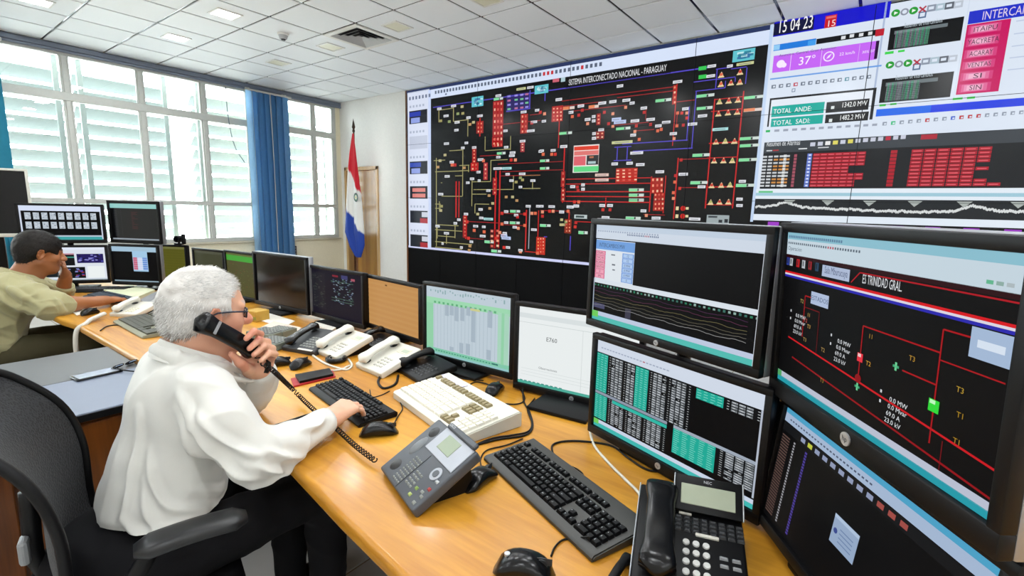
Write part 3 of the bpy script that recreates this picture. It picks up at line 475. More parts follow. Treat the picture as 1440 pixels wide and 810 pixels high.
# two small windows with tables, green buttons
R3((1243.5, 0), (1231, 165), (1246, 0), 'A9B8D4', 2); R3((1362, 0), (1342, 140), (1364, -1), 'A9B8D4', 2)
for dx, dy, B in ((0, 0, ((1252, 39.5), (1248, 71), (1356.5, 20.5))), (-8, 73, ((1240, 111.5), (1236.5, 145), (1342, 99)))):
    for q in range(8):
        px, py = 1259.5+dx+12.6*q*(1-.0), 18.5+dy-1.75*q+(.45*q if dy else 0); x, z = W(px, py)
        if q in (0, 2): c.disc(x, z, .03, '2E9A3A', 4); c.poly([(x-.01, z-.014), (x-.01, z+.014), (x+.017, z)], 'E8F4E8', 5)
        elif q == 1: c.disc(x, z, .028, '8A90A0', 4); c.disc(x, z, .016, LG, 5)
        elif q == 3: c.line(x-.022, z-.022, x+.022, z+.022, .012, 'B03848', 4); c.line(x-.022, z+.022, x+.022, z-.022, .012, 'B03848', 4)
        else: c.rect(x-.028, z-.026, x+.028, z+.026, ['8A94A4', 'A8BCC8', '5E646E', 'B8C0CC'][q-4], 4); c.rect(x-.018, z-.01, x+.015, z+.012, LG, 5)
    x, z = W(1297+dx, 21+dy); c.rect(x-.026, z-.026, x+.026, z+.026, '5A7090', 4); c.rect(x-.016, z-.014, x+.016, z+.016, LG, 5)
    R3(*B, '0E1012', 3); a = W(*B[0]); b2 = W(*B[1]); d_ = W(*B[2]); ww, hh = d_[0]-a[0], a[1]-b2[1]
    c.text('Resumen de intercambios', a[0]+.2*ww, a[1]-.1*hh, .04, 'B8C4CC', 5, width=.52*ww)
    c.rect(a[0]+.07*ww, a[1]-.32*hh, a[0]+.8*ww, a[1]-.17*hh, '6A7478', 4)
    for q in range(26): x = a[0]+.09*ww+q*.0185*ww; c.rect(x, b2[1]+.05*hh, x+.011*ww, a[1]-.2*hh, rnd.choice(['5A9A7C', '6E7680', '4FB088', '807888', '8A9298']), 5)
    for q in range(9):
        z = b2[1]+.08*hh+q*.075*hh; c.rect(a[0]+.085*ww, z, a[0]+.575*ww, z+.012*hh, '20262A', 6)
R3((1244.5, 73.3), (1244.2, 77), (1257, 71.5), '40D050', 4); R3((1263, 71), (1262.7, 74), (1272.5, 69.5), '40D050', 4); R3((1237, 147), (1236.5, 150), (1246, 145.5), '40D050', 4); R3((1252, 145.5), (1251.5, 148), (1261, 144.3), '40D050', 4); R3((1340, 138), (1339.5, 141), (1354, 136), '40D050', 4); R3((1360, 136.5), (1359.5, 139.5), (1371.5, 134.8), '40D050', 4)
# interchange list
R3((1363, 16.5), (1361, 34.5), (1520, -16), '1F2FC4', 3); x, z = W(1380, 28.5); c.text('INTERCAMBIOS', x, z, .066, 'D8C8E0', 5, width=.38)
zz = [W(1360, 35.3)[1], W(1358, 52)[1], W(1356, 69)[1], W(1354, 85.5)[1], W(1352, 101)[1], W(1349, 117)[1], W(1345, 133.5)[1]]; xa = (W(1360, 36)[0]+W(1344, 133)[0])/2; xb = W(1422, 27)[0]
for q, s in enumerate(('ITAIPU', 'YACYRETA', 'ACARAY', 'VENTAS', 'SI', 'SIN')):
    c.rect(xa, zz[q+1], xb, zz[q], 'C4125E', 3); h = zz[q]-zz[q+1]; w = xb-xa
    for k, col in enumerate(('D0407C', 'DC6A9A', 'E48FB4', 'EBB0CA')): c.rect(xa+.012+.016*k, zz[q+1]+.012+.005*k, xb-.05-.022*k, zz[q]-.012-.005*k, col, 4+k)
    c.text(s, xa+w*.44, zz[q+1]+h*.3, h*.42, '4A3044', 9, center=True, width=.0215*len(s)+.01)
for q in range(1, 6): c.rect(xb+.03, zz[q]+.06, XE, zz[q]+.068, 'B8C4DC', 3)
R3((1232, 154), (1232, 164), (1520, 122), '1D3CDD', 3); R3((1232, 154), (1232, 164), (1310, 146), '1E66E4', 4)
for q in range(24):
    px = 1244+12*q; py = 174-1.0*q; col = 'B83038' if q in (5, 9, 10, 11, 17) else '4060C8' if q == 8 else '30B878' if q == 1 else '8A94A4'; Lb(px, py, 6, 5, col, 4); Lb(px+.7, py+.4, 3, 2.2, LG, 5)
# alarm list
R3((1075.5, 200.5), (1068, 265.5), (1520, 165), '1B1E22', 3); zA1 = W(1074.5, 210)[1]; zA2 = W(1073.5, 215.5)[1]; xA = W(1072, 230)[0]
c.rect(xA, zA2, XE, W(1075.5, 201)[1], '3A4046', 4); x, z = W(1078, 206); c.text('Resumen de Alarmas', x, z, .05, 'DCE0E4', 5, width=W(1125, 203)[0]-x)
for q in range(13): px = 1143+10.6*q; Lb(px, 203-.85*q, 7, 5.4, 'D8D060' if q in (3, 5) else 'B82840' if q == 10 else 'C4C8D8' if q != 2 else 'E8E8E8', 5)
c.rect(W(1295, 193)[0], W(1295, 193)[1]-.02, W(1318, 191)[0], W(1295, 193)[1]+.02, 'A82838', 5)
for px, w, col in ((1082, 8, 'C8CCD0'), (1091, 8, 'B03038'), (1129, 12, 'D8DCE0'), (1158, 15, 'C8CCD0')): Lb(px, 212-(px-1082)*.06, w, 1.6, col, 6)
zr = [zA2-.02-(zA2-W(1068, 263.5)[1]-.02)*k/10 for k in range(11)]
def X_(px): return W(px, 240)[0]
for k in range(10):
    z1, z0 = zr[k], zr[k+1]; h = z1-z0; oc = ['C4C8CC', 'C88A48', 'C4C8CC', 'C88A48', 'C88A48', 'C4C8CC', 'C4C8CC', 'C88A48', 'C88A48', 'C4C8CC'][k]
    for q in range(5): c.rect(X_(1071)+.05*q, z0+.2*h, X_(1071)+.05*q+.038, z1-.25*h, oc if q > 1 else 'C8CCD0', 5)
    c.rect(X_(1100), z0+.1*h, X_(1104), z1-.1*h, 'D8DCDC', 5); c.rect(X_(1114.5), z0+.1*h, X_(1118.5), z1-.1*h, 'A05060', 5); c.rect(X_(1133), z0+.05*h, X_(1139.5), z1-.05*h, '6A80D0', 5); c.rect(X_(1135), z0+.3*h, X_(1138), z1-.3*h, 'E0E4F4', 6)
    n = [7, 7, 7, 7, 5, 5, 7, 7, 6, 6][k]
    for q in range(n):
        x0 = X_(1141)+q*(X_(1210)-X_(1141))/6.6; c.rect(x0, z0+.08*h, x0+.058, z1-.08*h, 'A81C2C', 5); c.rect(x0+.006, z0+.35*h, x0+.05, z1-.4*h, 'D8606C', 6)
    c.rect(X_(1249), z0+.08*h, X_(1258), z1-.08*h, 'A81C2C', 5)
    for q in range([6, 6, 6, 6, 5, 6, 5, 5, 6, 7][k]):
        x0 = X_(1278)+q*.085; c.rect(x0, z0+.08*h, x0+.078, z1-.08*h, 'A81C2C', 5); c.rect(x0+.01, z0+.35*h, x0+.066, z1-.4*h, 'D8606C', 6)
# trend charts
z1 = W(1067, 265.5)[1]; z2 = W(1066.5, 279.5)[1]; z3 = W(1064, 301)[1]; c.rect(xA-.03, z2, XE, z1, 'DDE7F0', 4); R3((1067, 268.5), (1067, 271), (1087, 268.5), '60C080', 5); c.rect(xA-.03, z2+.03, XE, z2+.06, '9CC4D4', 5)
c.rect(xA-.03, z3, XE, z2, '22262A', 4)
ph = [rnd.random()*6 for _ in range(6)]; prev = None
for q in range(220):
    x = xA-.02+q*(XE-xA)/220; s_ = (x-xA); y = .42+.07*math.sin(s_*3.1+1)+.28*max(0, math.sin(s_*4.6+.4))**9+.14*(rnd.random()-.5); z = z3+(z2-z3)*y
    if prev: c.line(prev[0], prev[1], x, z, .022, 'D4D8D8', 6)
    prev = (x, z)
for q in range(7): x = xA+.32*q+.28; c.poly([(x-.05, z2-.01), (x+.05, z2-.01), (x, z2-.06)], 'A8B0AC', 6)
z4 = W(1063, 309.5)[1]; c.rect(xA-.03, z4, XE, z3, 'DCE6F0', 4); c.rect(xA-.03, DZ0+.02, XE, z4, '0C0D0F', 4)
for q in range(9): x = xA+.11+.245*q; c.rect(x, z4-.05, x+.1, z4-.012, '9A3CC0', 6)
c.rect(xA-.03, z4-.09, XE, z4-.075, '24282C', 5)
prev = None
for q in range(90):
    x = X_(1330)+q*.012; z = z4-.3+.16/(1+math.exp(-(q-40)/10))+.01*rnd.random()
    if prev: c.line(prev[0], prev[1], x, z, .016, 'B8BCB8', 6)
    prev = (x, z)
for px, py, w, h, col in ((1104, 332, 16, 2.4, '8A2430'), (1104, 326, 16, 1.6, '9AA0A8'), (1103, 359, 15, 5, 'AEB6BE'), (1103, 369, 15, 2, 'A8A088'), (1101, 388, 12, 12, '405848'), (1101, 402, 13, 4, 'B8BCC8')): Lb(px, py, w, h, col, 6)
for i in range(3):
    for j in range(3): Lb(1097+4*i, 384+5*j, 2.5, 2.8, rnd.choice(['60C060', 'D05050', 'E0E0C0']), 7)
# module seams
for i in range(1, 5): c.rect(DX0+MW*i-.003, DZ0, DX0+MW*i+.003, ZT, '14171C', 14)
for j in range(1, 3): c.rect(DX0, DZ0+MH*j-.002, XE, DZ0+MH*j+.002, '14171C', 14)
obj('screen_image', c.mesh('screen_image', .0007), WALLSCREEN, VW, label='lit grid diagram, office windows and alarm list')
# ================================================================== desk and cabinet
TOP = .75
front = [(1.1, .30), (.6, .36), (.2, .42), (-.15, .465), (-.45, .50), (-.64, .53), (-.87, .56), (-1.15, .604), (-1.4, .638), (-1.7, .65), (-2.55, .65), (-3.45, .64), (-3.62, .615), (-3.95, .60), (-4.4, .585), (-4.9, .55), (-5.35, .48), (-5.75, .30)]
back = [(-6.0, 1.0), (-5.7, 1.5), (-5.3, 1.82), (-4.8, 1.98), (1.1, 1.98)]
DESK = thing('control_desk', 'long curved honey-coloured wooden control desk carrying the row of monitors', 'desk', (0, 0, 0))
bm = NB(); f = prism(bm, front+back, TOP-.042, TOP); bmesh.ops.recalc_face_normals(bm, faces=bm.faces)
es = [e for e in bm.edges if abs(e.verts[0].co.z-e.verts[1].co.z) < 1e-6]; bmesh.ops.bevel(bm, geom=es, offset=.016, segments=4, affect='EDGES', profile=.5)
obj('worktop', bm, M_desk, DESK, True, angle=45)
for x in (-5.2, -3.75, -2.55, -.95, .75): bm = NB(); box(bm, x-.02, .95 if x != -2.55 else .72, 0, x+.02, 1.9, TOP-.043, .003, 1); obj('side_panel', bm, M_cabw, DESK)
bm = NB(); box(bm, -5.2, 1.82, .08, 1.0, 1.85, TOP-.05, .003, 1); obj('back_panel', bm, M_cabw, DESK)
CAB = thing('side_cabinet', 'low brown wooden cabinet with grey two-piece top behind the man in white', 'cabinet', (0, 0, 0))
ZC = .725
def cabp(px, py): p = onz(px, py, ZC); return p.x, p.y
bm = NB(); box(bm, -2.86, -.75, .02, -2.06, .60, ZC-.032, .004, 1); obj('body', bm, M_cabw, CAB)
M_ctop = mat('grey_laminate', '9A9DA2', .38, var=.05, scale=20)
bm = NB(); box(bm, -2.90, -.78, ZC-.03, -2.452, .648, ZC, .004, 2); obj('top_panel', bm, mat('grey_laminate_dark', '5C5E60', .4, var=.05, scale=20), CAB)
bm = NB(); box(bm, -2.448, -.78, ZC-.03, -2.03, .648, ZC, .004, 2); obj('top_panel', bm, mat('grey_laminate_light', '70788A', .36, var=.05, scale=20), CAB)
bm = NB(); box(bm, -2.029, -.78, ZC-.028, -2.024, .648, ZC-.004, .001, 1); obj('edge_strip', bm, M_black, CAB)
for k in range(3):
    bm = NB(); box(bm, -2.059, -.74+.47*k, .05, -2.043, -.28+.47*k, ZC-.045, .004, 1); o = obj('door', bm, M_cabw, CAB); bm = NB(); box(bm, -2.043, -.36+.47*k, .52, -2.028, -.345+.47*k, .62, .003, 1); obj('handle', bm, M_steel, o)
# ================================================================== monitors
def ztop(p): return p.z
def monitor(name, label, L, ang, w, h, zb, content, group, gloss=False, bez=.017, bb=.026, frame=M_black, stand=True, logo=True, base=(.22, .18), neck_y=.06, silver=False, floorz=TOP):
    a = math.radians(ang); cx, cy = L[0]+.5*w*math.cos(a), L[1]+.5*w*math.sin(a)
    t = thing(name, label, 'monitor', (cx, cy, floorz), a, group); z0 = zb-floorz
    b = NB(); box(b, -w/2+.002, .008, z0+.002, w/2-.002, .036, z0+h-.002, .008, 2) if not silver else box(b, -w/2-.001, .012, z0-.001, w/2+.001, .046, z0+h+.001, .005, 2); box(b, -w*.32, .034, z0+h*.2, w*.32, .062, z0+h*.8, .012, 2); obj('back_shell', b, mat('silver_shell', '9DA0A4', .35, .6) if silver else M_black, t, True, angle=40)
    b = NB()
    box(b, -w/2, -.006, z0, w/2, .014, z0+bb, .003, 2); box(b, -w/2, -.006, z0+h-bez, w/2, .014, z0+h, .003, 2); box(b, -w/2, -.006, z0+bb-.003, -w/2+bez, .014, z0+h-bez+.003, .003, 2); box(b, w/2-bez, -.006, z0+bb-.003, w/2, .014, z0+h-bez+.003, .003, 2)
    obj('bezel', b, frame, t, True, angle=40)
    W_, H_ = w-2*bez, h-bez-bb; c = Canvas(W_, H_); c.rect(0, 0, 1, 1, '060607', 0); content(c)
    o = obj('screen_image', c.mesh('screen_image', .00025), DIMSCREEN if gloss else SCREEN, t, loc=(-W_/2, .004, z0+bb))
    if logo:
        b = NB(); cyl(b, (0, -.0085, z0+bb*.5), (0, -.005, z0+bb*.5), bb*.33, n=16); lo = obj('logo', b, M_silver, t, True, angle=40)
        cc = Canvas(); r_ = bb*.33; cc.text('hp', 0, 0, r_*.8, '1A1A1C', 1, center=True); obj('logo_print', cc.mesh('logo_print', .0002), PRINT, lo, loc=(0, -.0087, z0+bb*.5-r_*.3), rot=(0, 0, 0))
    if stand:
        b = NB(); box(b, -.035, neck_y, .012, .035, neck_y+.03, z0+h*.55, .006, 2); obj('stand_neck', b, M_black, t, True, angle=40)
        b = NB(); box(b, -base[0]/2, neck_y-base[1]*.72, 0, base[0]/2, neck_y+base[1]*.28, .014, .005, 2); obj('stand_base', b, M_black, t, True, angle=40)
    return t
def mpx(tl, bl, tr, Y, ang, w=None, h=None):
    """left-bottom point, width, height and bottom height of a panel whose left edge stands at depth Y, turned by ang"""
    a = math.radians(ang); n = Vector((-math.sin(a), math.cos(a), 0)); P = ony(*tl, Y)
    def hit(px, py): d = Vector(ray(px, py)); t = (P-Vector((0, 0, CZ))).dot(n)/d.dot(n); return d*t+Vector((0, 0, CZ))
    A, B, D = P, hit(*bl), hit(*tr); return (A.x, A.y), w or (Vector((D.x, D.y))-Vector((A.x, A.y))).length, h or A.z-B.z, (B.z if not h else A.z-h)
R_ = random.Random(11)
def ribbon(c, y0, y1, col='D3DCEA', dots=20, dy=None, dcol='7A8498', x1=.75):
    c.rect(0, y0, 1, y1, col, 1); y = (y0+y1)/2
    for q in range(dots): x = .03+q*(x1-.03)/dots; c.rect(x, y-.006, x+.4*x1/dots, y+.008, dcol if R_.random() < .85 else 'B04858', 2)
def s_sheet(c):
    c.rect(0, 0, 1, 1, 'BAC8D2', 1); c.rect(0, .75, 1, .84, '9AD3AC', 2); c.rect(0, .08, .09, .8, '8FCBA4', 2); c.rect(.86, .08, .98, .78, 'A4CFB8', 2); c.rect(.9, .08, .93, .78, '8FCBA4', 3); c.rect(0, 0, 1, .09, '7FC3A6', 2); c.rect(0, .0, 1, .03, '8FBFC0', 3)
    for q in range(18): x = .1+.043*q; c.rect(x, .1, x+.003, .76, '9AA8B4', 3)
    for q in range(14): x = .1+.055*q; c.rect(x, .76, x+.025, .79, '5FA878', 3)
    for x, y0, y1 in ((.24, .6, .76), (.3, .62, .76), (.36, .55, .76), (.43, .57, .76), (.5, .66, .78), (.42, .1, .25), (.5, .1, .26), (.74, .1, .24), (.75, .55, .78), (.3, .1, .16), (.56, .3, .78)): c.rect(x, y0, x+.05, y1, 'A3B2BE', 3)
    for q in range(30): c.rect(.05+.031*q, .9+.05*R_.random(), .065+.031*q, .93+.04*R_.random(), '8AA8AA', 3)
    for q in range(22): c.rect(.12+.034*q, .05, .14+.034*q, .065, '3F8A74', 4)
    c.rect(.55, .74, .66, .77, 'C8C88A', 4); c.rect(.8, .05, .87, .07, '2F5F60', 4)
def s_doc(c):
    c.rect(0, 0, 1, 1, 'E4E9E9', 1); c.rect(0, .86, 1, .92, 'D4DBDC', 2); c.rect(0, .80, 1, .806, 'C4CCCC', 2); c.rect(.56, .05, .565, .8, 'D0D6D6', 2); c.rect(0, 0, 1, .035, '4FA896', 2)
    for q in range(10): c.rect(.02+.04*q, .03, .045+.04*q, .045, '3F8F84', 3)
    c.text('E760', .25, .6, .016, '4A4E50', 3); c.text('Observaciones', .19, .23, .009, '6A7072', 3)
    for y in (.2, .16, .12): c.rect(.03, y, .9, y+.004, 'C8D0D0', 3)
def s_orange(c):
    c.rect(0, 0, 1, 1, 'BC8A52', 1)
    for q in range(9): c.rect(0, .11*q, 1, .11*q+.05, 'BF8F56', 2)
    for q in range(8): c.rect(.02, .2+.09*q, .045, .225+.09*q, '5A3A1C', 3)
    c.rect(.38, .9, .42, .93, '6A4420', 3)
def s_purple(c):
    c.rect(0, 0, 1, 1, '14101F', 1); c.rect(.02, .12, .3, .92, '1C1A24', 2)
    for q in range(60): x, y = .04+.24*R_.random(), .15+.72*R_.random(); c.rect(x, y, x+.03, y+.012, R_.choice(['3A4038', '4A4E48', '2E3A34']), 3)
    for q in range(70): x, y = .42+.4*R_.random(), .3+.55*R_.random(); c.rect(x, y, x+.03, y+.016, R_.choice(['6A7A88', '3F5A50', '8A9AA8', '4A5A7A']), 3)
    for y in (.78, .42, .36): c.rect(.42, y, .84, y+.01, '4A6A5A', 3)
    c.rect(.45, .88, .56, .92, '7A2030', 3); c.rect(.62, .86, .74, .94, '3A3A6A', 3); c.rect(.8, .85, .87, .9, 'A05060', 3)
def s_green(c):
    c.rect(0, 0, 1, 1, '4A4824', 1); c.rect(0, .82, 1, .95, '3F9A30', 2); c.rect(0, .95, 1, 1, '58602C', 2)
    for q in range(60): x, y = R_.random()*.94, .05+.72*R_.random(); c.rect(x, y, x+.04, y+.014, R_.choice(['5A5A30', '6A3A24', '5A6A34', '4A5A2A']), 3)
def s_olive(c):
    c.rect(0, 0, 1, 1, '56551C', 1)
    for q in range(12): c.rect(0, .08*q, 1, .08*q+.012, '4E4E18', 2)
    c.rect(0, .93, 1, 1, '6A6A3A', 2)
def s_dkolive(c):
    c.rect(0, 0, 1, 1, '3E402C', 1); c.rect(0, .92, 1, 1, '4A4C3C', 2); c.rect(0, .6, 1, .605, '46483A', 2)
def s_off(c): c.rect(0, 0, 1, 1, '08080A', 1)
def s_thumbs(c):
    ribbon(c, .85, 1, 'D2DBF0', 0); c.rect(0, 0, 1, .1, '3FA0A0', 1); c.rect(0, .02, .02, .86, 'C8D0E0', 2); c.rect(.98, .02, 1, .86, 'C8D0E0', 2); c.rect(0, .09, 1, .13, 'B8C4D4', 2)
    for j in range(2):
        for i in range(9):
            x, y = .06+.1*i, .6-.27*j; c.rect(x, y, x+.072, y+.2, 'B4BEC8', 2)
            for q in range(8): xx, yy = x+.06*R_.random(), y+.18*R_.random(); c.rect(xx, yy, xx+.014, yy+.016, R_.choice(['6A7480', '8A94A0', 'E4E8F0']), 3)
def s_redlist(c):
    c.rect(0, .86, 1, .98, '8CC4C0', 1); c.rect(0, 0, 1, .04, '8A949C', 1)
    for q in range(26): c.rect(.06+.01*R_.random(), .1+.028*q, .14, .112+.028*q, '2A2C30', 2); c.rect(.22, .1+.028*q, .225, .112+.028*q, '4A4A50', 2)
    for q in range(16): y = .3+.03*q; c.rect(.44, y, .44+.12*R_.random()+.03, y+.016, '3E1014', 2)
def s_windows(c):
    c.rect(0, 0, 1, 1, 'D6DCE6', 1)
    for x0, y0, x1, y1, col in ((.42, .45, .6, .82, '141618'), (.63, .52, .97, .8, '241C5A'), (.42, .06, .72, .4, '101214'), (.75, .06, .97, .42, 'E6ECEC'), (.08, .1, .38, .8, '1A2024')): c.rect(x0, y0, x1, y1, col, 2)
    c.rect(.42, .78, .6, .82, 'C08A98', 3); c.rect(.42, .68, .6, .72, '3F8A7C', 3)
    for q in range(26): x, y = .64+.3*R_.random(), .54+.22*R_.random(); c.rect(x, y, x+.03, y+.03, R_.choice(['5A58B8', '8A88D0', '101018']), 4)
    for q in range(22): x, y = .43+.25*R_.random(), .08+.26*R_.random(); c.rect(x, y, x+.035, y+.025, R_.choice(['A83A48', '4A48A8', '7A80C0']), 4)
    c.rect(0, 0, 1, .03, 'A0B0B8', 3); c.rect(0, .93, 1, 1, 'DDE4F2', 2)
def s_black_window(c):
    c.rect(0, .86, 1, 1, '9FBCD0', 1); c.rect(0, 0, 1, .035, '8AA0AC', 1); c.rect(.45, .3, .78, .88, '9FC4E0', 2); c.rect(.46, .34, .55, .7, 'C05A78', 3); c.rect(.56, .34, .66, .7, 'C8D0E8', 3); c.rect(.67, .34, .77, .7, '6A90D0', 3)
    for q in range(6): c.rect(.46, .35+.06*q, .77, .356+.06*q, 'E6EAF4', 4)
def s_trend(c):
    c.rect(0, 0, 1, 1, '0C0C0D', 1); c.rect(0, .86, 1, 1, 'C9D3E0', 2); c.rect(0, .95, 1, 1, 'BCCADA', 3)
    for q in range(26): c.rect(.015+.017*q, .93, .024+.017*q, .945, '98A4B8', 4)
    for q in range(18): c.rect(.24+.012*q, .91, .247+.012*q, .925, 'A86A78' if q in (10, 11, 12) else '6A7690', 4)
    c.rect(.005, .43, .3, .85, 'D3DCE8', 3); c.rect(.005, .75, .3, .845, '6E9CD8', 4); c.text('INTERCAMBIOS MW', .03, .775, .012, '44586E', 6, width=.2*c.W)
    for q, s in enumerate(('ITAIPU', 'YACYR', 'ACARAY', 'VENTAS', 'SI', 'SIN')):
        y = .69-.048*q; c.rect(.006, y-.002, .085, y+.044, 'D05A80', 4); c.rect(.012, y+.003, .079, y+.039, 'E8A0B4', 5); c.text(s, .045, y+.01, .0065, '6A3A4C', 6, center=True)
        c.rect(.215, y-.002, .298, y+.044, '6E96D4', 4); c.rect(.222, y+.004, .29, y+.038, 'A9C4E8', 5); c.text(R_.choice(['0 MW', '12', '0', '34']), .255, y+.01, .0065, '3A5070', 6, center=True)
    c.rect(.09, .44, .21, .74, 'D9E0E6', 4); c.rect(.13, .7, .16, .712, '6A7078', 5); c.rect(.14, .6, .165, .615, '6A7078', 5); c.rect(.145, .55, .165, .562, '6A7078', 5)
    c.rect(0, .395, 1, .44, 'D4DCE4', 3)
    for q in range(40): c.rect(.01+.025*q, .365, .022+.025*q, .378+.01*R_.random(), R_.choice(['2F7A5C', '3A6A60', '8AA8A0']), 4)
    for k, (y, col) in enumerate(((.335, '4A2A4A'), (.3, '5A3048'), (.26, '6A6444'), (.225, '5C5848'), (.195, '6A6860'), (.165, '8C8C8C'))):
        p = None
        for q in range(60):
            x = .01+.96*q/60; yy = y+.006*math.sin(q*.5+k)+.006*(R_.random()-.5)-(.01*math.exp(-((q-22)/5)**2) if k == 1 else 0)
            if p: c.line(p[0], p[1], x, yy, .0012, col, 4)
            p = (x, yy)
    c.rect(.012, .13, .1, .18, '4A4A68', 4); c.rect(.26, .1, .3, .2, '3A3A4C', 4)
    c.rect(0, .05, 1, .095, 'B9C4DA', 3); c.rect(0, 0, 1, .05, '52B8AE', 3); c.rect(0, .03, .05, .095, '6CC85A', 4); c.rect(.99, 0, 1, .86, 'C8CED6', 4); c.rect(0, .09, .008, .44, '9AA4B4', 4)
def table(c, x0, y0, x1, y1, rows, cols, teal=()):
    c.rect(x0, y0, x1, y1, '101214', 2); w = (x1-x0)/cols; h = (y1-y0)/rows
    for i in range(cols):
        if i in teal: c.rect(x0+i*w, y0, x0+(i+1)*w, y1, '1FA592', 3)
        for j in range(rows):
            if i in teal: c.rect(x0+(i+.15)*w, y0+(j+.42)*h, x0+(i+.62+.25*R_.random())*w, y0+(j+.62)*h, '8ADCCB', 4)
            elif R_.random() < .92 and i % 4 != (teal[-1]+1 if teal else 0) % 4: c.rect(x0+(i+.08)*w, y0+(j+.12)*h, x0+(i+.92)*w, y0+(j+.82)*h, R_.choice(['83898F', '6E7478', '989EA4']), 3); c.rect(x0+(i+.25)*w, y0+(j+.38)*h, x0+(i+.5+.3*R_.random())*w, y0+(j+.58)*h, 'D4D8DC', 4)
            else: c.rect(x0+(i+.5)*w, y0+(j+.35)*h, x0+(i+.8)*w, y0+(j+.6)*h, 'B0B4B8', 4)
def s_tables(c):
    c.rect(0, 0, 1, 1, '0B0B0C', 1); c.rect(0, .86, 1, 1, 'CBD4E2', 2)
    for q in range(22): c.rect(.03+.022*q, .91, .045+.022*q, .922, '9AA4B8' if q != 14 else 'B06070', 3)
    table(c, 0, .42, .29, .85, 16, 10, (0, 1, 2)); table(c, .295, .42, .645, .85, 18, 12, (0, 1, 2)); table(c, .67, .755, .99, .85, 4, 9, (0, 1, 2, 3))
    c.rect(0, .385, .52, .415, '8A94A4', 3); table(c, 0, .1, .52, .38, 13, 16, (0, 1, 2)); c.rect(.14, .345, .52, .38, '2FB3A2', 5)
    c.rect(.56, .385, .985, .415, '9AA4B2', 3); table(c, .56, .14, .985, .385, 12, 9, (0, 1, 2, 3, 4))
    c.rect(0, .045, 1, .085, 'C4CEE0', 3); c.rect(0, 0, 1, .045, '3FB2AC', 3); c.rect(0, .03, .04, .085, '6CC85A', 4); c.rect(.985, .1, 1, .86, 'AEB6C4', 4)
def s_substation(c):
    c.rect(0, 0, 1, 1, '09090A', 1); c.rect(0, .855, 1, 1, 'BFCFD9', 2); c.rect(0, .955, 1, 1, '86B8C8', 3)
    for q in range(28): c.rect(.01+.0125*q, .965, .019+.0125*q, .98, '5A7C98', 4)
    for q in range(32): c.rect(.01+.014*q, .925, .018+.014*q, .938, 'B04858' if 19 <= q <= 21 else '55606C', 4)
    c.text('Operacion', .01, .885, .008, '55606C', 4); 
    for q, col in enumerate(('5FB08A', '8AA8A0', 'A8B4B8')): c.rect(.9+.025*q, .875, .918+.025*q, .89, col, 4)
    c.rect(0, .835, 1, .857, '2A0A10', 2)
    for x, col in ((.005, '2A3A8A'), (.03, 'A8AEB4'), (.08, 'B01C20'), (.12, 'B0B6BC'), (.165, '8A2026'), (.21, '24405A')): c.rect(x, .785, x+.022, .835, col, 3); c.rect(x+.006, .797, x+.012, .828, '202428', 4)
    c.rect(.255, .765, .41, .83, 'A9B6D0', 3); c.text('Sala Mburucuya', .27, .785, .0125, '4A5674', 4, width=.13*c.W)
    c.text('ES TRINIDAD GRAL.', .475, .775, .0145, 'D8DCE0', 4, width=.17*c.W)
    c.line(.42, .765, .46, .825, .002, 'A81420', 3); c.rect(.46, .822, .99, .829, 'A81420', 3)
    c.rect(0, .735, .985, .748, 'D01820', 3); c.rect(0, .724, .985, .735, 'D6D0DC', 3); c.rect(0, .71, .985, .724, '2A28A8', 3)
    c.rect(.985, .04, 1, .86, 'A8BCD4', 4)
    for a, b_, y in ((.22, .96, .0), (0, 0, 0)):
        pass
    def L(x0, y0, x1, y1, w=.0022, col='A01018'): c.line(x0, y0, x1, y1, w, col, 3)
    L(.16, .62, .16, .36); L(.16, .62, .2, .62); L(.16, .55, .26, .55, .0018, '6A1016'); L(.26, .55, .26, .3, .0018, '5A1016'); L(.5, .56, .5, .24); L(.5, .56, .8, .56); L(.8, .66, .8, .16); L(.8, .66, .88, .66); L(.8, .53, .98, .53, .0018); L(.68, .42, .8, .42); L(.06, .32, .985, .20, .003, 'C01820'); L(.1, .2, .985, .085, .003, '8A1018'); L(.84, .2, .84, .05, .0015, '6A1016')
    c.rect(.2, .585, .31, .66, 'A9B8D4', 4); c.text('ESTADOS', .255, .61, .0085, '4A5A7A', 5, center=True); c.rect(.88, .585, .985, .705, '9FB4D0', 4); c.rect(.9, .63, .97, .66, 'D0DCEA', 5)
    for x, y in ((.105, .47), (.38, .42), (.645, .25)):
        for k, s in enumerate(('0.0 MW', '0.0 Mvar', '69.0 A', '23.0 kV')): c.text(s, x-.004*k, y-.036*k, .0072, 'D4D8DC', 5)
        c.rect(x-.04, y+.02, x-.033, y+.035, 'C8CCD0', 5); c.rect(x-.04, y-.03, x-.033, y-.015, 'C8CCD0', 5)
    for x, y, col in ((.13, .57, 'B0A05A'), (.185, .5, 'C09A50'), (.19, .43, 'C09A50'), (.165, .46, 'C05A50'), (.17, .34, 'A88A50'), (.29, .33, 'A88A50'), (.53, .51, 'B08830'), (.53, .37, 'C09030'), (.7, .48, 'B08830'), (.86, .43, 'B09030'), (.87, .33, 'A88420'), (.87, .22, 'A88420'), (.3, .15, 'A08030')):
        c.text(R_.choice(['T1', 'T2', 'T3', '11']), x, y, .0072, col, 5)
    c.rect(.487, .37, .513, .415, 'E03040', 4); c.rect(.49, .395, .505, .412, 'E8C0C0', 5); c.disc(.5, .28, .007, '8A1018', 4); c.rect(.783, .3, .817, .355, '2FD038', 4); c.rect(.787, .335, .805, .352, 'B8F0B8', 5)
    for x, y in ((.655, .425), (.5, .235)): c.rect(x-.012, y-.006, x+.012, y+.006, '3FA070', 4); c.rect(x-.004, y-.02, x+.004, y+.02, '6AC890', 4)
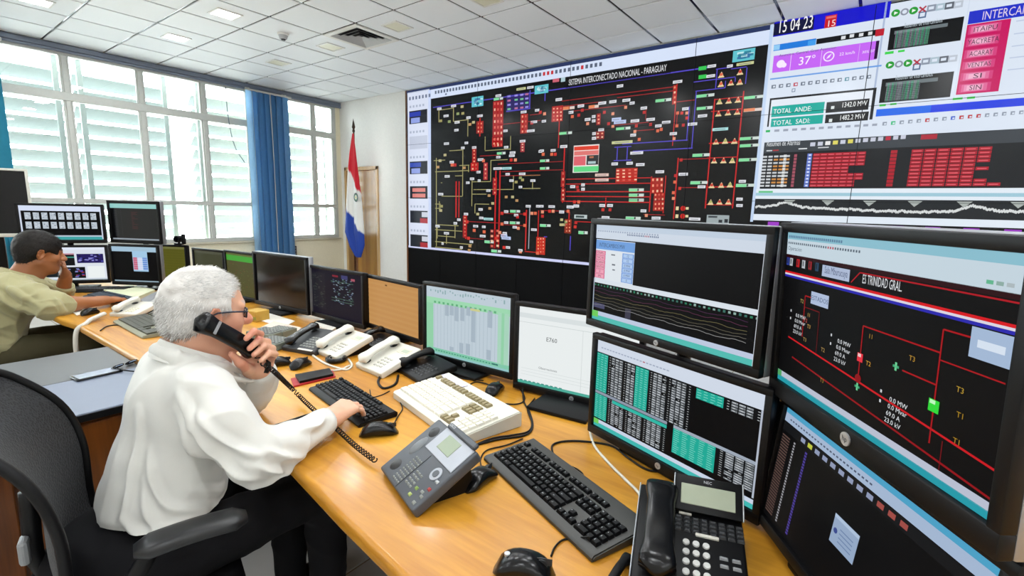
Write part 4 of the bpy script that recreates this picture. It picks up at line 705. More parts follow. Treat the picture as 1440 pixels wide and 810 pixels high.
    c.rect(0, .03, 1, .07, 'B4BACB', 4); c.rect(0, 0, 1, .035, '2596A4', 4); c.rect(0, .03, .03, .07, '4FA060', 5)
def s_alarm(c):
    c.rect(0, 0, 1, 1, '0A0A0B', 1); c.rect(0, .945, 1, 1, '4A9CC0', 3); c.rect(0, .87, 1, .945, '9FB2CC', 2)
    for q in range(26): c.rect(.04+.02*q, .9, .052+.02*q, .912, '4A5468', 3)
    c.rect(0, .79, 1, .865, '141517', 2)
    for q in range(12): c.rect(.14+.05*q, .81, .17+.05*q, .845, 'B8C040' if q in (1, ) else '8A94B0' if q < 9 else '9A4A44', 3)
    for q in range(30):
        y = .05+.024*q; c.rect(.01, y, .07, y+.012, '5A4640', 3); c.rect(.1, y, .112, y+.014, '9A9AA0', 3); c.rect(.185, y, .2, y+.016, '4A3C90', 3)
    c.rect(.43, .34, .56, .55, '90A4C0', 3); c.rect(.43, .525, .56, .55, 'A9BCD4', 4); c.disc(.45, .44, .005, '3A4A8A', 5)
    for q in range(4): c.rect(.47, .47-.03*q, .54, .478-.03*q, '6A80A4', 4)
def big_stack_pole(label, x, y, ang, h):
    t = thing('monitor_pole', label, 'monitor stand', (x, y, TOP), math.radians(ang)); b = NB(); cyl(b, (0, .0, .012), (0, .0, h), .018, n=14); obj('pole', b, M_black, t, True, angle=40)
    b = NB(); box(b, -.13, -.085, 0, .13, .09, .014, .005, 2); obj('base', b, M_black, t)
GRP = 'monitors along the control desk'
L, w, h, zb = mpx((595, 395), (592, 500), (724, 421), 1.44, 2); monitor('desk_monitor', 'black monitor showing a pale green spreadsheet, left of the white document screen', L, 2, w, h, zb, s_sheet, GRP)
L2, w2, h2, zb2 = mpx((725, 423), (719, 544), (835, 447), 1.42, 6, w=w); monitor('desk_monitor', 'black monitor showing a white document page, left of the tall stack', L2, 6, w, h2, zb2, s_doc, GRP, base=(.22, .26), neck_y=.05)
L, w, h, zb = mpx((512, 385), (512, 458), (592, 397), 1.60, -6); monitor('desk_monitor', 'black monitor with a plain orange-brown screen', L, -6, w, h, zb, s_orange, GRP, logo=False)
L, w, h, zb = mpx((433, 375), (436, 446), (511, 383.5), 1.565, 0); monitor('desk_monitor', 'black monitor showing a small dark purple network diagram', L, 0, w, h, max(zb, .765), s_purple, GRP, logo=False)
L, w, h, zb = mpx((355, 353), (360, 427), (431, 365), 1.50, 4); monitor('desk_monitor', 'large black monitor with a blank switched-off screen, beside the purple diagram', L, 4, w, h, zb, s_off, GRP, gloss=True, silver=True)
L, w, h, zb = mpx((315, 351), (320, 400), (358, 358), 1.52, 4, h=.335); monitor('desk_monitor', 'monitor with a green bar across a dark olive screen', L, 4, w, h, zb, s_green, GRP, logo=False)
L, w, h, zb = mpx((270, 348), (275, 395), (314, 352), 1.52, 10, h=.30); monitor('desk_monitor', 'monitor with a dull grey-green screen behind the white-haired head', L, 10, w, h, zb, s_dkolive, GRP, logo=False)
L, w, h, zb = mpx((217, 344), (222, 395), (262, 348), 1.38, 30, h=.30); T_ = monitor('desk_monitor', 'monitor with a plain yellow-olive screen, left of the white-haired head', L, 30, w, h, max(zb, .78), s_olive, GRP, logo=False)
a30 = math.radians(30); ctop = max(zb, .78)+h; wx, wy = L[0]+.2*math.cos(a30)-.02, L[1]+.2*math.sin(a30)+.02
t = thing('webcam', 'small black webcam perched on top of the yellow-olive screen', 'webcam', (wx, wy, ctop), a30); b = NB(); box(b, -.03, -.02, 0, .03, .02, .012, .003, 1); obj('clip', b, M_black, t); b = NB(); cyl(b, (0, -.025, .045), (0, .025, .045), .026, n=16); cyl(b, (0, 0, .01), (0, 0, .03), .008); box(b, .03, -.012, .005, .055, .012, .085, .004, 1); obj('camera_head', b, M_black, t, True, angle=40); b = NB(); cyl(b, (0, -.029, .045), (0, -.024, .045), .014, n=14); obj('lens', b, M_blackg, t)
GS = 'stacked monitors right of the white document screen'
PB = ony(833, 307, 1.275); L, w, h, zb = mpx((833, 307), (837, 459), (1093, 317), 1.275, -21)
monitor('stacked_monitor', 'upper of two stacked monitors, dark trend lines and a pink and blue list', L, -21, w, h, zb, s_trend, GS, stand=False, silver=True, bb=.021)
Lb_, wb, hb, zbb = mpx((835, 467), (835, 609), (1090, 550), 1.268, -19)
monitor('stacked_monitor', 'lower of two stacked monitors, rows of teal and white number tables', Lb_, -19, wb, hb, max(zbb, .762), s_tables, GS, stand=False, base=(.24, .2))
ap = math.radians(-20); big_stack_pole('black pole and base behind the two stacked monitors with trend lines and tables', L[0]+.28*math.cos(ap)+.09*.34, L[1]+.28*math.sin(ap)+.09, -20, .6)
AC = -55; PC = (-.14, 1.12); ac = math.radians(AC)
CU = monitor('stacked_monitor', 'upper of the two stacked monitors at the right edge, red substation diagram', PC, AC, .508, .354, 1.062, s_substation, GS, stand=False, silver=True, gloss=False, bez=.018, bb=.034)
CL = monitor('stacked_monitor', 'lower of the two stacked monitors at the right edge, dark alarm list', (PC[0]-.004, PC[1]-.004), AC, .508, .288, .772, s_alarm, GS, stand=False, silver=True, bez=.02, bb=.022)
CU.rotation_euler.x = math.radians(2.5); CU.location += Vector((.82, .57, 0))*(.30*math.sin(math.radians(2.5))); CL.rotation_euler.x = math.radians(-6)
big_stack_pole('black pole and base behind the two stacked monitors at the right edge', PC[0]+.26*math.cos(ac)+.085*.82, PC[1]+.26*math.sin(ac)+.085*.57, AC, .6)
# left-hand group around the second workplace
GL_ = 'monitors around the man in khaki'
def mon2(label, A, B, zb, h, content, **k):
    d = Vector(B)-Vector(A); monitor('desk_monitor', label, A, math.degrees(math.atan2(d.y, d.x)), d.length, h, zb, content, GL_, **k)
mon2('upper wide monitor over the dark-haired man, two rows of pale icons', (-4.85, .66), (-4.60, 1.09), 1.098, .285, s_thumbs, logo=False, stand=False)
mon2('lower wide monitor behind the raised hand, pale office windows', (-4.85, .66), (-4.59, 1.085), .80, .285, s_windows, logo=False, stand=False)
mon2('upper monitor with a teal title bar over a black screen, left of the window post', (-4.62, 1.12), (-4.25, 1.33), 1.10, .315, s_redlist, logo=False, stand=False, silver=True, gloss=True)
mon2('lower monitor with a black screen and one small pink and blue window', (-4.57, 1.09), (-4.24, 1.30), .79, .305, s_black_window, logo=False, silver=True, stand=False)
pr = onx(38, 238, -5.15); pr2 = onx(43, 333, -5.15)
mon2('pale-framed blank dark monitor at the left edge of the picture', (pr.x-.12, pr.y-.42), (pr.x, pr.y), pr2.z, pr.z-pr2.z, s_off, logo=False, stand=True, frame=mat('pale_frame', 'CFCFC4', .45), gloss=True, floorz=TOP)
for lab, x, y, hh in (('black pole behind the pair of wide stacked monitors at the left', -4.803, .922, .58), ('black pole behind the pair of narrow stacked monitors at the left', -4.463, 1.292, .58)): big_stack_pole(lab, x, y, 60 if x < -4.6 else 30, hh)
# ================================================================== things on the desk
def loft(bm, secs, n=16, pw=2.6, caps=True):
    """secs: (centre, axis a with half width, axis b with half height)"""
    rings = []
    for c_, A, B in secs:
        c_, A, B = Vector(c_), Vector(A), Vector(B); r = []
        for k in range(n):
            t = 2*math.pi*k/n; ct, st = math.cos(t), math.sin(t); r.append(bm.verts.new(c_+A*(abs(ct)**(2/pw)*(1 if ct >= 0 else -1))+B*(abs(st)**(2/pw)*(1 if st >= 0 else -1))))
        rings.append(r)
    for P, Q in zip(rings, rings[1:]):
        for k in range(n): bm.faces.new((P[k], P[(k+1) % n], Q[(k+1) % n], Q[k]))
    if caps: bm.faces.new(rings[0][::-1]); bm.faces.new(rings[-1])
    return rings
KROWS = [  # (x units, width units) per row, from the back row forward
    [(0, 1)]+[(2+i, 1) for i in range(4)]+[(6.5+i, 1) for i in range(4)]+[(11+i, 1) for i in range(4)]+[(15.25+i, 1) for i in range(3)],
    [(i, 1) for i in range(13)]+[(13, 2)]+[(15.25+i, 1) for i in range(3)]+[(18.5+i, 1) for i in range(4)],
    [(0, 1.5)]+[(1.5+i, 1) for i in range(12)]+[(13.5, 1.5)]+[(15.25+i, 1) for i in range(3)]+[(18.5+i, 1) for i in range(4)],
    [(0, 1.75)]+[(1.75+i, 1) for i in range(11)]+[(12.75, 2.25)]+[(18.5+i, 1) for i in range(4)],
    [(0, 1.25)]+[(1.25+i, 1) for i in range(11)]+[(12.25, 2.75)]+[(16.25, 1)]+[(18.5+i, 1) for i in range(4)],
    [(0, 1.5), (1.5, 1), (2.5, 1.5), (4, 6), (10, 1.5), (11.5, 1), (12.5, 1), (13.5, 1.5)]+[(15.25+i, 1) for i in range(3)]+[(18.5, 2), (20.5, 1), (21.5, 1)]]
LEG = ['ESC', *['F%d' % i for i in range(1, 13)], 'P', 'S', 'B']+list('°1234567890-=')+['BK', 'I', 'H', 'U', 'N', '/', '*', '-']+['TAB']+list('QWERTYUIOP[]')+['EN', 'D', 'E', 'V', '7', '8', '9', '+']+['CAP']+list('ASDFGHJKLÑ;')+['EN', '4', '5', '6', '+']+['SH']+list('<ZXCVBNM,._')+['SH', '^', '1', '2', '3', 'E']+['CT', 'W', 'AL', '', 'AL', 'W', 'M', 'CT', '<', 'v', '>', '0', '.', 'E']
_KM = {}
def key_mesh(w, d, h, m, tag_):
    k = (round(w, 4), round(d, 4), tag_)
    if k not in _KM:
        b = NB(); a = [b.verts.new(p) for p in ((-w/2, -d/2, 0), (w/2, -d/2, 0), (w/2, d/2, 0), (-w/2, d/2, 0))]; i = .0018; j = .0026
        m1 = [b.verts.new(p) for p in ((-w/2+i, -d/2+i, h*.85), (w/2-i, -d/2+i, h*.85), (w/2-i, d/2-i, h*.85), (-w/2+i, d/2-i, h*.85))]; t = [b.verts.new(p) for p in ((-w/2+j, -d/2+j, h), (w/2-j, -d/2+j, h), (w/2-j, d/2-j, h), (-w/2+j, d/2-j, h))]
        for A, B in ((a, m1), (m1, t)):
            for q in range(4): b.faces.new((A[q], A[(q+1) % 4], B[(q+1) % 4], B[q]))
        b.faces.new(t); me = bpy.data.meshes.new('key'); b.to_mesh(me); b.free(); me.materials.append(m); _KM[k] = me
    return _KM[k]
def keyboard(label, loc, rz, U=.0186, depth=.165, h0=.014, h1=.026, case=M_dark, keym=M_black, single=True, legends=True, lcol='C8CCD0', extra=.012, top_strip=.03, group=None, brown=None, keyh=.008):
    W_ = 22.5*U+2*extra; t = thing('keyboard', label, 'keyboard', loc, rz, group); sl = math.atan2(h1-h0, depth)
    b = NB(); loft(b, [((x, depth/2, 0), (0, depth/2-(.004 if abs(x) > W_/2-.004 else 0), 0), (0, 0, 1)) for x in (-W_/2, W_/2)]) if False else None
    prof = [(0, .002), (.004, 0), (depth-.004, 0), (depth, .004), (depth, h1-.006), (depth-.008, h1), (.006, h0), (0, h0-.005)]
    A = [[b.verts.new((x, y, z)) for y, z in prof] for x in (-W_/2, W_/2)]; n = len(prof)
    for q in range(n): b.faces.new((A[0][q], A[0][(q+1) % n], A[1][(q+1) % n], A[1][q]))
    b.faces.new(A[0]); b.faces.new(A[1][::-1]); bmesh.ops.bevel(b, geom=[e for e in b.edges if abs(e.verts[0].co.x-e.verts[1].co.x) < 1e-5], offset=.003, segments=2, affect='EDGES')
    obj('case', b, case, t, True, angle=40)
    S = Matrix.Translation((0, 0, h0+.0005)) @ Matrix.Rotation(sl, 4, 'X'); kd = (depth-top_strip-.022)/6.4; jb = NB() if not single else None; lc = Canvas(); li = 0
    bw = NB()
    for ri, row in enumerate(KROWS):
        y = depth-top_strip-kd*(.5+ri)-(0 if ri == 0 else .4*kd)
        for xu, wu in row:
            x = -W_/2+extra+(xu+wu/2)*U
            if single:
                o = obj('key', key_mesh(wu*U-.0016, kd-.0016, keyh, brown if (brown and (ri == 0 or 15 < xu < 18.2)) else keym, label[:12]+('b' if brown and (ri == 0 or 15 < xu < 18.2) else '')), None, t); o.matrix_local = S @ Matrix.Translation((x, y, -.001))
            else: box(jb if not (brown and (ri == 0 or xu > 15)) else bw, x-(wu*U-.0016)/2, y-(kd-.0016)/2, -.001, x+(wu*U-.0016)/2, y+(kd-.0016)/2, keyh, M=S)
            if legends and li < len(LEG) and LEG[li]: lc.text(LEG[li], x-(wu*U)*.28, y-kd*.1, .0042 if len(LEG[li]) < 2 else .0028, lcol, 1)
            li += 1
    if not single: obj('keys', jb, keym, t, kind='stuff'); (obj('brown_keys', bw, brown, t, kind='stuff') if brown else bw.free())
    if legends and lc.V:
        me = lc.mesh('key_legends', 0); o = obj('key_legends', me, PRINT, t, kind='stuff'); o.matrix_local = S @ Matrix.Translation((0, 0, keyh-.0007)) @ Matrix(((1, 0, 0, 0), (0, 0, 1, 0), (0, 1, 0, 0), (0, 0, 0, 1)))
    return t, S, W_
def place(pl, pr, z):
    """centre of the front edge and turn, from the photo's front corners at height z"""
    a, b_ = onz(*pl, z), onz(*pr, z); return Vector(((a.x+b_.x)/2, (a.y+b_.y)/2, TOP)), math.atan2(b_.y-a.y, b_.x-a.x)
p, r = place((680, 640), (833, 783), .765); keyboard('black keyboard nearest the camera, on the open desk beside the big black desk phone', p, r, depth=.17, extra=.016, top_strip=.034, group='black keyboards', case=mat('keyboard_grey', '2E2E2B', .45, bump=.05, bscale=900))
p, r = place((430, 541), (510, 600), .765); keyboard('slim black keyboard under the right hand of the man in white', p, r, U=.0176, depth=.135, h0=.012, h1=.02, top_strip=.008, extra=.006, group='black keyboards', lcol='70757A', case=M_black)
p, r = place((549, 548), (650, 622), .775); kb, S, W_ = keyboard('thick off-white terminal keyboard with olive-brown function keys', p, r, U=.0186, depth=.235, h0=.028, h1=.052, case=M_offw, keym=mat('ivory_keys', 'E4E0D2', .42), brown=mat('olive_keys', '8C7F5C', .45), top_strip=.045, legends=True, lcol='8A8A84', keyh=.009)
b = NB(); box(b, -W_/2+.01, .185, .051, -W_/2+.16, .215, .0525, M=None); o = obj('label_strip', b, mat('lilac_paper', 'C9C4DC', .6), kb); c = Canvas()
for q in range(5): c.rect(.02+.024*q, .006, .034+.024*q, .016, ['4A3F8A', '6A60A4', '3A3470', '8A84B8', '54499A'][q], 1)
p, r = place((152, 448), (209, 479), .76); keyboard('old grey-beige keyboard beside the white phone at the far workplace', p, r, U=.021, depth=.2, case=mat('grey_beige_plastic', '85846F', .5), keym=mat('dark_olive_keys', '45453A', .5), single=False, legends=False, top_strip=.015)
p, r = place((112, 417), (140, 432), .76); keyboard('dark blue-grey keyboard under the forearm of the man in khaki', onz(135, 421, .76)-Vector((0, 0, .01)), math.radians(8), U=.0165, depth=.15, case=mat('slate_plastic', '37424E', .5), keym=mat('slate_keys', '2E3844', .5), single=False, legends=False)
keyboard('black keyboard standing under the screens of the man in khaki', Vector((-4.5, .95, TOP)), math.radians(48), U=.0175, depth=.14, case=M_black, keym=M_dark, single=False, legends=False)
# mice
def mouse(label, loc, rz, L=.11, w=.058, h=.036, logo=False, body=M_blackg):
    t = thing('computer_mouse', label, 'mouse', loc, rz, 'computer mice'); b = NB(); secs = []
    for k in range(11):
        u = k/10; y = (u-.5)*L; e = math.sqrt(max(0, 1-(2*u-1)**4)); hw = w/2*(.25+.75*e)*(1-.12*math.sin(u*math.pi)); hh = h*(.18+.82*math.sin(math.pi*min(1, (u*.86+.1)))**.8)*e+.003
        secs.append(((0, y, hh/2), (hw, 0, 0), (0, 0, hh/2)))
    loft(b, secs, 20, 2.4); obj('body', b, body, t, True, angle=60)
    b = NB(); cyl(b, (-.004, L*.27, h*.62), (.004, L*.27, h*.62), .012, n=16); obj('scroll_wheel', b, M_dark, t, True, angle=40)
    b = NB(); box(b, -.0006, .004, h*.6, .0006, L*.44, h*.93); obj('button_seam', b, mat('seam', '303234', .4), t)
    if logo: b = NB(); cyl(b, (0, -L*.28, h*.85), (0, -L*.28, h*.965), .0055, n=14); obj('logo', b, M_silver, t)
    return t
mouse('black mouse between the grey phone and the nearest keyboard', onz(675, 679), math.radians(2), L=.112)
mouse('black mouse cut by the bottom edge, in front of the nearest keyboard', onz(737, 808), math.radians(-62), L=.118, w=.066, h=.042, logo=True)
mouse('black mouse beside the slim keyboard under the hand of the man in white', onz(533, 611), math.radians(-38), L=.115)
mouse('small black mouse under the spreadsheet screen', onz(696, 552), math.radians(15), L=.1)
mouse('black mouse standing right of the raised telephone hand', onz(423, 516), math.radians(20), L=.1, w=.062)
mouse('black mouse half behind the raised telephone hand', onz(393, 514), math.radians(-20), L=.1)
mouse('black mouse by the white phone, under the forearm of the man in khaki', onz(127, 442), math.radians(30), L=.1)
# phones
def handset(parent, M, L=.2, w=.044, m=M_black, name='handset', arch=.012, thick=.02):
    b = NB(); secs = []
    for k in range(15):
        u = k/14; y = (u-.5)*L; e = abs(2*u-1); end = 1 if e < .9 else math.sqrt(max(.02, 1-((e-.9)/.1)**2)); hw = w/2*(.82+.18*min(1, max(0, (e-.45)*4)))*end; th = thick/2*(.8+.5*min(1, max(0, (e-.5)*4)))*end
        secs.append(((0, y, arch*(1-e**2)+thick*.5), (hw, 0, 0), (0, 0, th)))
    loft(b, secs, 18, 3); o = obj(name, b, m, parent, True, angle=60); o.matrix_local = M; return o
def phone(label, loc, rz, w, d, hf, hb, body, hset=True, keym=M_grey, hs_m=None, disp='B9C4A8', plate=None, hs_w=.05, nkey=(3, 4), kx=None, kw=.013, kh=.009, flip=False, extra_rows=2, group='desk phones', round_keys=False, foot=True, disp_tilt=0., cradle=True):
    t = thing('desk_phone', label, 'telephone', loc, rz, group); sl = math.atan2(hb-hf, d); S = Matrix.Translation((0, 0, hf)) @ Matrix.Rotation(sl, 4, 'X'); D = math.hypot(d, hb-hf)
    b = NB(); th = min(.028, hf+.012)
    box(b, -w/2, 0, -th, w/2, D, 0, .006, 3, M=S); obj('body', b, body, t, True, angle=40)
    if foot:
        b = NB(); prism(b, [(.02, 0), (d*1.02, 0), (d*.98, hb-th-.004), (d*.55, (hf+(hb-hf)*.55)-th-.002)], -w*.36, w*.36, Matrix(((0, 0, 1, 0), (1, 0, 0, 0), (0, 1, 0, 0), (0, 0, 0, 1)))); obj('stand_foot', b, M_black, t)
    x0 = -w/2+.012
    if cradle:
        for y in (.035, D-.035):
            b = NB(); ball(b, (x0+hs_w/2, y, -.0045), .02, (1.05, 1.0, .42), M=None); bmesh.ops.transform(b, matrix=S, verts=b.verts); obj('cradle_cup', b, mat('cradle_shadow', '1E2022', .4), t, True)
    if hset: handset(t, S @ Matrix.Translation((x0+hs_w/2, D/2, .004)), L=D*.98, w=hs_w, m=hs_m or body, thick=.026)
    kx = -w/2+hs_w+.03 if kx is None else kx; ky = D*.14
    for i in range(nkey[0]):
        for j in range(nkey[1]):
            M = S @ Matrix.Translation((kx+i*kw*1.35+kw/2, ky+j*kh*1.75+kh/2, 0))
            if round_keys:
                k = ('rk', round(kw, 4), keym.name)
                if k not in _KM: bb = NB(); cyl(bb, (0, 0, -.001), (0, 0, .0035), kw*.5, kw*.46, 14); me = bpy.data.meshes.new('key'); bb.to_mesh(me); bb.free(); me.materials.append(keym); _KM[k] = me
                o = obj('key', _KM[k], None, t)
            else: o = obj('key', key_mesh(kw, kh, .0035, keym, 'ph'+keym.name), None, t)
            o.matrix_local = M
    return t, S, D, kx
def flat(parent, S, x0, y0, x1, y1, col_m, name, th=.002, bev=.001):
    b = NB(); box(b, x0, y0, -.0005, x1, y1, th, bev, 1, M=S); return obj(name, b, col_m, parent)
M_lcd = mat('lcd_glass', '8E9A84', .35, var=.03, spec=.3); M_lcd2 = mat('lcd_pale', 'A8B09A', .35, spec=.3); M_silv2 = mat('silver_face', 'A2A6AE', .4, .2)
M_gph = mat('slate_grey_plastic', '4A4E54', .45, bump=.03, bscale=900); M_gkey = mat('pale_grey_keys', '858984', .45)
# grey phone whose handset is in use
p, r = place((534, 660), (578, 722), .765); GP, S, D, kx = phone('dark grey desk phone with silver display face and empty cradle', p, r, .215, .165, .02, .115, M_gph, hset=False, keym=M_gkey, nkey=(3, 4), kx=.008, kw=.009, kh=.0062, hs_w=.05)
flat(GP, S, -.045, D*.60, .1, D-.004, M_silv2, 'display_face', .003); flat(GP, S, -.012, D*.70, .052, D*.93, M_lcd, 'display', .0042)
flat(GP, S, -.04, D-.004, .1, D+.012, M_gph, 'top_bar', .012, .003); c = Canvas(); c.text('CISCO', 0, 0, .007, 'D8DCE0', 1); o = obj('maker_name', c.mesh('maker_name', 0), PRINT, GP); o.matrix_local = S @ Matrix.Translation((-.034, D+.002, .0126)) @ Matrix(((1, 0, 0, 0), (0, 0, 1, 0), (0, 1, 0, 0), (0, 0, 0, 1)))
for i in range(4):
    for j in range(8): o = obj('line_key', key_mesh(.0065, .005, .003, M_gkey, 'line'), None, GP); o.matrix_local = S @ Matrix.Translation((-.028+.011*i-.0*j, .012+.0098*j, 0)) if False else S @ Matrix.Translation((-.036+.0098*i, .014+.0098*j, 0))
b = NB(); ring_ = [(.0125, .0125)]; cyl(b, (.068, D*.47, 0), (.068, D*.47, .003), .017, n=22); bmesh.ops.transform(b, matrix=S, verts=b.verts); obj('navigation_pad', b, M_silv2, GP, True, angle=40)
b = NB(); cyl(b, (.068, D*.47, .003), (.068, D*.47, .0045), .009, n=18); bmesh.ops.transform(b, matrix=S, verts=b.verts); obj('navigation_centre', b, M_gph, GP, True, angle=40)
for q, (x, y, m_) in enumerate(((.09, .42, M_silver), (.092, .3, mat('red_key', 'A0302C', .4)), (.082, .22, M_gkey), (.092, .18, M_gkey), (.058, .2, mat('green_key', '7E9A4A', .4)), (.058, .1, mat('green_key2', '9AA85A', .4)), (.09, .08, M_gkey))): o = obj('key', key_mesh(.011, .0085, .0035, m_, 'gp%d' % q), None, GP); o.matrix_local = S @ Matrix.Translation((x, D*y, 0))
flat(GP, S, -.001, .004, .0, D*.58, mat('seam_dark', '17181A', .5), 'seam', .0012, 0)
b = NB(); ball(b, (-w*0-.07, D*.55, -.002), .026, (.62, 1.25, .3)); bmesh.ops.transform(b, matrix=S, verts=b.verts); obj('cradle_ridge', b, mat('grey_ridge', '6E7276', .4), GP, True)
# big black phone, bottom right
p, r = place((886, 812), (1034, 812), .77); BP, S, D, kx = phone('big black desk phone with white round keys and tilted display, bottom right', Vector((-.19, .80, TOP)), math.radians(18), .205, .235, .02, .075, M_black, keym=mat('white_round_keys', 'D2D2CE', .35), nkey=(3, 4), kx=-.012, kw=.0135, kh=.0125, round_keys=True, hs_w=.068, hs_m=M_blackg)
S2 = S @ Matrix.Translation((.004, D*.74, .006)) @ Matrix.Rotation(math.radians(28), 4, 'X')
b = NB(); box(b, -.035, 0, -.008, .098, .075, .006, .003, 2, M=S2); obj('display_housing', b, M_black, BP, True, angle=40); flat(BP, S2, -.022, .014, .084, .056, M_lcd2, 'display', .0072); flat(BP, S2, -.037, .0, -.0345, .075, M_silver, 'silver_edge', .008); flat(BP, S2, .0975, .0, .1, .075, M_silver, 'silver_edge', .008)
for j in range(4):
    for i in range(8): o = obj('line_key', key_mesh(.0135, .0085, .004, M_dark, 'bigline'), None, BP); o.matrix_local = S @ Matrix.Translation((-.02+.0165*i, D*.56+.0105*j, 0))
for x0, y0, x1, y1, m_ in ((.012, .515, .055, .545, M_offw), (-.02, .72, .005, .738, M_offw)): flat(BP, S, x0, D*y0, x1, D*y1, m_, 'paper_label', .0045)
for x, y, m_ in ((-.005, .06, mat('red_phone_key', 'B02830', .4)), (.018, .05, M_grey), (.04, .045, M_grey), (.062, .36, M_grey), (.084, .36, M_grey), (.062, .29, M_grey), (.084, .29, M_grey), (.086, .2, M_offw)): o = obj('key', key_mesh(.015, .0075, .004, m_, 'bp'+m_.name), None, BP); o.matrix_local = S @ Matrix.Translation((x, D*y, 0))
b = NB(); cyl(b, (.078, D*.09, 0), (.078, D*.09, .004), .019, n=22); bmesh.ops.transform(b, matrix=S, verts=b.verts); obj('navigation_pad', b, M_silv2, BP, True, angle=40); b = NB(); cyl(b, (.078, D*.09, .004), (.078, D*.09, .0055), .010, n=18); bmesh.ops.transform(b, matrix=S, verts=b.verts); obj('navigation_centre', b, M_offw, BP, True, angle=40)
c = Canvas(); c.text('NEC', 0, 0, .006, 'C8CCD0', 1); o = obj('maker_name', c.mesh('maker_name', 0), PRINT, BP); o.matrix_local = S2 @ Matrix.Translation((.022, .062, .0065)) @ Matrix(((1, 0, 0, 0), (0, 0, 1, 0), (0, 1, 0, 0), (0, 0, 0, 1)))
flat(BP, S, -.104, .0, -.1015, D, M_silver, 'silver_edge', .002)
handset(tag(thing('phone_handset', 'x', 'handset', onz(890, 800, .75)), 'slim black handset lying left of the big black desk phone, at the bottom edge', 'handset'), Matrix.Translation((-.012, -.045, .0)) @ Matrix.Rotation(math.radians(2), 4, 'Z'), L=.12, w=.02, thick=.018, m=M_black, name='shell')
# white phones
for lab, pl, pr, dd in (('white desk phone with keypad, in front of the orange-brown screen', (497, 512), (537, 527), .2), ('white desk phone left of the other white one, cord tape roll before it', (440, 492), (472, 503), .19)):
    p, r = place(pl, pr, .768); t, S, D, kx = phone(lab, p, r-.05, .19, dd, .022, .085, M_offw, keym=mat('grey_white_keys', 'B5B3A8', .45), hs_m=M_offw, nkey=(3, 4), kx=.0, kw=.015, kh=.0105, group='white desk phones', hs_w=.06)
    flat(t, S, .01, D*.68, .075, D*.86, M_beige, 'label_panel', .002)
    flat(t, S, .03, D*.72, .07, D*.82, M_lcd2, 'display', .003)
# black phones
p, r = place((392, 497), (440, 484), .765); t, S, D, kx = phone('black desk phone with handset, between the raised hand and the white phones', onz(418, 497), math.radians(14), .2, .2, .02, .07, M_dark, keym=M_gkey, hs_m=M_blackg, nkey=(5, 5), kx=-.015, kw=.013, kh=.011); flat(t, S, .0, -.0, .085, .012, M_offw, 'paper_label', .002)
p, r = place((545, 530), (600, 540), .765); t, S, D, kx = phone('black desk phone with handset, between the white phone and the off-white keyboard', onz(572, 531), math.radians(-14), .21, .17, .018, .05, M_black, keym=M_dark, hs_m=M_black, nkey=(5, 5), kx=-.015, kw=.014, kh=.01)
t, S, D, kx = phone('black desk phone behind the two white phones, under the purple diagram screen', onz(503, 494)+Vector((-.02, .06, 0)), math.radians(-5), .17, .14, .018, .045, M_black, keym=M_dark, hs_m=M_blackg, nkey=(3, 4))
t, S, D, kx = phone('off-white phone with long handset beside the far grey-beige keyboard', onz(172, 446), math.radians(32), .17, .18, .02, .06, M_offw, keym=M_beige, hs_m=M_offw, nkey=(3, 4))
for lab, q, rz, w_, d_ in (('small grey-green keypad box in front of the black desk phone', (362, 478), .25, .16, .12), ('grey-green keypad box behind the raised telephone hand', (372, 492), .25, .14, .12), ('dark keypad box left of the black desk phone handset', (385, 474), .3, .12, .1)):
    t = thing('keypad_box', lab, 'keypad', onz(*q), rz, 'keypad boxes'); b = NB(); box(b, -w_/2, 0, 0, w_/2, d_, .035, .005, 2); obj('body', b, mat('greygreen_plastic', '6E7468', .5), t); S = Matrix.Translation((0, 0, .035)); flat(t, S, -w_*.45, d_*.1, w_*.45, d_*.92, M_dark, 'keypad_plate', .001)
    for i in range(6):
        for j in range(5): o = obj('key', key_mesh(.013, .011, .004, M_gkey, 'kp'), None, t); o.matrix_local = S @ Matrix.Translation((-w_*.38+w_*.15*i, d_*.2+d_*.15*j, .001))
# papers, books and small things
def sheet(label, pts, m, z=.752, th=.003, cat='paper', name='paper_sheet', group=None):
    b = NB(); prism(b, [(onz(px, py, TOP).x, onz(px, py, TOP).y) for px, py in pts], z-.0015, z-.0015+th); return tag(obj(name, b, m), label, cat, group)
M_pap = mat('pale_green_paper', 'D6DAB8', .7, var=.04); M_pink = mat('pinkish_paper', 'D9C4B4', .7); M_papw = mat('white_paper', 'E2DED4', .7)
sheet('pale green paper pad under the lower left screens', [(146, 411), (184, 404), (218, 411), (186, 425)], M_pap, th=.02, cat='paper pad', name='paper_pad')
sheet('cream paper lying in front of the blank black screen', [(362, 450), (375, 440), (415, 452), (398, 461)], M_papw); sheet('pinkish paper under the blank black screen', [(366, 462), (385, 453), (424, 462), (412, 472)], M_pink, z=.7545)
sheet('white crumpled paper under the purple diagram screen', [(440, 458), (452, 452), (478, 460), (466, 468)], M_papw, th=.012)
sheet('grey document tray at the right end of the paper pad', [(196, 424), (220, 412), (232, 420), (210, 430)], M_grey, th=.012, cat='tray', name='document_tray')
sheet('white sheet under the forearm of the man in khaki', [(100, 438), (125, 432), (135, 437), (108, 444)], M_papw)
t = thing('yellow_box', 'small yellow-brown cardboard box beside the nose of the man in white', 'box', onz(352, 452), .2); b = NB(); box(b, -.05, 0, 0, .05, .09, .06, .003, 1); obj('carton', b, mat('yellow_card', 'B8923A', .6), t); b = NB(); box(b, -.05, -.0015, .012, .05, .0, .03); obj('label', b, mat('olive_label', '8A8A3A', .6), t)
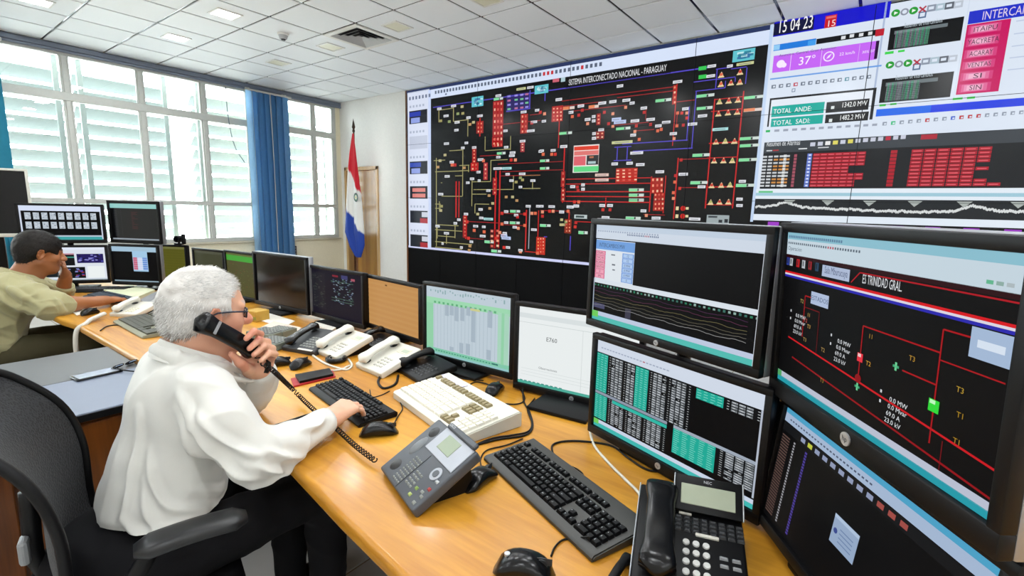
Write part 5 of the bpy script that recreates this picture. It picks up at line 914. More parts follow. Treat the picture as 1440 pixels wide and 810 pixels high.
# red and black notebook beside the slim keyboard
A = [onz(409, 534), onz(468, 522), onz(472, 531), onz(413, 545)]; t = thing('notebook', 'thin black notebook with red edges beside the slim keyboard', 'notebook', (0, 0, 0)); b = NB(); prism(b, [(p.x, p.y) for p in A], TOP, TOP+.006); obj('red_cover', b, mat('red_cover', 'A01820', .5), t); cx = sum((p for p in A), Vector())/4; b = NB(); prism(b, [((p.x-cx.x)*.97+cx.x-.006, (p.y-cx.y)*.8+cx.y+.008) for p in A], TOP+.0062, TOP+.016); obj('black_cover', b, M_black, t)
t = thing('tape_roll', 'dark ring of tape lying before the white phones', 'tape roll', onz(473, 508)); b = NB(); 
pts = [Vector((.036*math.cos(a_), .036*math.sin(a_), .012)) for a_ in [2*math.pi*k/28 for k in range(29)]]; tube(b, pts, .0105, 8, caps=False); obj('tape', b, M_blackg, t, True); b = NB(); cyl(b, (0, 0, 0), (0, 0, .02), .028, n=24, cap=False); obj('core', b, M_offw, t, True)
# things on the side cabinet
p, q = onz(121, 531, ZC), onz(152, 524, ZC); t = thing('smartphone', 'black smartphone with pale reflecting screen lying on the grey cabinet top', 'smartphone', ((p.x+q.x)/2, (p.y+q.y)/2, ZC), math.atan2(q.y-p.y, q.x-p.x)); b = NB(); box(b, -.075, -.036, 0, .075, .036, .009, .004, 3); obj('shell', b, M_blackg, t, True, angle=40); b = NB(); box(b, -.066, -.032, .0088, .066, .032, .0098); obj('screen', b, mat('phone_glass', 'A6AEBC', .1, coat=1.), t)
p, q = onz(150, 523, ZC), onz(178, 514, ZC); t = thing('spectacles', 'dark spectacles folded on the grey cabinet top by the smartphone', 'spectacles', ((p.x+q.x)/2, (p.y+q.y)/2+.03, ZC), math.atan2(q.y-p.y, q.x-p.x)); b = NB(); pts = [Vector((.024*math.cos(a_)-.03, .004-.01*math.sin(a_), .012+.008*math.sin(a_))) for a_ in [2*math.pi*k/16 for k in range(17)]]; tube(b, pts, .003, 6, False); pts = [v+Vector((.06, 0, 0)) for v in pts]; tube(b, pts, .003, 6, False); tube(b, spline([(-.054, .004, .013), (-.058, -.05, .01), (-.05, -.12, .006)], 5), .0028, 6); tube(b, spline([(.054, .004, .013), (.052, -.05, .01), (.03, -.12, .006)], 5), .0028, 6); obj('frame', b, M_blackg, t, True)
b = NB(); cyl(b, (-.03, .003, .011), (-.03, .004, .013), .019, n=18); cyl(b, (.03, .003, .011), (.03, .004, .013), .019, n=18); obj('lenses', b, mat('lens_blue', '8FA6C4', .1), t)
# gold staff between the stacks
p = ony(1095, 520, 1.30); q = ony(1103, 432, 1.30); t = thing('desk_flagstaff', 'thin gold staff with a spear tip between the two monitor stacks', 'flagstaff', (p.x-.012, 1.30, TOP)); M_gold = mat('gold_metal', 'C9A03C', .25, .9)
top = Vector((q.x-p.x+.012, 0, q.z-TOP-.055)); b = NB(); cyl(b, (0, 0, .02), top, .0055, n=10); obj('staff', b, M_gold, t, True, angle=40); b = NB(); cyl(b, (0, 0, 0), (0, 0, .022), .045, .035, 20); obj('base', b, M_gold, t, True, angle=40); b = NB(); cyl(b, top, top+Vector((0, 0, .012)), .009, n=10); ball(b, top+Vector((.001, 0, .03)), .012, (1, .4, 1.6)); cyl(b, top+Vector((.001, 0, .035)), top+Vector((.004, 0, .062)), .0115, .001, 8); obj('spear_tip', b, M_gold, t, True, angle=40)
# cables
def cable(label, pts, r=.0028, m=M_black, name='cable', group='loose cables', cat='cable'):
    b = NB(); tube(b, spline(pts, 7), r, 6); return tag(obj(name, b, m, smooth=True), label, cat, group)
def Zp(L_, z=.7535): return [onz(*q, z) if len(q) == 2 else onz(q[0], q[1], q[2]) for q in L_]
cable('white cable curving from behind the lower stacked screen to the big black phone', Zp([(832, 585, .80), (829, 600), (835, 625), (855, 650), (880, 675), (897, 692), (905, 708)]), .004, M_offw)
cable('black cable arching beside the nearest keyboard to the stacked screens', Zp([(777, 638), (778, 625), (800, 620), (835, 622), (862, 628), (885, 645), (912, 661), (945, 662)]), .003)
cable('thin black cable behind the nearest keyboard', Zp([(800, 655, .756), (812, 660), (820, 668), (812, 672, .76)]), .0022)
cable('black cable from the far mouse looping beneath the white document screen', Zp([(700, 545, .76), (672, 537), (660, 543), (670, 555), (700, 566), (728, 568), (738, 560), (730, 545)]), .0025)
cable('black cable running from the monitor base past the thick keyboard', Zp([(735, 545, .77), (737, 565), (745, 580), (749, 600), (738, 612), (700, 618), (660, 628)]), .0032)
cable('second black cable beside the monitor base, from under the white screen', Zp([(752, 560), (742, 575), (748, 595), (742, 607), (720, 612), (690, 617), (655, 632)]), .0028)
cable('black mouse cable from the cut mouse to the nearest keyboard', Zp([(775, 782), (780, 770), (790, 760), (806, 757), (828, 755, .775)]), .0022)
cable('black mouse cable by the upper left corner of the nearest keyboard', Zp([(677, 658, .77), (676, 645), (685, 633), (712, 626), (735, 617)]), .0022)
cable('black mouse cable running behind the slim keyboard', Zp([(552, 600, .77), (560, 585), (566, 575), (563, 566)]), .0022)
cable('black cable along the desk edge under the sleeve of the man in white', Zp([(362, 612), (370, 604), (400, 594), (430, 584), (446, 580)]), .0034)
cable('black cable across the desk edge at the far workplace', Zp([(141, 465), (150, 459), (165, 457), (172, 460)]), .003)
cable('off-white phone cable curling before the white phones', Zp([(440, 500), (455, 510), (470, 516), (487, 520), (495, 514), (490, 505)]), .005, M_offw)
cable('off-white cable end beside the tape roll', Zp([(440, 523), (455, 522), (478, 520), (492, 514)]), .0045, M_offw)
cable('black cable tangle before the white phone and thick keyboard', Zp([(535, 528), (532, 538), (540, 546), (556, 540), (560, 528)]), .005)
cable('brown cable looping from the white phone to the slim keyboard', Zp([(520, 548), (523, 558), (535, 556), (548, 550)]), .002)
cable('black cable lying under the spreadsheet screen', Zp([(600, 512), (620, 522), (650, 532), (680, 535)]), .0026)
hp = [onz(147, 441, .775), onz(138, 445, .77), onz(127, 450, .765), onz(121, 455, .757)]; e = hp[-1]; hp += [e+Vector((.0, -.04, -.03)), e+Vector((.01, -.055, -.12)), e+Vector((.02, -.05, -.25)), e+Vector((.03, -.04, -.42))]
cable('off-white flat cable hanging over the desk edge beside the man in khaki', hp, .012, M_offw)
for k in range(5): cable('tangled black cable under the white document screen', [Vector((-1.03+.05*k, 1.5+.02*k, .756)), Vector((-1.0+.06*k, 1.47, .80-.01*k)), Vector((-.94+.05*k, 1.44+.01*k, .765+.02*(k % 2))), Vector((-.86+.02*k, 1.5, .757))], .003, group='cables under the document screen')
# ================================================================== people: one blended surface each for body and clothes
class SDF:
    def __init__(s, lo, hi, h):
        s.lo = np.array(lo, 'f'); s.h = h; s.n = [int(math.ceil((b-a)/h))+1 for a, b in zip(lo, hi)]; s.D = np.full(s.n, .12, 'f')
    def _apply(s, lo, hi, fn, k, op):
        m = k+.02; i0 = np.maximum(np.floor((np.array(lo)-m-s.lo)/s.h).astype(int), 0); i1 = np.minimum(np.ceil((np.array(hi)+m-s.lo)/s.h).astype(int)+1, s.n)
        if (i1 <= i0).any(): return
        ax = [s.lo[a]+s.h*np.arange(i0[a], i1[a], dtype='f') for a in range(3)]; X, Y, Z = ax[0][:, None, None], ax[1][None, :, None], ax[2][None, None, :]
        b = fn(X, Y, Z); sl = tuple(slice(i0[a], i1[a]) for a in range(3)); a_ = s.D[sl]
        if op == 'u': hh = np.clip(.5+.5*(b-a_)/k, 0, 1); s.D[sl] = b*(1-hh)+a_*hh-k*hh*(1-hh)
        else: hh = np.clip(.5-.5*(-b-a_)/k, 0, 1) if False else np.clip(.5-.5*(a_+b)/k, 0, 1); s.D[sl] = a_*(1-hh)-b*hh+k*hh*(1-hh)
    def cap(s, a, b, ra, rb=None, k=.015, op='u', flat=None):
        rb = ra if rb is None else rb; a = np.array(a, 'f'); b = np.array(b, 'f'); d = b-a; L2 = max(float(d@d), 1e-9); R = max(ra, rb)
        def fn(X, Y, Z):
            px, py, pz = X-a[0], Y-a[1], Z-a[2]; t = np.clip((px*d[0]+py*d[1]+pz*d[2])/L2, 0, 1); return np.sqrt((px-t*d[0])**2+(py-t*d[1])**2+(pz-t*d[2])**2)-(ra+(rb-ra)*t)
        s._apply(np.minimum(a, b)-R, np.maximum(a, b)+R, fn, k, op)
    def path(s, pts, rs, k=.012, op='u'):
        for (p, q), (r1, r2) in zip(zip(pts, pts[1:]), zip(rs, rs[1:])): s.cap(p, q, r1, r2, k, op)
    def ell(s, c, r, k=.015, op='u', M=None):
        c = np.array(c, 'f'); r = np.array(r, 'f'); M = np.eye(3, dtype='f') if M is None else np.array(M, 'f'); e = np.abs(M)@r if True else r
        def fn(X, Y, Z):
            px, py, pz = X-c[0], Y-c[1], Z-c[2]; q = [(px*M[0, i]+py*M[1, i]+pz*M[2, i])/r[i] for i in range(3)]; g = [v/r[i] for i, v in enumerate(q)]
            k0 = np.sqrt(q[0]**2+q[1]**2+q[2]**2)+1e-6; k1 = np.sqrt(g[0]**2+g[1]**2+g[2]**2)+1e-6; return k0*(k0-1)/k1
        s._apply(c-e, c+e, fn, k, op)
    def mesh(s, name):
        D, n = s.D, s.n; S = D < 0; cc = np.zeros([v-1 for v in n], 'u1'); offs = [(i, j, k) for i in (0, 1) for j in (0, 1) for k in (0, 1)]
        sub = lambda A, o: A[o[0]:n[0]-1+o[0], o[1]:n[1]-1+o[1], o[2]:n[2]-1+o[2]]
        for o in offs: cc += sub(S, o)
        act = (cc > 0) & (cc < 8); I = np.argwhere(act); idx = np.full(act.shape, -1, 'i4'); idx[act] = np.arange(len(I)); P = np.zeros((len(I), 3)); N = np.zeros(len(I))
        for o in offs:
            for a in range(3):
                if o[a] == 0:
                    q = list(o); q[a] = 1; va = D[I[:, 0]+o[0], I[:, 1]+o[1], I[:, 2]+o[2]]; vb = D[I[:, 0]+q[0], I[:, 1]+q[1], I[:, 2]+q[2]]; m = (va < 0) != (vb < 0); t = va[m]/(va[m]-vb[m]); p = np.repeat(np.array([o], 'f'), m.sum(), 0); p[:, a] = t; P[m] += p; N[m] += 1
        V = (I+P/N[:, None])*s.h+s.lo; F = []
        for a in range(3):
            b_, c_ = (a+1) % 3, (a+2) % 3; lo = [slice(None)]*3; hi = [slice(None)]*3; lo[a] = slice(0, n[a]-1); hi[a] = slice(1, n[a]); ch = S[tuple(lo)] != S[tuple(hi)]; E = np.argwhere(ch); E = E[(E[:, b_] > 0) & (E[:, c_] > 0) & (E[:, b_] < n[b_]-1) & (E[:, c_] < n[c_]-1)]
            if not len(E): continue
            fl = S[tuple(E.T)]; q = []
            for db, dc in ((-1, -1), (0, -1), (0, 0), (-1, 0)): T = E.copy(); T[:, b_] += db; T[:, c_] += dc; q.append(idx[T[:, 0], T[:, 1], T[:, 2]])
            q = np.array(q).T; q[~fl] = q[~fl][:, ::-1]; F.append(q)
        F = np.concatenate(F); F = F[(F >= 0).all(1)]; me = bpy.data.meshes.new(name); me.vertices.add(len(V)); me.vertices.foreach_set('co', V.astype('f').ravel()); me.loops.add(F.size); me.loops.foreach_set('vertex_index', F.astype('i4').ravel()); me.polygons.add(len(F)); me.polygons.foreach_set('loop_start', np.arange(0, F.size, 4, dtype='i4')); me.polygons.foreach_set('use_smooth', np.ones(len(F), bool)); me.update(calc_edges=True)
        if me.validate(): pass
        return me
def smooth_mesh(me, it=2, f=.5):
    ne = len(me.edges); E = np.empty(ne*2, 'i4'); me.edges.foreach_get('vertices', E); E = E.reshape(-1, 2); nv = len(me.vertices); V = np.empty(nv*3, 'f'); me.vertices.foreach_get('co', V); V = V.reshape(-1, 3).astype(float)
    deg = np.bincount(E.ravel(), minlength=nv)[:, None].clip(1)
    for _ in range(it):
        A = np.zeros_like(V)
        for a in range(3): A[:, a] = np.bincount(E[:, 0], V[E[:, 1], a], nv)+np.bincount(E[:, 1], V[E[:, 0], a], nv)
        V = V*(1-f)+A/deg*f
    me.vertices.foreach_set('co', V.astype('f').ravel()); me.update()
def vco(me):
    V = np.empty(len(me.vertices)*3, 'f'); me.vertices.foreach_get('co', V); N = np.empty(len(me.vertices)*3, 'f'); me.vertex_normals.foreach_get('vector', N); return V.reshape(-1, 3), N.reshape(-1, 3)
def displace(me, fn):
    V, N = vco(me); me.vertices.foreach_set('co', (V+N*fn(V)[:, None]).astype('f').ravel()); me.update()
def sinnoise(P, freq, seed, n=10):
    r = np.random.RandomState(seed); o = np.zeros(len(P))
    for _ in range(n): d = r.normal(size=3); d /= np.linalg.norm(d); o += np.sin(P@(d*freq*r.uniform(.6, 1.5))+r.uniform(0, 6.28))
    return o/math.sqrt(n)
def ridges(P, freq, seed, stretch=(1, 1, 1), sharp=1.6):
    Q = P*np.array(stretch); w = np.stack([sinnoise(Q, freq*.45, seed+k, 6) for k in range(3)], 1)*.028; v = sinnoise(Q+w, freq, seed+9, 7); return (1-np.abs(np.tanh(v*1.1)))**sharp
def colour(me, cols):
    a = me.color_attributes.new('Col', 'FLOAT_COLOR', 'POINT'); a.data.foreach_set('color', np.concatenate([cols, np.ones((len(cols), 1))], 1).astype('f').ravel())
def basis(yaw, pitch, roll=0.):
    """columns: right, forward, up of a head turned by yaw (about z), nodding down by pitch, leaning by roll"""
    return np.array((Matrix.Rotation(yaw, 3, 'Z') @ Matrix.Rotation(-pitch, 3, 'X') @ Matrix.Rotation(roll, 3, 'Y')))
def head(s, C, M, sc=1., jowl=0., noser=1.):
    P = lambda x, y, z: np.array(C)+M@(np.array((x, y, z))*sc)
    e = lambda c, r, k=.015, op='u': s.ell(P(*c), np.array(r)*sc, k, op, M)
    e((0, -.012, .052), (.0765, .099, .088), .01); e((0, .012, .03), (.071, .088, .085), .02); e((0, .035, -.035), (.06, .062, .072), .03); e((0, .07, -.088), (.026, .024, .02), .03)
    for x in (-1, 1): s.cap(P(x*.058, -.0, -.045), P(x*.022, .068, -.085), .018*sc, .016*sc, .03); e((x*.046, .066, -.012), (.022, .02, .022), .025); s.cap(P(x*.012, .094, .037), P(x*.05, .078, .036), .0105*sc, .009*sc, .016)
    e((0, .06, -.05), (.042, .036, .05), .02)
    s.cap(P(0, .094, .03), P(0, .12, -.012), .009*sc, .0125*sc*noser, .012); e((0, .117, -.015), (.0145*noser, .0155*noser, .0125*noser), .01)
    for x in (-1, 1): e((x*.0125, .104, -.018), (.0085, .0115, .008), .008)
    for x in (-1, 1): e((x*.032, .102, .017), (.017, .012, .011), .012, 's'); e((x*.031, .08, .016), (.0135, .0135, .0125), .004); s.cap(P(x*.018, .094, .0255), P(x*.046, .083, .022), .004*sc, .004*sc, .006)
    s.cap(P(-.02, .091, -.047), P(.02, .091, -.047), .0055*sc, .0055*sc, .006); s.cap(P(-.018, .0885, -.0575), P(.018, .0885, -.0575), .0062*sc, .0062*sc, .006); s.cap(P(-.021, .097, -.0525), P(.021, .097, -.0525), .0016*sc, .0016*sc, .003, 's')
    for x in (-1, 1):
        A = M@np.array(Matrix.Rotation(x*-.35, 3, 'Z') @ Matrix.Rotation(-.18, 3, 'X')); s.ell(P(x*.081, -.006, .004), np.array((.009, .019, .032))*sc, .006, 'u', A); s.ell(P(x*.0905, .0, .006), np.array((.008, .0105, .02))*sc, .005, 's', A); s.path([P(x*.087, .004, .03), P(x*.091, -.012, .033), P(x*.093, -.022, .018), P(x*.09, -.02, -.004), P(x*.084, -.006, -.026)], [.0035*sc]*5, .004)
        s.cap(P(x*.079, .011, -.003), P(x*.082, .012, .008), .005*sc, .004*sc, .004)
    if jowl: e((0, .03, -.082), (.058, .05, .03), .03)
    return P
def hair_cap(name, C, M, sc, fn_keep, thick, h, cols, m, seed, fr=90, lo=None):
    R = .17*sc; s = SDF(np.array(C)-R, np.array(C)+R+np.array((0, 0, .03)), h); P = lambda x, y, z: np.array(C)+M@(np.array((x, y, z))*sc)
    s.ell(P(0, -.012, .052), (np.array((.0765, .099, .088))+thick)*sc, .01, 'u', M); s.ell(P(0, .012, .03), (np.array((.071, .088, .085))+thick)*sc, .02, 'u', M); s.ell(P(0, -.055, .0), (np.array((.062, .05, .07))+thick*.5)*sc, .03, 'u', M)
    fn_keep(s, P, sc, M); me = s.mesh(name); smooth_mesh(me, 1)
    displace(me, lambda V: .0025+.0014*sinnoise((V-np.array(C))@M*np.array((1, .5, 1)), fr, seed)+.0008*sinnoise(V, fr*2.5, seed+3)); V, N = vco(me); k = .5+.28*sinnoise((V-np.array(C))@M*np.array((1, .35, 1.2)), 170, seed+5); colour(me, cols(V, k, (V-np.array(C))@M/sc)); return me
def strands(name, me, C, M, n, L, r, seed, cols, up=.55):
    V, N = vco(me); rg = np.random.RandomState(seed); pick = rg.randint(0, len(V), n); vv = []; ff = []; cc = []; Mi = M
    fwd = M[:, 1]; upv = M[:, 2]
    for q in pick:
        p, nn = V[q], N[q]; loc = M.T@(p-np.array(C)); fl = (-upv*.5-fwd*.25) if loc[2] < .06 else (fwd*.55+M[:, 0]*.35*np.sign(loc[0]+1e-4))
        d = nn*up+fl*.9+rg.normal(size=3)*.13; d /= np.linalg.norm(d); sd = np.cross(d, nn); sd /= (np.linalg.norm(sd)+1e-6); l = L*rg.uniform(.6, 1.25); i = len(vv); b0 = p-nn*.001; m_ = b0+d*l*.55; t_ = b0+d*l-nn*l*.12
        vv += [b0-sd*r, b0+sd*r, m_+sd*r*.7, m_-sd*r*.7, t_]; ff += [(i, i+1, i+2, i+3), (i+3, i+2, i+4)]; cc += [cols(rg, loc)]*5
    o = bpy.data.meshes.new(name); o.from_pydata([tuple(v) for v in vv], [], ff); colour(o, np.array(cc)); return o
def hand(s, W, f, u, side, curls, spread=1., sc=1., thumb=(.6, .35), k=.006, wr=.026):
    """W wrist, f towards the fingers, u back of the hand, side +1 when the little finger lies along f x u"""
    W, f, u = np.array(W, float), np.array(f, float), np.array(u, float); f /= np.linalg.norm(f); u -= f*(u@f); u /= np.linalg.norm(u); r = np.cross(f, u)*side
    P = lambda a, b, c: W+(f*a+r*b+u*c)*sc
    xs = [-.029, -.0095, .0095, .0275]; kn = [.083, .088, .083, .074]; ln = [(.04, .025, .02), (.045, .029, .021), (.041, .027, .021), (.032, .02, .018)]; rd = [(.0092, .0082, .0074, .0062), (.0095, .0084, .0076, .0064), (.009, .008, .0072, .006), (.0078, .007, .0064, .0054)]
    for q in range(4): s.cap(P(0, xs[q]*.62, 0), P(kn[q], xs[q], .001), .0165*sc, .0115*sc, .014)
    s.cap(P(-.03, 0, 0), P(.015, 0, 0), wr*.95*sc, .022*sc, .02); s.ell(P(.05, -.018, -.008), np.array((.016, .034, .013))*sc, .012, 'u', np.stack([r, f, u], 1))
    for q in range(4):
        a = 0; p = P(kn[q], xs[q], 0); pts = [p]; d0 = f*math.cos(.06)+r*(xs[q]*3.2*spread)
        for j in range(3): a += curls[q][j]; dd = d0*math.cos(a)-u*math.sin(a); dd /= np.linalg.norm(dd); p = p+dd*ln[q][j]*sc; pts.append(p)
        s.path(pts, [v*sc for v in rd[q]], k)
        s.ell(pts[0]+u*.003*sc, np.array((.008, .009, .006))*sc, .006, 'u', np.stack([r, f, u], 1))
    t0 = P(.018, -.02, -.006); a, b = thumb; d1 = f*math.cos(a)-r*math.sin(a)-u*b*.6; d1 /= np.linalg.norm(d1); t1 = t0+d1*.042*sc; d2 = f*math.cos(a*.5)-r*math.sin(a*.5)-u*b; d2 /= np.linalg.norm(d2); t2 = t1+d2*.032*sc; t3 = t2+(d2*.9+f*.3)/1.2*.024*sc
    s.path([t0, t1, t2, t3], [.0155*sc, .0115*sc, .0098*sc, .0078*sc], .01)
M_skin = attr_mat('skin', rough=.48, sss=.12, bump=.12, bscale=350, spec=.45)
def shirt_mat(name, col, col2, stripe=False):
    m = mat(name, col, .78, var=.03, scale=25, bump=.22, bscale=900, spec=.25, sheen=.25); return m
M_hair = attr_mat('hair', rough=.6, spec=.3)
def tail(me, fn): displace(me, fn)
def person(name, label, loc): return thing(name, label, 'person', loc)
def rel(pts, o): return [np.array(p)-np.array(o) for p in pts]
def folds(me, paths, amp, w):
    V, N = vco(me); V = V.astype(float); d = np.zeros(len(V))
    for f_ in paths:
        P = np.array([tuple(p) for p in spline(f_, 5)]); P = np.array([V[((V-p)**2).sum(1).argmin()] for p in P])
        for _ in range(3): P[1:-1] = (P[:-2]+2*P[1:-1]+P[2:])/4
        best = np.full(len(V), 9.); tt = np.zeros(len(V))
        for k in range(len(P)-1):
            a, b = P[k], P[k+1]; e = b-a; t = np.clip(((V-a)@e)/max(e@e, 1e-9), 0, 1); q = np.linalg.norm(V-a-t[:, None]*e, axis=1); m = q < best; best[m] = q[m]; tt[m] = (k+t[m])/(len(P)-1)
        env = np.sin(np.pi*np.clip(tt*.92+.04, 0, 1))**.7; d += env*amp*(1.3*np.exp(-(best/w)**2)-.75*np.exp(-(best/(2.2*w))**2))
    me.vertices.foreach_set('co', (V+N*d[:, None]).astype('f').ravel()); me.update()
# ------------------------------------------------------------------ the man in the white shirt
PO = np.array((-1.45, .33, 0.)); PA = person('person', 'white-haired man in a white shirt and glasses sitting at the desk, holding a telephone', tuple(PO))
HC = np.array((-1.445, .535, 1.118)); HM = basis(math.radians(0), math.radians(7), math.radians(0)); HS = .94
LW = np.array((-1.40, .655, .945)); RWr = np.array((-1.225, .765, .802))
def torso(s, g=0., neck=True):
    s.ell((-1.45, .395, .56), (.165+g, .115+g, .13+g), .03); s.ell((-1.45, .425, .72), (.157+g, .118+g, .16+g), .03); s.ell((-1.45, .465, .86), (.158+g, .115+g, .13+g), .03); s.cap((-1.585, .475, .955), (-1.315, .465, .955), .05+g, .05+g, .03); s.ell((-1.45, .46, .91), (.135+g, .09+g, .10+g), .03)
s = SDF((-1.78, .10, .40), (-1.08, 1.0, 1.32), .0036)
torso(s, -.012); P1 = head(s, HC, HM, HS, jowl=1, noser=1.22)
s.cap(HC+HM@np.array((0, -.03, -.055))*HS, (-1.45, .495, .97), .058, .062, .03); s.cap(HC+HM@np.array((0, .02, -.07))*HS, (-1.45, .545, .96), .045, .05, .03)
s.path([(-1.33, .48, .93), (-1.188, .53, .797), RWr], [.036, .036, .027], .02); s.path([(-1.57, .49, .93), (-1.56, .665, .806), LW], [.036, .036, .027], .02)
fr = np.array((-1.262, .90, .782))-RWr; hand(s, RWr+np.array((.0, .0, .004)), fr+np.array((0, 0, .03)), (.10, .12, 1), 1, [(.5, .55, .35), (.5, .55, .35), (.5, .6, .35), (.5, .6, .35)], .9, 1.03, (.55, .5))
# left hand closed on the handset
def q3(px, py, X): return np.array(onx(px, py, X))
pk = q3(356, 518, -1.395); s.cap(LW+np.array((0, .0, -.0)), pk, .026, .03, .02); s.ell(q3(352, 508, -1.392), (.018, .03, .034), .02)
fing = (((361, 483), (366, 470), (357, 466), (346.5, 476)), ((370, 492), (376, 481), (364, 478), (351, 490)), ((376, 502), (383, 490), (371, 487), (357, 499)), ((379, 510), (387, 498), (378, 497), (367, 507)))
for q, (a, b_, c_, d_) in enumerate(fing):
    r0 = (.0098, .01, .0096, .0086)[q]; pts = [q3(*a, -1.392), q3(*b_, -1.362), q3(*c_, -1.325), q3(*d_, -1.318)]; s.cap(pk, pts[0], .018, .012, .014); s.path(pts, [r0*1.1, r0, r0*.95, r0*.8], .005)
s.path([q3(350, 520, -1.37), q3(338, 510, -1.352), q3(326, 498, -1.350)], [.016, .0115, .0092], .012)
me = s.mesh('body'); smooth_mesh(me, 1, .4); V, N = vco(me); q = (V-HC)@HM/HS
base = np.array(s2l('DCAA8E')); red = np.array(s2l('CC8068')); pale = np.array(s2l('DDB093')); cl = np.repeat(base[None], len(V), 0)
def mixc(cl, c, w): w = np.clip(w, 0, 1)[:, None]; return cl*(1-w)+np.array(c)*w
hd = np.linalg.norm(q, axis=1) < .2
n1 = .5+.5*sinnoise(V, 60, 3); cl = mixc(cl, red, .3*n1); cl = mixc(cl, red, hd*np.exp(-((q[:, 1]-.115)**2+(q[:, 2]+.012)**2)/.0007)*.7); cl = mixc(cl, red, hd*np.exp(-((q[:, 1]-.06)**2+(q[:, 2]+.015)**2)/.0012)*.45); cl = mixc(cl, red, hd*(np.abs(q[:, 0]) > .082)*.55); cl = mixc(cl, s2l('A85A52'), hd*(np.exp(-((q[:, 1]-.093)**2)/.0003-((q[:, 2]+.053)**2)/.00008))*.9); cl = mixc(cl, pale, hd*np.exp(-((q[:, 2]-.09)**2)/.002)*(q[:, 1] > .05)*.5)
cl = mixc(cl, s2l('E8E4DE'), hd*(np.abs(np.abs(q[:, 0])-.031) < .0135)*(q[:, 1] > .084)*(np.abs(q[:, 2]-.016) < .008)*.9); cl = mixc(cl, s2l('40302A'), hd*((np.abs(q[:, 0])-.031)**2+(q[:, 2]-.015)**2 < .000032)*(q[:, 1] > .088)); cl = mixc(cl, s2l('B8ACA4'), hd*(np.abs(q[:, 2]-.045) < .007)*(np.abs(np.abs(q[:, 0])-.034) < .02)*(q[:, 1] > .07)*.7)
hnd = (V[:, 1] > .72) | ((V[:, 0] > -1.36) & (V[:, 2] < 1.06) & (V[:, 1] > .6)); cl = mixc(cl, pale, hnd*.45)
fingt = np.zeros(len(V))
colour(me, cl); me.vertices.foreach_set('co', (V-PO).astype('f').ravel()); obj('body', me, M_skin, PA)
# hair
def keep1(s, P, sc, M):
    s.ell(P(0, .128, .012), np.array((.12, .088, .088))*sc, .008, 's', M); s.ell(P(0, .14, .092), np.array((.1, .078, .078))*sc, .012, 's', M)
    s.cap(P(-.2, .0, -.115), P(.2, .0, -.115), .072*sc, None, .01, 's')
    for x in (-1, 1): s.ell(P(x*.07, .088, .05), np.array((.045, .05, .052))*sc, .008, 's', M)
    for x in (-1, 1): s.ell(P(x*.095, .03, -.03), np.array((.05, .058, .06))*sc, .008, 's', M); s.ell(P(x*.1, -.008, .0), np.array((.03, .024, .04))*sc, .006, 's', M)
    s.ell(P(0, .03, -.11), np.array((.09, .08, .1))*sc, .01, 's', M)
def hc1(V, k, q): a = np.array(s2l('B9B4AE')); b_ = np.array(s2l('EDEAE6')); c_ = np.array(s2l('8E867E')); w = np.clip(k, 0, 1)[:, None]; o = a*(1-w)+b_*w; z = np.clip((-.03-q[:, 2])/.05, 0, 1)[:, None]*.6; return o*(1-z)+c_*z
me = hair_cap('hair', HC, HM, HS, keep1, .005, .0032, hc1, M_hair, 21); V, N = vco(me)
st = strands('hair_strands', me, HC, HM, 12000, .014, .0006, 5, lambda rg, l: np.array(s2l('F2F0EC'))*rg.uniform(.55, 1.0) if l[2] > -.03 or rg.rand() < .6 else np.array(s2l('8A8078'))*rg.uniform(.6, 1.1), .12)
me.vertices.foreach_set('co', (V-PO).astype('f').ravel()); hr = obj('hair', me, M_hair, PA, label='short white hair'); V2 = vco(st)[0]; st.vertices.foreach_set('co', (V2-PO).astype('f').ravel()); obj('hair_strands', st, M_hair, hr, kind='stuff')
# glasses
gl = NB(); G = lambda x, y, z: Vector(HC+HM@(np.array((x, y, z))*HS)-PO)
for x in (-1, 1):
    pts = [G(x*(.034+.024*abs(math.cos(a_))**.6*(1 if math.cos(a_) > 0 else -1)), .1-.008*abs(math.cos(a_)), .013+.0135*abs(math.sin(a_))**.6*(1 if math.sin(a_) > 0 else -1)) for a_ in [2*math.pi*k/20 for k in range(21)]]; tube(gl, pts, .0024, 6, False)
    tube(gl, [G(x*.058, .093, .02), G(x*.078, .084, .022), G(x*.086, .04, .024), G(x*.087, .0, .022), G(x*.084, -.03, .006)], .0025, 6)
tube(gl, [G(-.011, .102, .018), G(0, .108, .02), G(.011, .102, .018)], .002, 6); g_ = obj('eyeglasses', gl, mat('dark_blue_frame', '1E2A3C', .3), PA, True, label='dark blue framed glasses')
for x in (-1, 1):
    b = NB(); vsx = [b.verts.new(G(x*(.034+.023*abs(math.cos(a_))**.6*(1 if math.cos(a_) > 0 else -1)), .1-.008*abs(math.cos(a_)), .013+.0128*abs(math.sin(a_))**.6*(1 if math.sin(a_) > 0 else -1))) for a_ in [2*math.pi*k/18 for k in range(18)]]; b.faces.new(vsx); obj('lens', b, glass_mat('spectacle_lens', (.62, .66, .72)), g_)
# shirt
s = SDF((-1.80, .08, .642), (-1.05, 1.0, 1.13), .0046)
torso(s, .010); s.ell((-1.45, .395, .64), (.178, .128, .13), .03)
s.path([(-1.315, .48, .945), (-1.245, .485, .885), (-1.190, .53, .795), (-1.19, .60, .792), (-1.212, .725, .803)], [.072, .072, .066, .057, .044], .03); s.cap((-1.188, .53, .79), (-1.188, .545, .785), .062, .06, .02)
s.path([(-1.585, .49, .945), (-1.575, .575, .87), (-1.56, .665, .806), (-1.49, .668, .855), (-1.415, .662, .928)], [.07, .068, .062, .056, .043], .03)
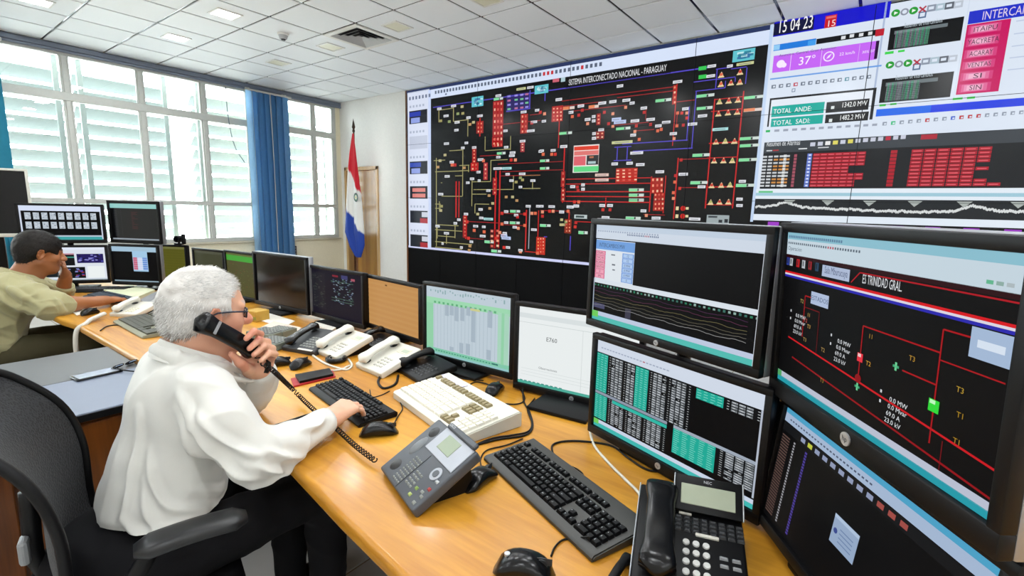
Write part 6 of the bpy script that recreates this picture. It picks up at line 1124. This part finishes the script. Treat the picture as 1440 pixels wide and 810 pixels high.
# collar: stand and fallen flaps
for k in range(15):
    a0, a1 = math.radians(-205+250*k/15), math.radians(-205+250*(k+1)/15)
for t0, t1 in zip(range(0, 20), range(1, 21)):
    A = [2*math.pi*(.06+.88*t/20)+math.pi/2 for t in (t0, t1)]; pts = [(-1.45+.076*math.cos(a_)*1.0, .506+.078*math.sin(a_), 1.003-.038*math.sin(a_)) for a_ in A]; s.cap(pts[0], pts[1], .0125, .0125, .02)
for x in (-1, 1): s.path([(-1.45+x*.074, .485, 1.028), (-1.45+x*.07, .545, .985), (-1.45+x*.05, .61, .95), (-1.45+x*.034, .64, .92)], [.011, .012, .012, .006], .006); s.path([(-1.45+x*.088, .485, 1.005), (-1.45+x*.085, .55, .958), (-1.45+x*.062, .62, .92)], [.009, .011, .007], .008)
s.cap(HC+HM@np.array((0, -.02, -.04))*HS, (-1.45, .508, .985), .06, .063, .005, 's'); s.cap((-1.45, .54, 1.06), (-1.45, .585, .965), .05, .034, .006, 's')
# long folds
FO = [((-1.27, .33, .93), (-1.245, .40, .80), (-1.262, .50, .74)), ((-1.255, .36, .90), (-1.25, .44, .83), (-1.26, .52, .80)), ((-1.30, .27, .86), (-1.265, .33, .72), (-1.27, .45, .66)), ((-1.29, .25, .78), (-1.262, .31, .66), (-1.27, .40, .62)), ((-1.33, .23, .70), (-1.28, .27, .62), (-1.27, .36, .595)), ((-1.22, .40, .95), (-1.165, .46, .86), (-1.13, .52, .82)), ((-1.235, .39, .90), (-1.18, .44, .81), (-1.135, .50, .765)), ((-1.135, .53, .83), (-1.128, .57, .80), (-1.15, .63, .77)), ((-1.125, .51, .80), (-1.122, .55, .765), (-1.15, .60, .735)), ((-1.17, .50, .735), (-1.15, .56, .732), (-1.16, .62, .745)), ((-1.16, .64, .84), (-1.165, .69, .825), (-1.19, .72, .83)), ((-1.55, .58, .93), (-1.52, .63, .88), (-1.51, .66, .81)), ((-1.51, .60, .93), (-1.48, .66, .89), (-1.50, .68, .80)), ((-1.46, .63, .96), (-1.44, .68, .91), (-1.46, .69, .86)), ((-1.37, .27, .95), (-1.34, .24, .82), (-1.33, .21, .68)), ((-1.30, .42, .72), (-1.275, .50, .68), (-1.30, .55, .66)), ((-1.27, .36, 1.0), (-1.245, .37, .96), (-1.24, .38, .9))]
me = s.mesh('shirt'); smooth_mesh(me, 1); folds(me, FO, .018, .012); smooth_mesh(me, 1)
displace(me, lambda V: .009*ridges(V, 17, 41, (1, .8, .45))+.0045*ridges(V, 36, 77, (1, 1, .7))-.005)
V, N = vco(me); me.vertices.foreach_set('co', (V-PO).astype('f').ravel()); M_shirt = shirt_mat('white_shirt', 'D8D7D1', 'DADAD8'); SH = obj('shirt', me, M_shirt, PA, label='white long-sleeved shirt hanging over the trousers')
def collar(parent, O, c, rx, ry, zt, slope, m, drop=.042, flare=1.34, tip=.03):
    b = NB(); n = 30; T = []; L_ = []; I_ = []
    for k in range(n+1):
        a = math.pi/2+2*math.pi*(.045+.91*k/n); f = max(0., math.sin(a)); z = zt-slope*math.sin(a)
        e = tip*max(0., 1-min(k, n-k)/5.)**1.5
        I_.append(b.verts.new(Vector((c[0]+rx*.99*math.cos(a), c[1]+ry*.99*math.sin(a), z-.03))-O)); T.append(b.verts.new(Vector((c[0]+rx*1.03*math.cos(a), c[1]+ry*1.03*math.sin(a), z))-O))
        L_.append(b.verts.new(Vector((c[0]+rx*flare*math.cos(a)+e*.2*math.cos(a), c[1]+ry*flare*math.sin(a)+e*.6, z-drop*(.8+.45*f)-e))-O))
    for A, B in ((I_, T), (T, L_)):
        for k in range(n): b.faces.new((A[k], A[k+1], B[k+1], B[k]))
    bmesh.ops.subdivide_edges(b, edges=b.edges[:], cuts=1, smooth=.4, use_grid_fill=True); bmesh.ops.solidify(b, geom=b.faces[:], thickness=.004); return obj('collar', b, m, parent, True, angle=60)
collar(SH, Vector(PO), (-1.45, .506), .072, .074, 1.022, .04, M_shirt)
b = NB()
for c_, d_, r_ in (((-1.222, .742, .803), (-.03, .1, .0), .041), ((-1.41, .662, .933), (.07, -.005, .08), .04)):
    c_ = Vector(c_)-Vector(PO); d_ = Vector(d_).normalized(); cyl(b, c_-d_*.012, c_+d_*.012, r_, r_*.93, 24, False)
bmesh.ops.solidify(b, geom=b.faces[:], thickness=.003); obj('cuff', b, M_shirt, SH, True)
b = NB(); c_ = Vector(LW+np.array((.004, .0, .010)))-Vector(PO); d_ = Vector(pk-LW).normalized(); cyl(b, c_-d_*.008, c_+d_*.008, .031, .031, 24, False); bmesh.ops.solidify(b, geom=b.faces[:], thickness=.003); obj('wristwatch', b, M_black, PA, True)
# trousers, shoes
s = SDF((-1.75, .05, .0), (-1.15, 1.05, .70), .008)
s.ell((-1.45, .32, .54), (.19, .17, .105), .05)
for x in (-1, 1): s.path([(-1.45+x*.10, .36, .53), (-1.45+x*.12, .80, .53), (-1.45+x*.12, .80, .08)], [.088, .068, .05], .04)
me = s.mesh('trousers'); smooth_mesh(me, 1); displace(me, lambda V: .005*ridges(V, 26, 15)); V, N = vco(me); me.vertices.foreach_set('co', (V-PO).astype('f').ravel()); obj('trousers', me, mat('black_trousers', '0E0E11', .85, spec=.2), PA)
for x in (-1, 1): b = NB(); loft(b, [((x*.12, .80-PO[1]-.07+.03*k, .04+.0*k), (.04*math.sin(math.pi*(.12+.8*k/9))**.5, 0, 0), (0, 0, .04*(1.3-.08*k))) for k in range(10)], 14); obj('shoe', b, M_black, PA, True)
# the handset he holds, and its coiled cord to the grey phone
ha, hb = q3(283, 453, -1.338), q3(352, 491, -1.352); hc = (ha+hb)/2; hd_ = (hb-ha)/np.linalg.norm(hb-ha); tg = np.array((1, .18, .25)); tg -= hd_*(tg@hd_); tg /= np.linalg.norm(tg); sd = np.cross(hd_, tg)
HT = tag(thing('telephone_handset', 'x', 'handset', tuple(hc)), 'black telephone handset held to the ear of the white-haired man', 'handset', None)
Mh = Matrix(((sd[0], hd_[0], tg[0], 0), (sd[1], hd_[1], tg[1], 0), (sd[2], hd_[2], tg[2], 0), (0, 0, 0, 1)))
handset(HT, Mh @ Matrix.Translation((0, 0, -.014)), L=float(np.linalg.norm(hb-ha))+.035, w=.055, m=M_blackg, name='shell', arch=.010, thick=.028)
b = NB(); cyl(b, (0, -.085, .018), (0, -.055, .0185), .001, .001, 6); bm2 = box(b, -.018, -.05, .0185, .018, -.042, .0215, .001, 1); bmesh.ops.transform(b, matrix=Mh, verts=b.verts); obj('label', b, M_grey, HT)
c0 = Vector(hb)+Vector(hd_*.014); pts = spline([c0, c0+Vector((.012, .01, -.03)), Vector(q3(385, 522, -1.33)), onz(412, 548, .80), onz(440, 575, .775), onz(468, 598, .775), onz(500, 627, .772), onz(528, 648, .770)], 12)
# resample evenly, then wind the coil about it
Ls = [0]
for a_, b_ in zip(pts, pts[1:]): Ls.append(Ls[-1]+(b_-a_).length)
def at(l):
    for i in range(len(Ls)-1):
        if Ls[i+1] >= l: t = (l-Ls[i])/max(1e-6, Ls[i+1]-Ls[i]); return pts[i].lerp(pts[i+1], t), (pts[i+1]-pts[i]).normalized()
    return pts[-1], (pts[-1]-pts[-2]).normalized()
turns = 74; coil = []; a = Vector((1, .3, 0))
for k in range(turns*8+1):
    p, d = at(Ls[-1]*k/(turns*8)); a = (a-d*a.dot(d)).normalized(); b_ = d.cross(a); w = 2*math.pi*k/8; coil.append(p+(a*math.cos(w)+b_*math.sin(w))*.0062)
b = NB(); tube(b, coil, .0019, 5); tag(obj('coiled_cord', b, M_blackg, smooth=True), 'black coiled telephone cord from the held handset to the grey phone', 'cord')
# ------------------------------------------------------------------ the man in khaki
PO2 = np.array((-4.08, .36, 0.)); PB = person('person', 'dark-haired man in a khaki shirt at the far end of the desk, hand at face', tuple(PO2))
HC2 = np.array((-4.05, .625, 1.082)); HM2 = basis(math.radians(2), math.radians(10)); HS2 = 1.0
s = SDF((-4.5, .1, .42), (-3.66, 1.15, 1.28), .0048); Q = PO2
def torso2(s, g=0.):
    s.ell((-4.09, .34, .56), (.18+g, .15+g, .13+g), .05); s.ell((-4.09, .39, .68), (.165+g, .145+g, .16+g), .06); s.ell((-4.08, .46, .82), (.185+g, .14+g, .14+g), .06); s.cap((-4.24, .49, .905), (-3.94, .48, .905), .06+g, .06+g, .06)
torso2(s, -.012); head(s, HC2, HM2, HS2); s.cap(HC2+HM2@np.array((0, -.03, -.05))*HS2, (-4.06, .525, .93), .058, .066, .03); s.cap(HC2+HM2@np.array((0, .02, -.07))*HS2, (-4.06, .575, .92), .04, .05, .03)
RW2 = np.array((-3.835, .865, .795)); s.path([(-3.92, .49, .90), (-3.775, .60, .805), (-3.80, .70, .80), RW2], [.05, .043, .042, .027], .03)
hand(s, RW2, (-.07, .15, -.01), (.1, .1, 1), 1, [(.22, .3, .2), (.2, .3, .2), (.22, .3, .2), (.25, .3, .2)], 1., 1.0, (.5, .4))
LW2 = np.array((-4.12, .748, .935)); s.path([(-4.25, .50, .90), (-4.20, .735, .80), LW2], [.05, .046, .03], .03)
hand(s, LW2, (.035, -.012, .09), (.15, .98, .1), -1, [(.5, 1.0, .8), (.5, 1.1, .8), (.5, 1.1, .8), (.5, 1.1, .8)], .6, 1.0, (.4, .5))
me = s.mesh('body'); smooth_mesh(me, 1, .4); V, N = vco(me); q = (V-HC2)@HM2/HS2; hd = np.linalg.norm(q, axis=1) < .2; cl = np.repeat(np.array(s2l('AE7550'))[None], len(V), 0); cl = mixc(cl, s2l('9A6038'), .5+.5*sinnoise(V, 40, 8)); cl = mixc(cl, s2l('7A4638'), hd*(np.exp(-((q[:, 1]-.093)**2)/.0003-((q[:, 2]+.053)**2)/.00008))*.8); cl = mixc(cl, s2l('1A1210'), hd*(np.abs(q[:, 2]-.043) < .007)*(np.abs(np.abs(q[:, 0])-.034) < .021)*(q[:, 1] > .07)*.9); cl = mixc(cl, s2l('20140F'), hd*(np.abs(np.abs(q[:, 0])-.031) < .012)*(q[:, 1] > .086)*(np.abs(q[:, 2]-.014) < .006)*.8); cl = mixc(cl, s2l('70452E'), hd*(q[:, 2] < -.03)*.35)
colour(me, cl); me.vertices.foreach_set('co', (V-PO2).astype('f').ravel()); obj('body', me, M_skin, PB)
def keep2(s, P, sc, M):
    s.ell(P(0, .15, .0), np.array((.12, .082, .088))*sc, .008, 's', M); s.cap(P(-.2, .0, -.115), P(.2, .0, -.115), .072*sc, None, .01, 's')
    for x in (-1, 1): s.ell(P(x*.095, .04, -.03), np.array((.05, .055, .062))*sc, .008, 's', M); s.ell(P(x*.1, -.008, .0), np.array((.03, .024, .04))*sc, .006, 's', M)
    s.ell(P(0, .03, -.11), np.array((.09, .08, .1))*sc, .01, 's', M)
def hc2(V, k, q): return np.array(s2l('16120F'))[None]*(.6+.9*np.clip(k, 0, 1))[:, None]
me = hair_cap('hair', HC2, HM2, HS2, keep2, .008, .0045, hc2, M_hair, 31, 70); V, N = vco(me); st = strands('hair_strands', me, HC2, HM2, 3000, .014, .001, 6, lambda rg, l: np.array(s2l('1C1714'))*rg.uniform(.5, 1.5), .35)
me.vertices.foreach_set('co', (V-PO2).astype('f').ravel()); hr = obj('hair', me, M_hair, PB, label='short dark hair'); V2 = vco(st)[0]; st.vertices.foreach_set('co', (V2-PO2).astype('f').ravel()); obj('hair_strands', st, M_hair, hr, kind='stuff')
s = SDF((-4.55, .06, .46), (-3.62, .85, 1.05), .0058)
torso2(s, .014); s.ell((-4.09, .33, .58), (.19, .16, .10), .05); s.path([(-3.93, .48, .90), (-3.86, .53, .86), (-3.785, .59, .812), (-3.785, .65, .806)], [.08, .076, .068, .062], .04); s.path([(-4.24, .49, .90), (-4.22, .64, .84), (-4.205, .715, .81), (-4.185, .738, .84)], [.076, .066, .056, .048], .04)
for t0 in range(20):
    A = [2*math.pi*(.06+.88*t/20)+math.pi/2 for t in (t0, t0+1)]; pp = [(-4.06+.078*math.cos(a_), .545+.085*math.sin(a_), .945-.04*math.sin(a_)) for a_ in A]; s.cap(pp[0], pp[1], .014, .014, .012)
for x in (-1, 1): s.path([(-4.06+x*.078, .52, .955), (-4.06+x*.07, .59, .915), (-4.06+x*.04, .655, .885)], [.013, .014, .007], .01)
s.cap(HC2+HM2@np.array((0, -.02, -.04))*HS2, (-4.06, .545, .915), .06, .063, .006, 's'); s.cap((-3.79, .66, .806), (-3.80, .70, .80), .066, .066, .0, 's') if False else None
FO2 = (((-3.90, .36, .86), (-3.87, .44, .76), (-3.90, .52, .70)), ((-3.92, .30, .78), (-3.89, .38, .68), (-3.91, .48, .62)), ((-3.94, .27, .70), (-3.90, .34, .60), (-3.92, .44, .56)), ((-3.86, .45, .93), (-3.80, .51, .87), (-3.74, .56, .82)), ((-3.87, .43, .88), (-3.80, .50, .81), (-3.735, .57, .775)), ((-3.73, .62, .85), (-3.725, .64, .80), (-3.75, .65, .755)), ((-3.88, .38, .92), (-3.84, .43, .86), (-3.81, .50, .79)), ((-4.0, .27, .85), (-3.96, .25, .74), (-3.96, .24, .62)))
me = s.mesh('shirt'); smooth_mesh(me, 1); folds(me, FO2, .018, .014); displace(me, lambda V: .016*ridges(V, 27, 61, (1, .9, 1.1))+.004*ridges(V, 48, 17)-.004); V, N = vco(me); me.vertices.foreach_set('co', (V-PO2).astype('f').ravel()); SH2 = obj('shirt', me, shirt_mat('khaki_shirt', 'A9A47C', '8F8B64'), PB, label='khaki shirt with rolled sleeves')
collar(SH2, Vector(PO2), (-4.06, .54), .074, .08, .972, .036, MATS['khaki_shirt'], drop=.04)
b = NB()
for c_, d_, r_ in (((-3.788, .665, .804), (-.02, .1, -.004), .06), ((-4.175, .744, .855), (.05, .01, .09), .054)):
    c_ = Vector(c_)-Vector(PO2); d_ = Vector(d_).normalized(); cyl(b, c_-d_*.02, c_+d_*.016, r_, r_*.95, 22, False)
bmesh.ops.solidify(b, geom=b.faces[:], thickness=.005); obj('rolled_cuff', b, MATS['khaki_shirt'], SH2, True)
b = NB(); c_ = Vector(LW2)-Vector(PO2)-Vector((.004, 0, .0)); d_ = Vector((.3, 0, .9)).normalized(); cyl(b, c_-d_*.011, c_+d_*.011, .034, .034, 22, False); bmesh.ops.solidify(b, geom=b.faces[:], thickness=.004); obj('wristwatch', b, M_black, PB, True)
s = SDF((-4.4, .05, 0), (-3.75, 1.05, .68), .01); s.ell((-4.09, .33, .53), (.19, .17, .105), .05)
for x in (-1, 1): s.path([(-4.09+x*.10, .36, .52), (-4.09+x*.14, .78, .53), (-4.09+x*.14, .80, .08)], [.09, .07, .052], .04)
me = s.mesh('trousers'); smooth_mesh(me, 1); displace(me, lambda V: .007*ridges(V, 26, 15)); V, N = vco(me); me.vertices.foreach_set('co', (V-PO2).astype('f').ravel()); obj('trousers', me, mat('olive_trousers', '4A4632', .85, spec=.2), PB)
for x in (-1, 1): b = NB(); loft(b, [((x*.14, .80-PO2[1]-.07+.03*k, .04), (.04*math.sin(math.pi*(.12+.8*k/9))**.5, 0, 0), (0, 0, .04*(1.3-.08*k))) for k in range(10)], 14); obj('shoe', b, M_black, PB, True)
# ================================================================== office chairs
def mesh_mat(name='chair_mesh'):
    m = bpy.data.materials.new(name); m.use_nodes = True; nt = m.node_tree; b = nt.nodes['Principled BSDF']; tc = nt.nodes.new('ShaderNodeTexCoord')
    v = nt.nodes.new('ShaderNodeTexVoronoi'); v.inputs['Scale'].default_value = 170; nt.links.new(tc.outputs['Object'], v.inputs['Vector']); r = nt.nodes.new('ShaderNodeValToRGB'); r.color_ramp.elements[0].position = .25; r.color_ramp.elements[1].position = .55; r.color_ramp.elements[0].color = (.004, .004, .005, 1); r.color_ramp.elements[1].color = (.035, .037, .042, 1)
    nt.links.new(v.outputs['Distance'], r.inputs[0]); nt.links.new(r.outputs[0], b.inputs['Base Color']); b.inputs['Roughness'].default_value = .6; b.inputs['Sheen Weight'].default_value = .2
    bp = nt.nodes.new('ShaderNodeBump'); bp.inputs['Strength'].default_value = .5; bp.inputs['Distance'].default_value = .002; nt.links.new(v.outputs['Distance'], bp.inputs['Height']); nt.links.new(bp.outputs[0], b.inputs['Normal']); return m
M_mesh = mesh_mat()
def chair(label, loc, rz, ctrl, arms=True, seat_h=.45):
    """ctrl: back profile as (y, z, half width) from bottom to top, seat facing +y"""
    t = thing('office_chair', label, 'chair', loc, rz); b = NB(); box(b, -.24, -.2, seat_h-.075, .24, .27, seat_h-.012, .03, 3); obj('seat', b, mat('black_seat_fabric', '111113', .9, spec=.15), t, True, angle=50)
    P = spline([Vector((w_, y, z)) for y, z, w_ in ctrl], 6); b = NB(); rows = []; n = 12
    for p in P: rows.append([b.verts.new((p.x*(2*i/n-1), p.y+.055*(2*i/n-1)**2*min(1, p.x/.2), p.z)) for i in range(n+1)])
    for A, B in zip(rows, rows[1:]):
        for i in range(n): b.faces.new((A[i], A[i+1], B[i+1], B[i]))
    bmesh.ops.solidify(b, geom=b.faces[:], thickness=.012); obj('backrest', b, M_mesh, t, True, angle=60)
    ed = [Vector((-p.x, p.y+.055*min(1, p.x/.2), p.z)) for p in P]+[Vector((p.x, p.y+.055*min(1, p.x/.2), p.z)) for p in P[::-1]]
    top = P[-1]; mid = [Vector((top.x*k, top.y+.055*k*k, top.z+.012)) for k in (-.7, -.3, .3, .7)]; ed = [Vector((-p.x, p.y+.055*min(1, p.x/.2), p.z)) for p in P]+mid+[Vector((p.x, p.y+.055*min(1, p.x/.2), p.z)) for p in P[::-1]]
    b = NB(); tube(b, ed+[ed[0]], .011, 8, False); obj('back_frame', b, M_black, t, True)
    b = NB(); tube(b, spline([(0, .0, seat_h-.09), (0, -.2, seat_h-.07), (0, ctrl[0][0]-.045, seat_h+.06), (0, ctrl[1][0]-.03, ctrl[1][1]), (0, ctrl[2][0]-.02, ctrl[2][1])], 6), .018, 8); obj('back_spine', b, M_black, t, True)
    b = NB(); box(b, .0, ctrl[1][0]-.05, ctrl[1][1]-.0, .045, ctrl[1][0]-.03, ctrl[1][1]+.06, .008, 2); obj('adjuster', b, M_grey, t)
    if arms:
        for x in (-1, 1):
            b = NB(); tube(b, spline([(x*.2, .02, seat_h-.06), (x*.285, .02, seat_h-.03), (x*.295, .0, seat_h+.1), (x*.292, .08, seat_h+.25)], 5), .018, 8); obj('arm_post', b, M_black, t, True)
            b = NB(); loft(b, [((x*.305, .05+.026*k, seat_h+.262+.006*math.sin(k*.4)), (.036*min(1, math.sin(math.pi*(k+.7)/9.4)*2.2), 0, 0), (0, 0, .017*min(1, math.sin(math.pi*(k+.7)/9.4)*2.5))) for k in range(9)], 14, 3); obj('arm_pad', b, mat('black_arm_pad', '17181A', .38), t, True)
    b = NB(); cyl(b, (0, 0, .1), (0, 0, seat_h-.07), .028, n=14); obj('gas_column', b, M_steel, t, True, angle=40)
    for k in range(5):
        a = 2*math.pi*k/5+.3; d = Vector((math.cos(a), math.sin(a), 0)); b = NB(); cyl(b, d*.03+Vector((0, 0, .11)), d*.3+Vector((0, 0, .075)), .026, .016, 10); obj('leg', b, M_black, t, True, angle=40)
        b = NB(); s_ = Vector((-d.y, d.x, 0)); cyl(b, d*.3-s_*.025+Vector((0, 0, .03)), d*.3+s_*.025+Vector((0, 0, .03)), .03, n=14); cyl(b, d*.3+Vector((0, 0, .03)), d*.3+Vector((0, 0, .08)), .01, n=8); obj('caster', b, M_black, t, True, angle=40)
    return t
chair('black mesh-back office chair of the man in white, left foreground', (-1.455, .295, 0), math.radians(-16), [(-.085, .46, .19), (-.115, .60, .235), (-.12, .76, .245), (-.155, .88, .24), (-.235, .98, .215), (-.28, 1.015, .17)])
chair('black office chair of the man in khaki, at the left edge of the picture', (-4.1, .30, 0), math.radians(-4), [(-.12, .46, .19), (-.16, .58, .22), (-.17, .68, .225), (-.19, .78, .21), (-.215, .86, .16)], arms=False)
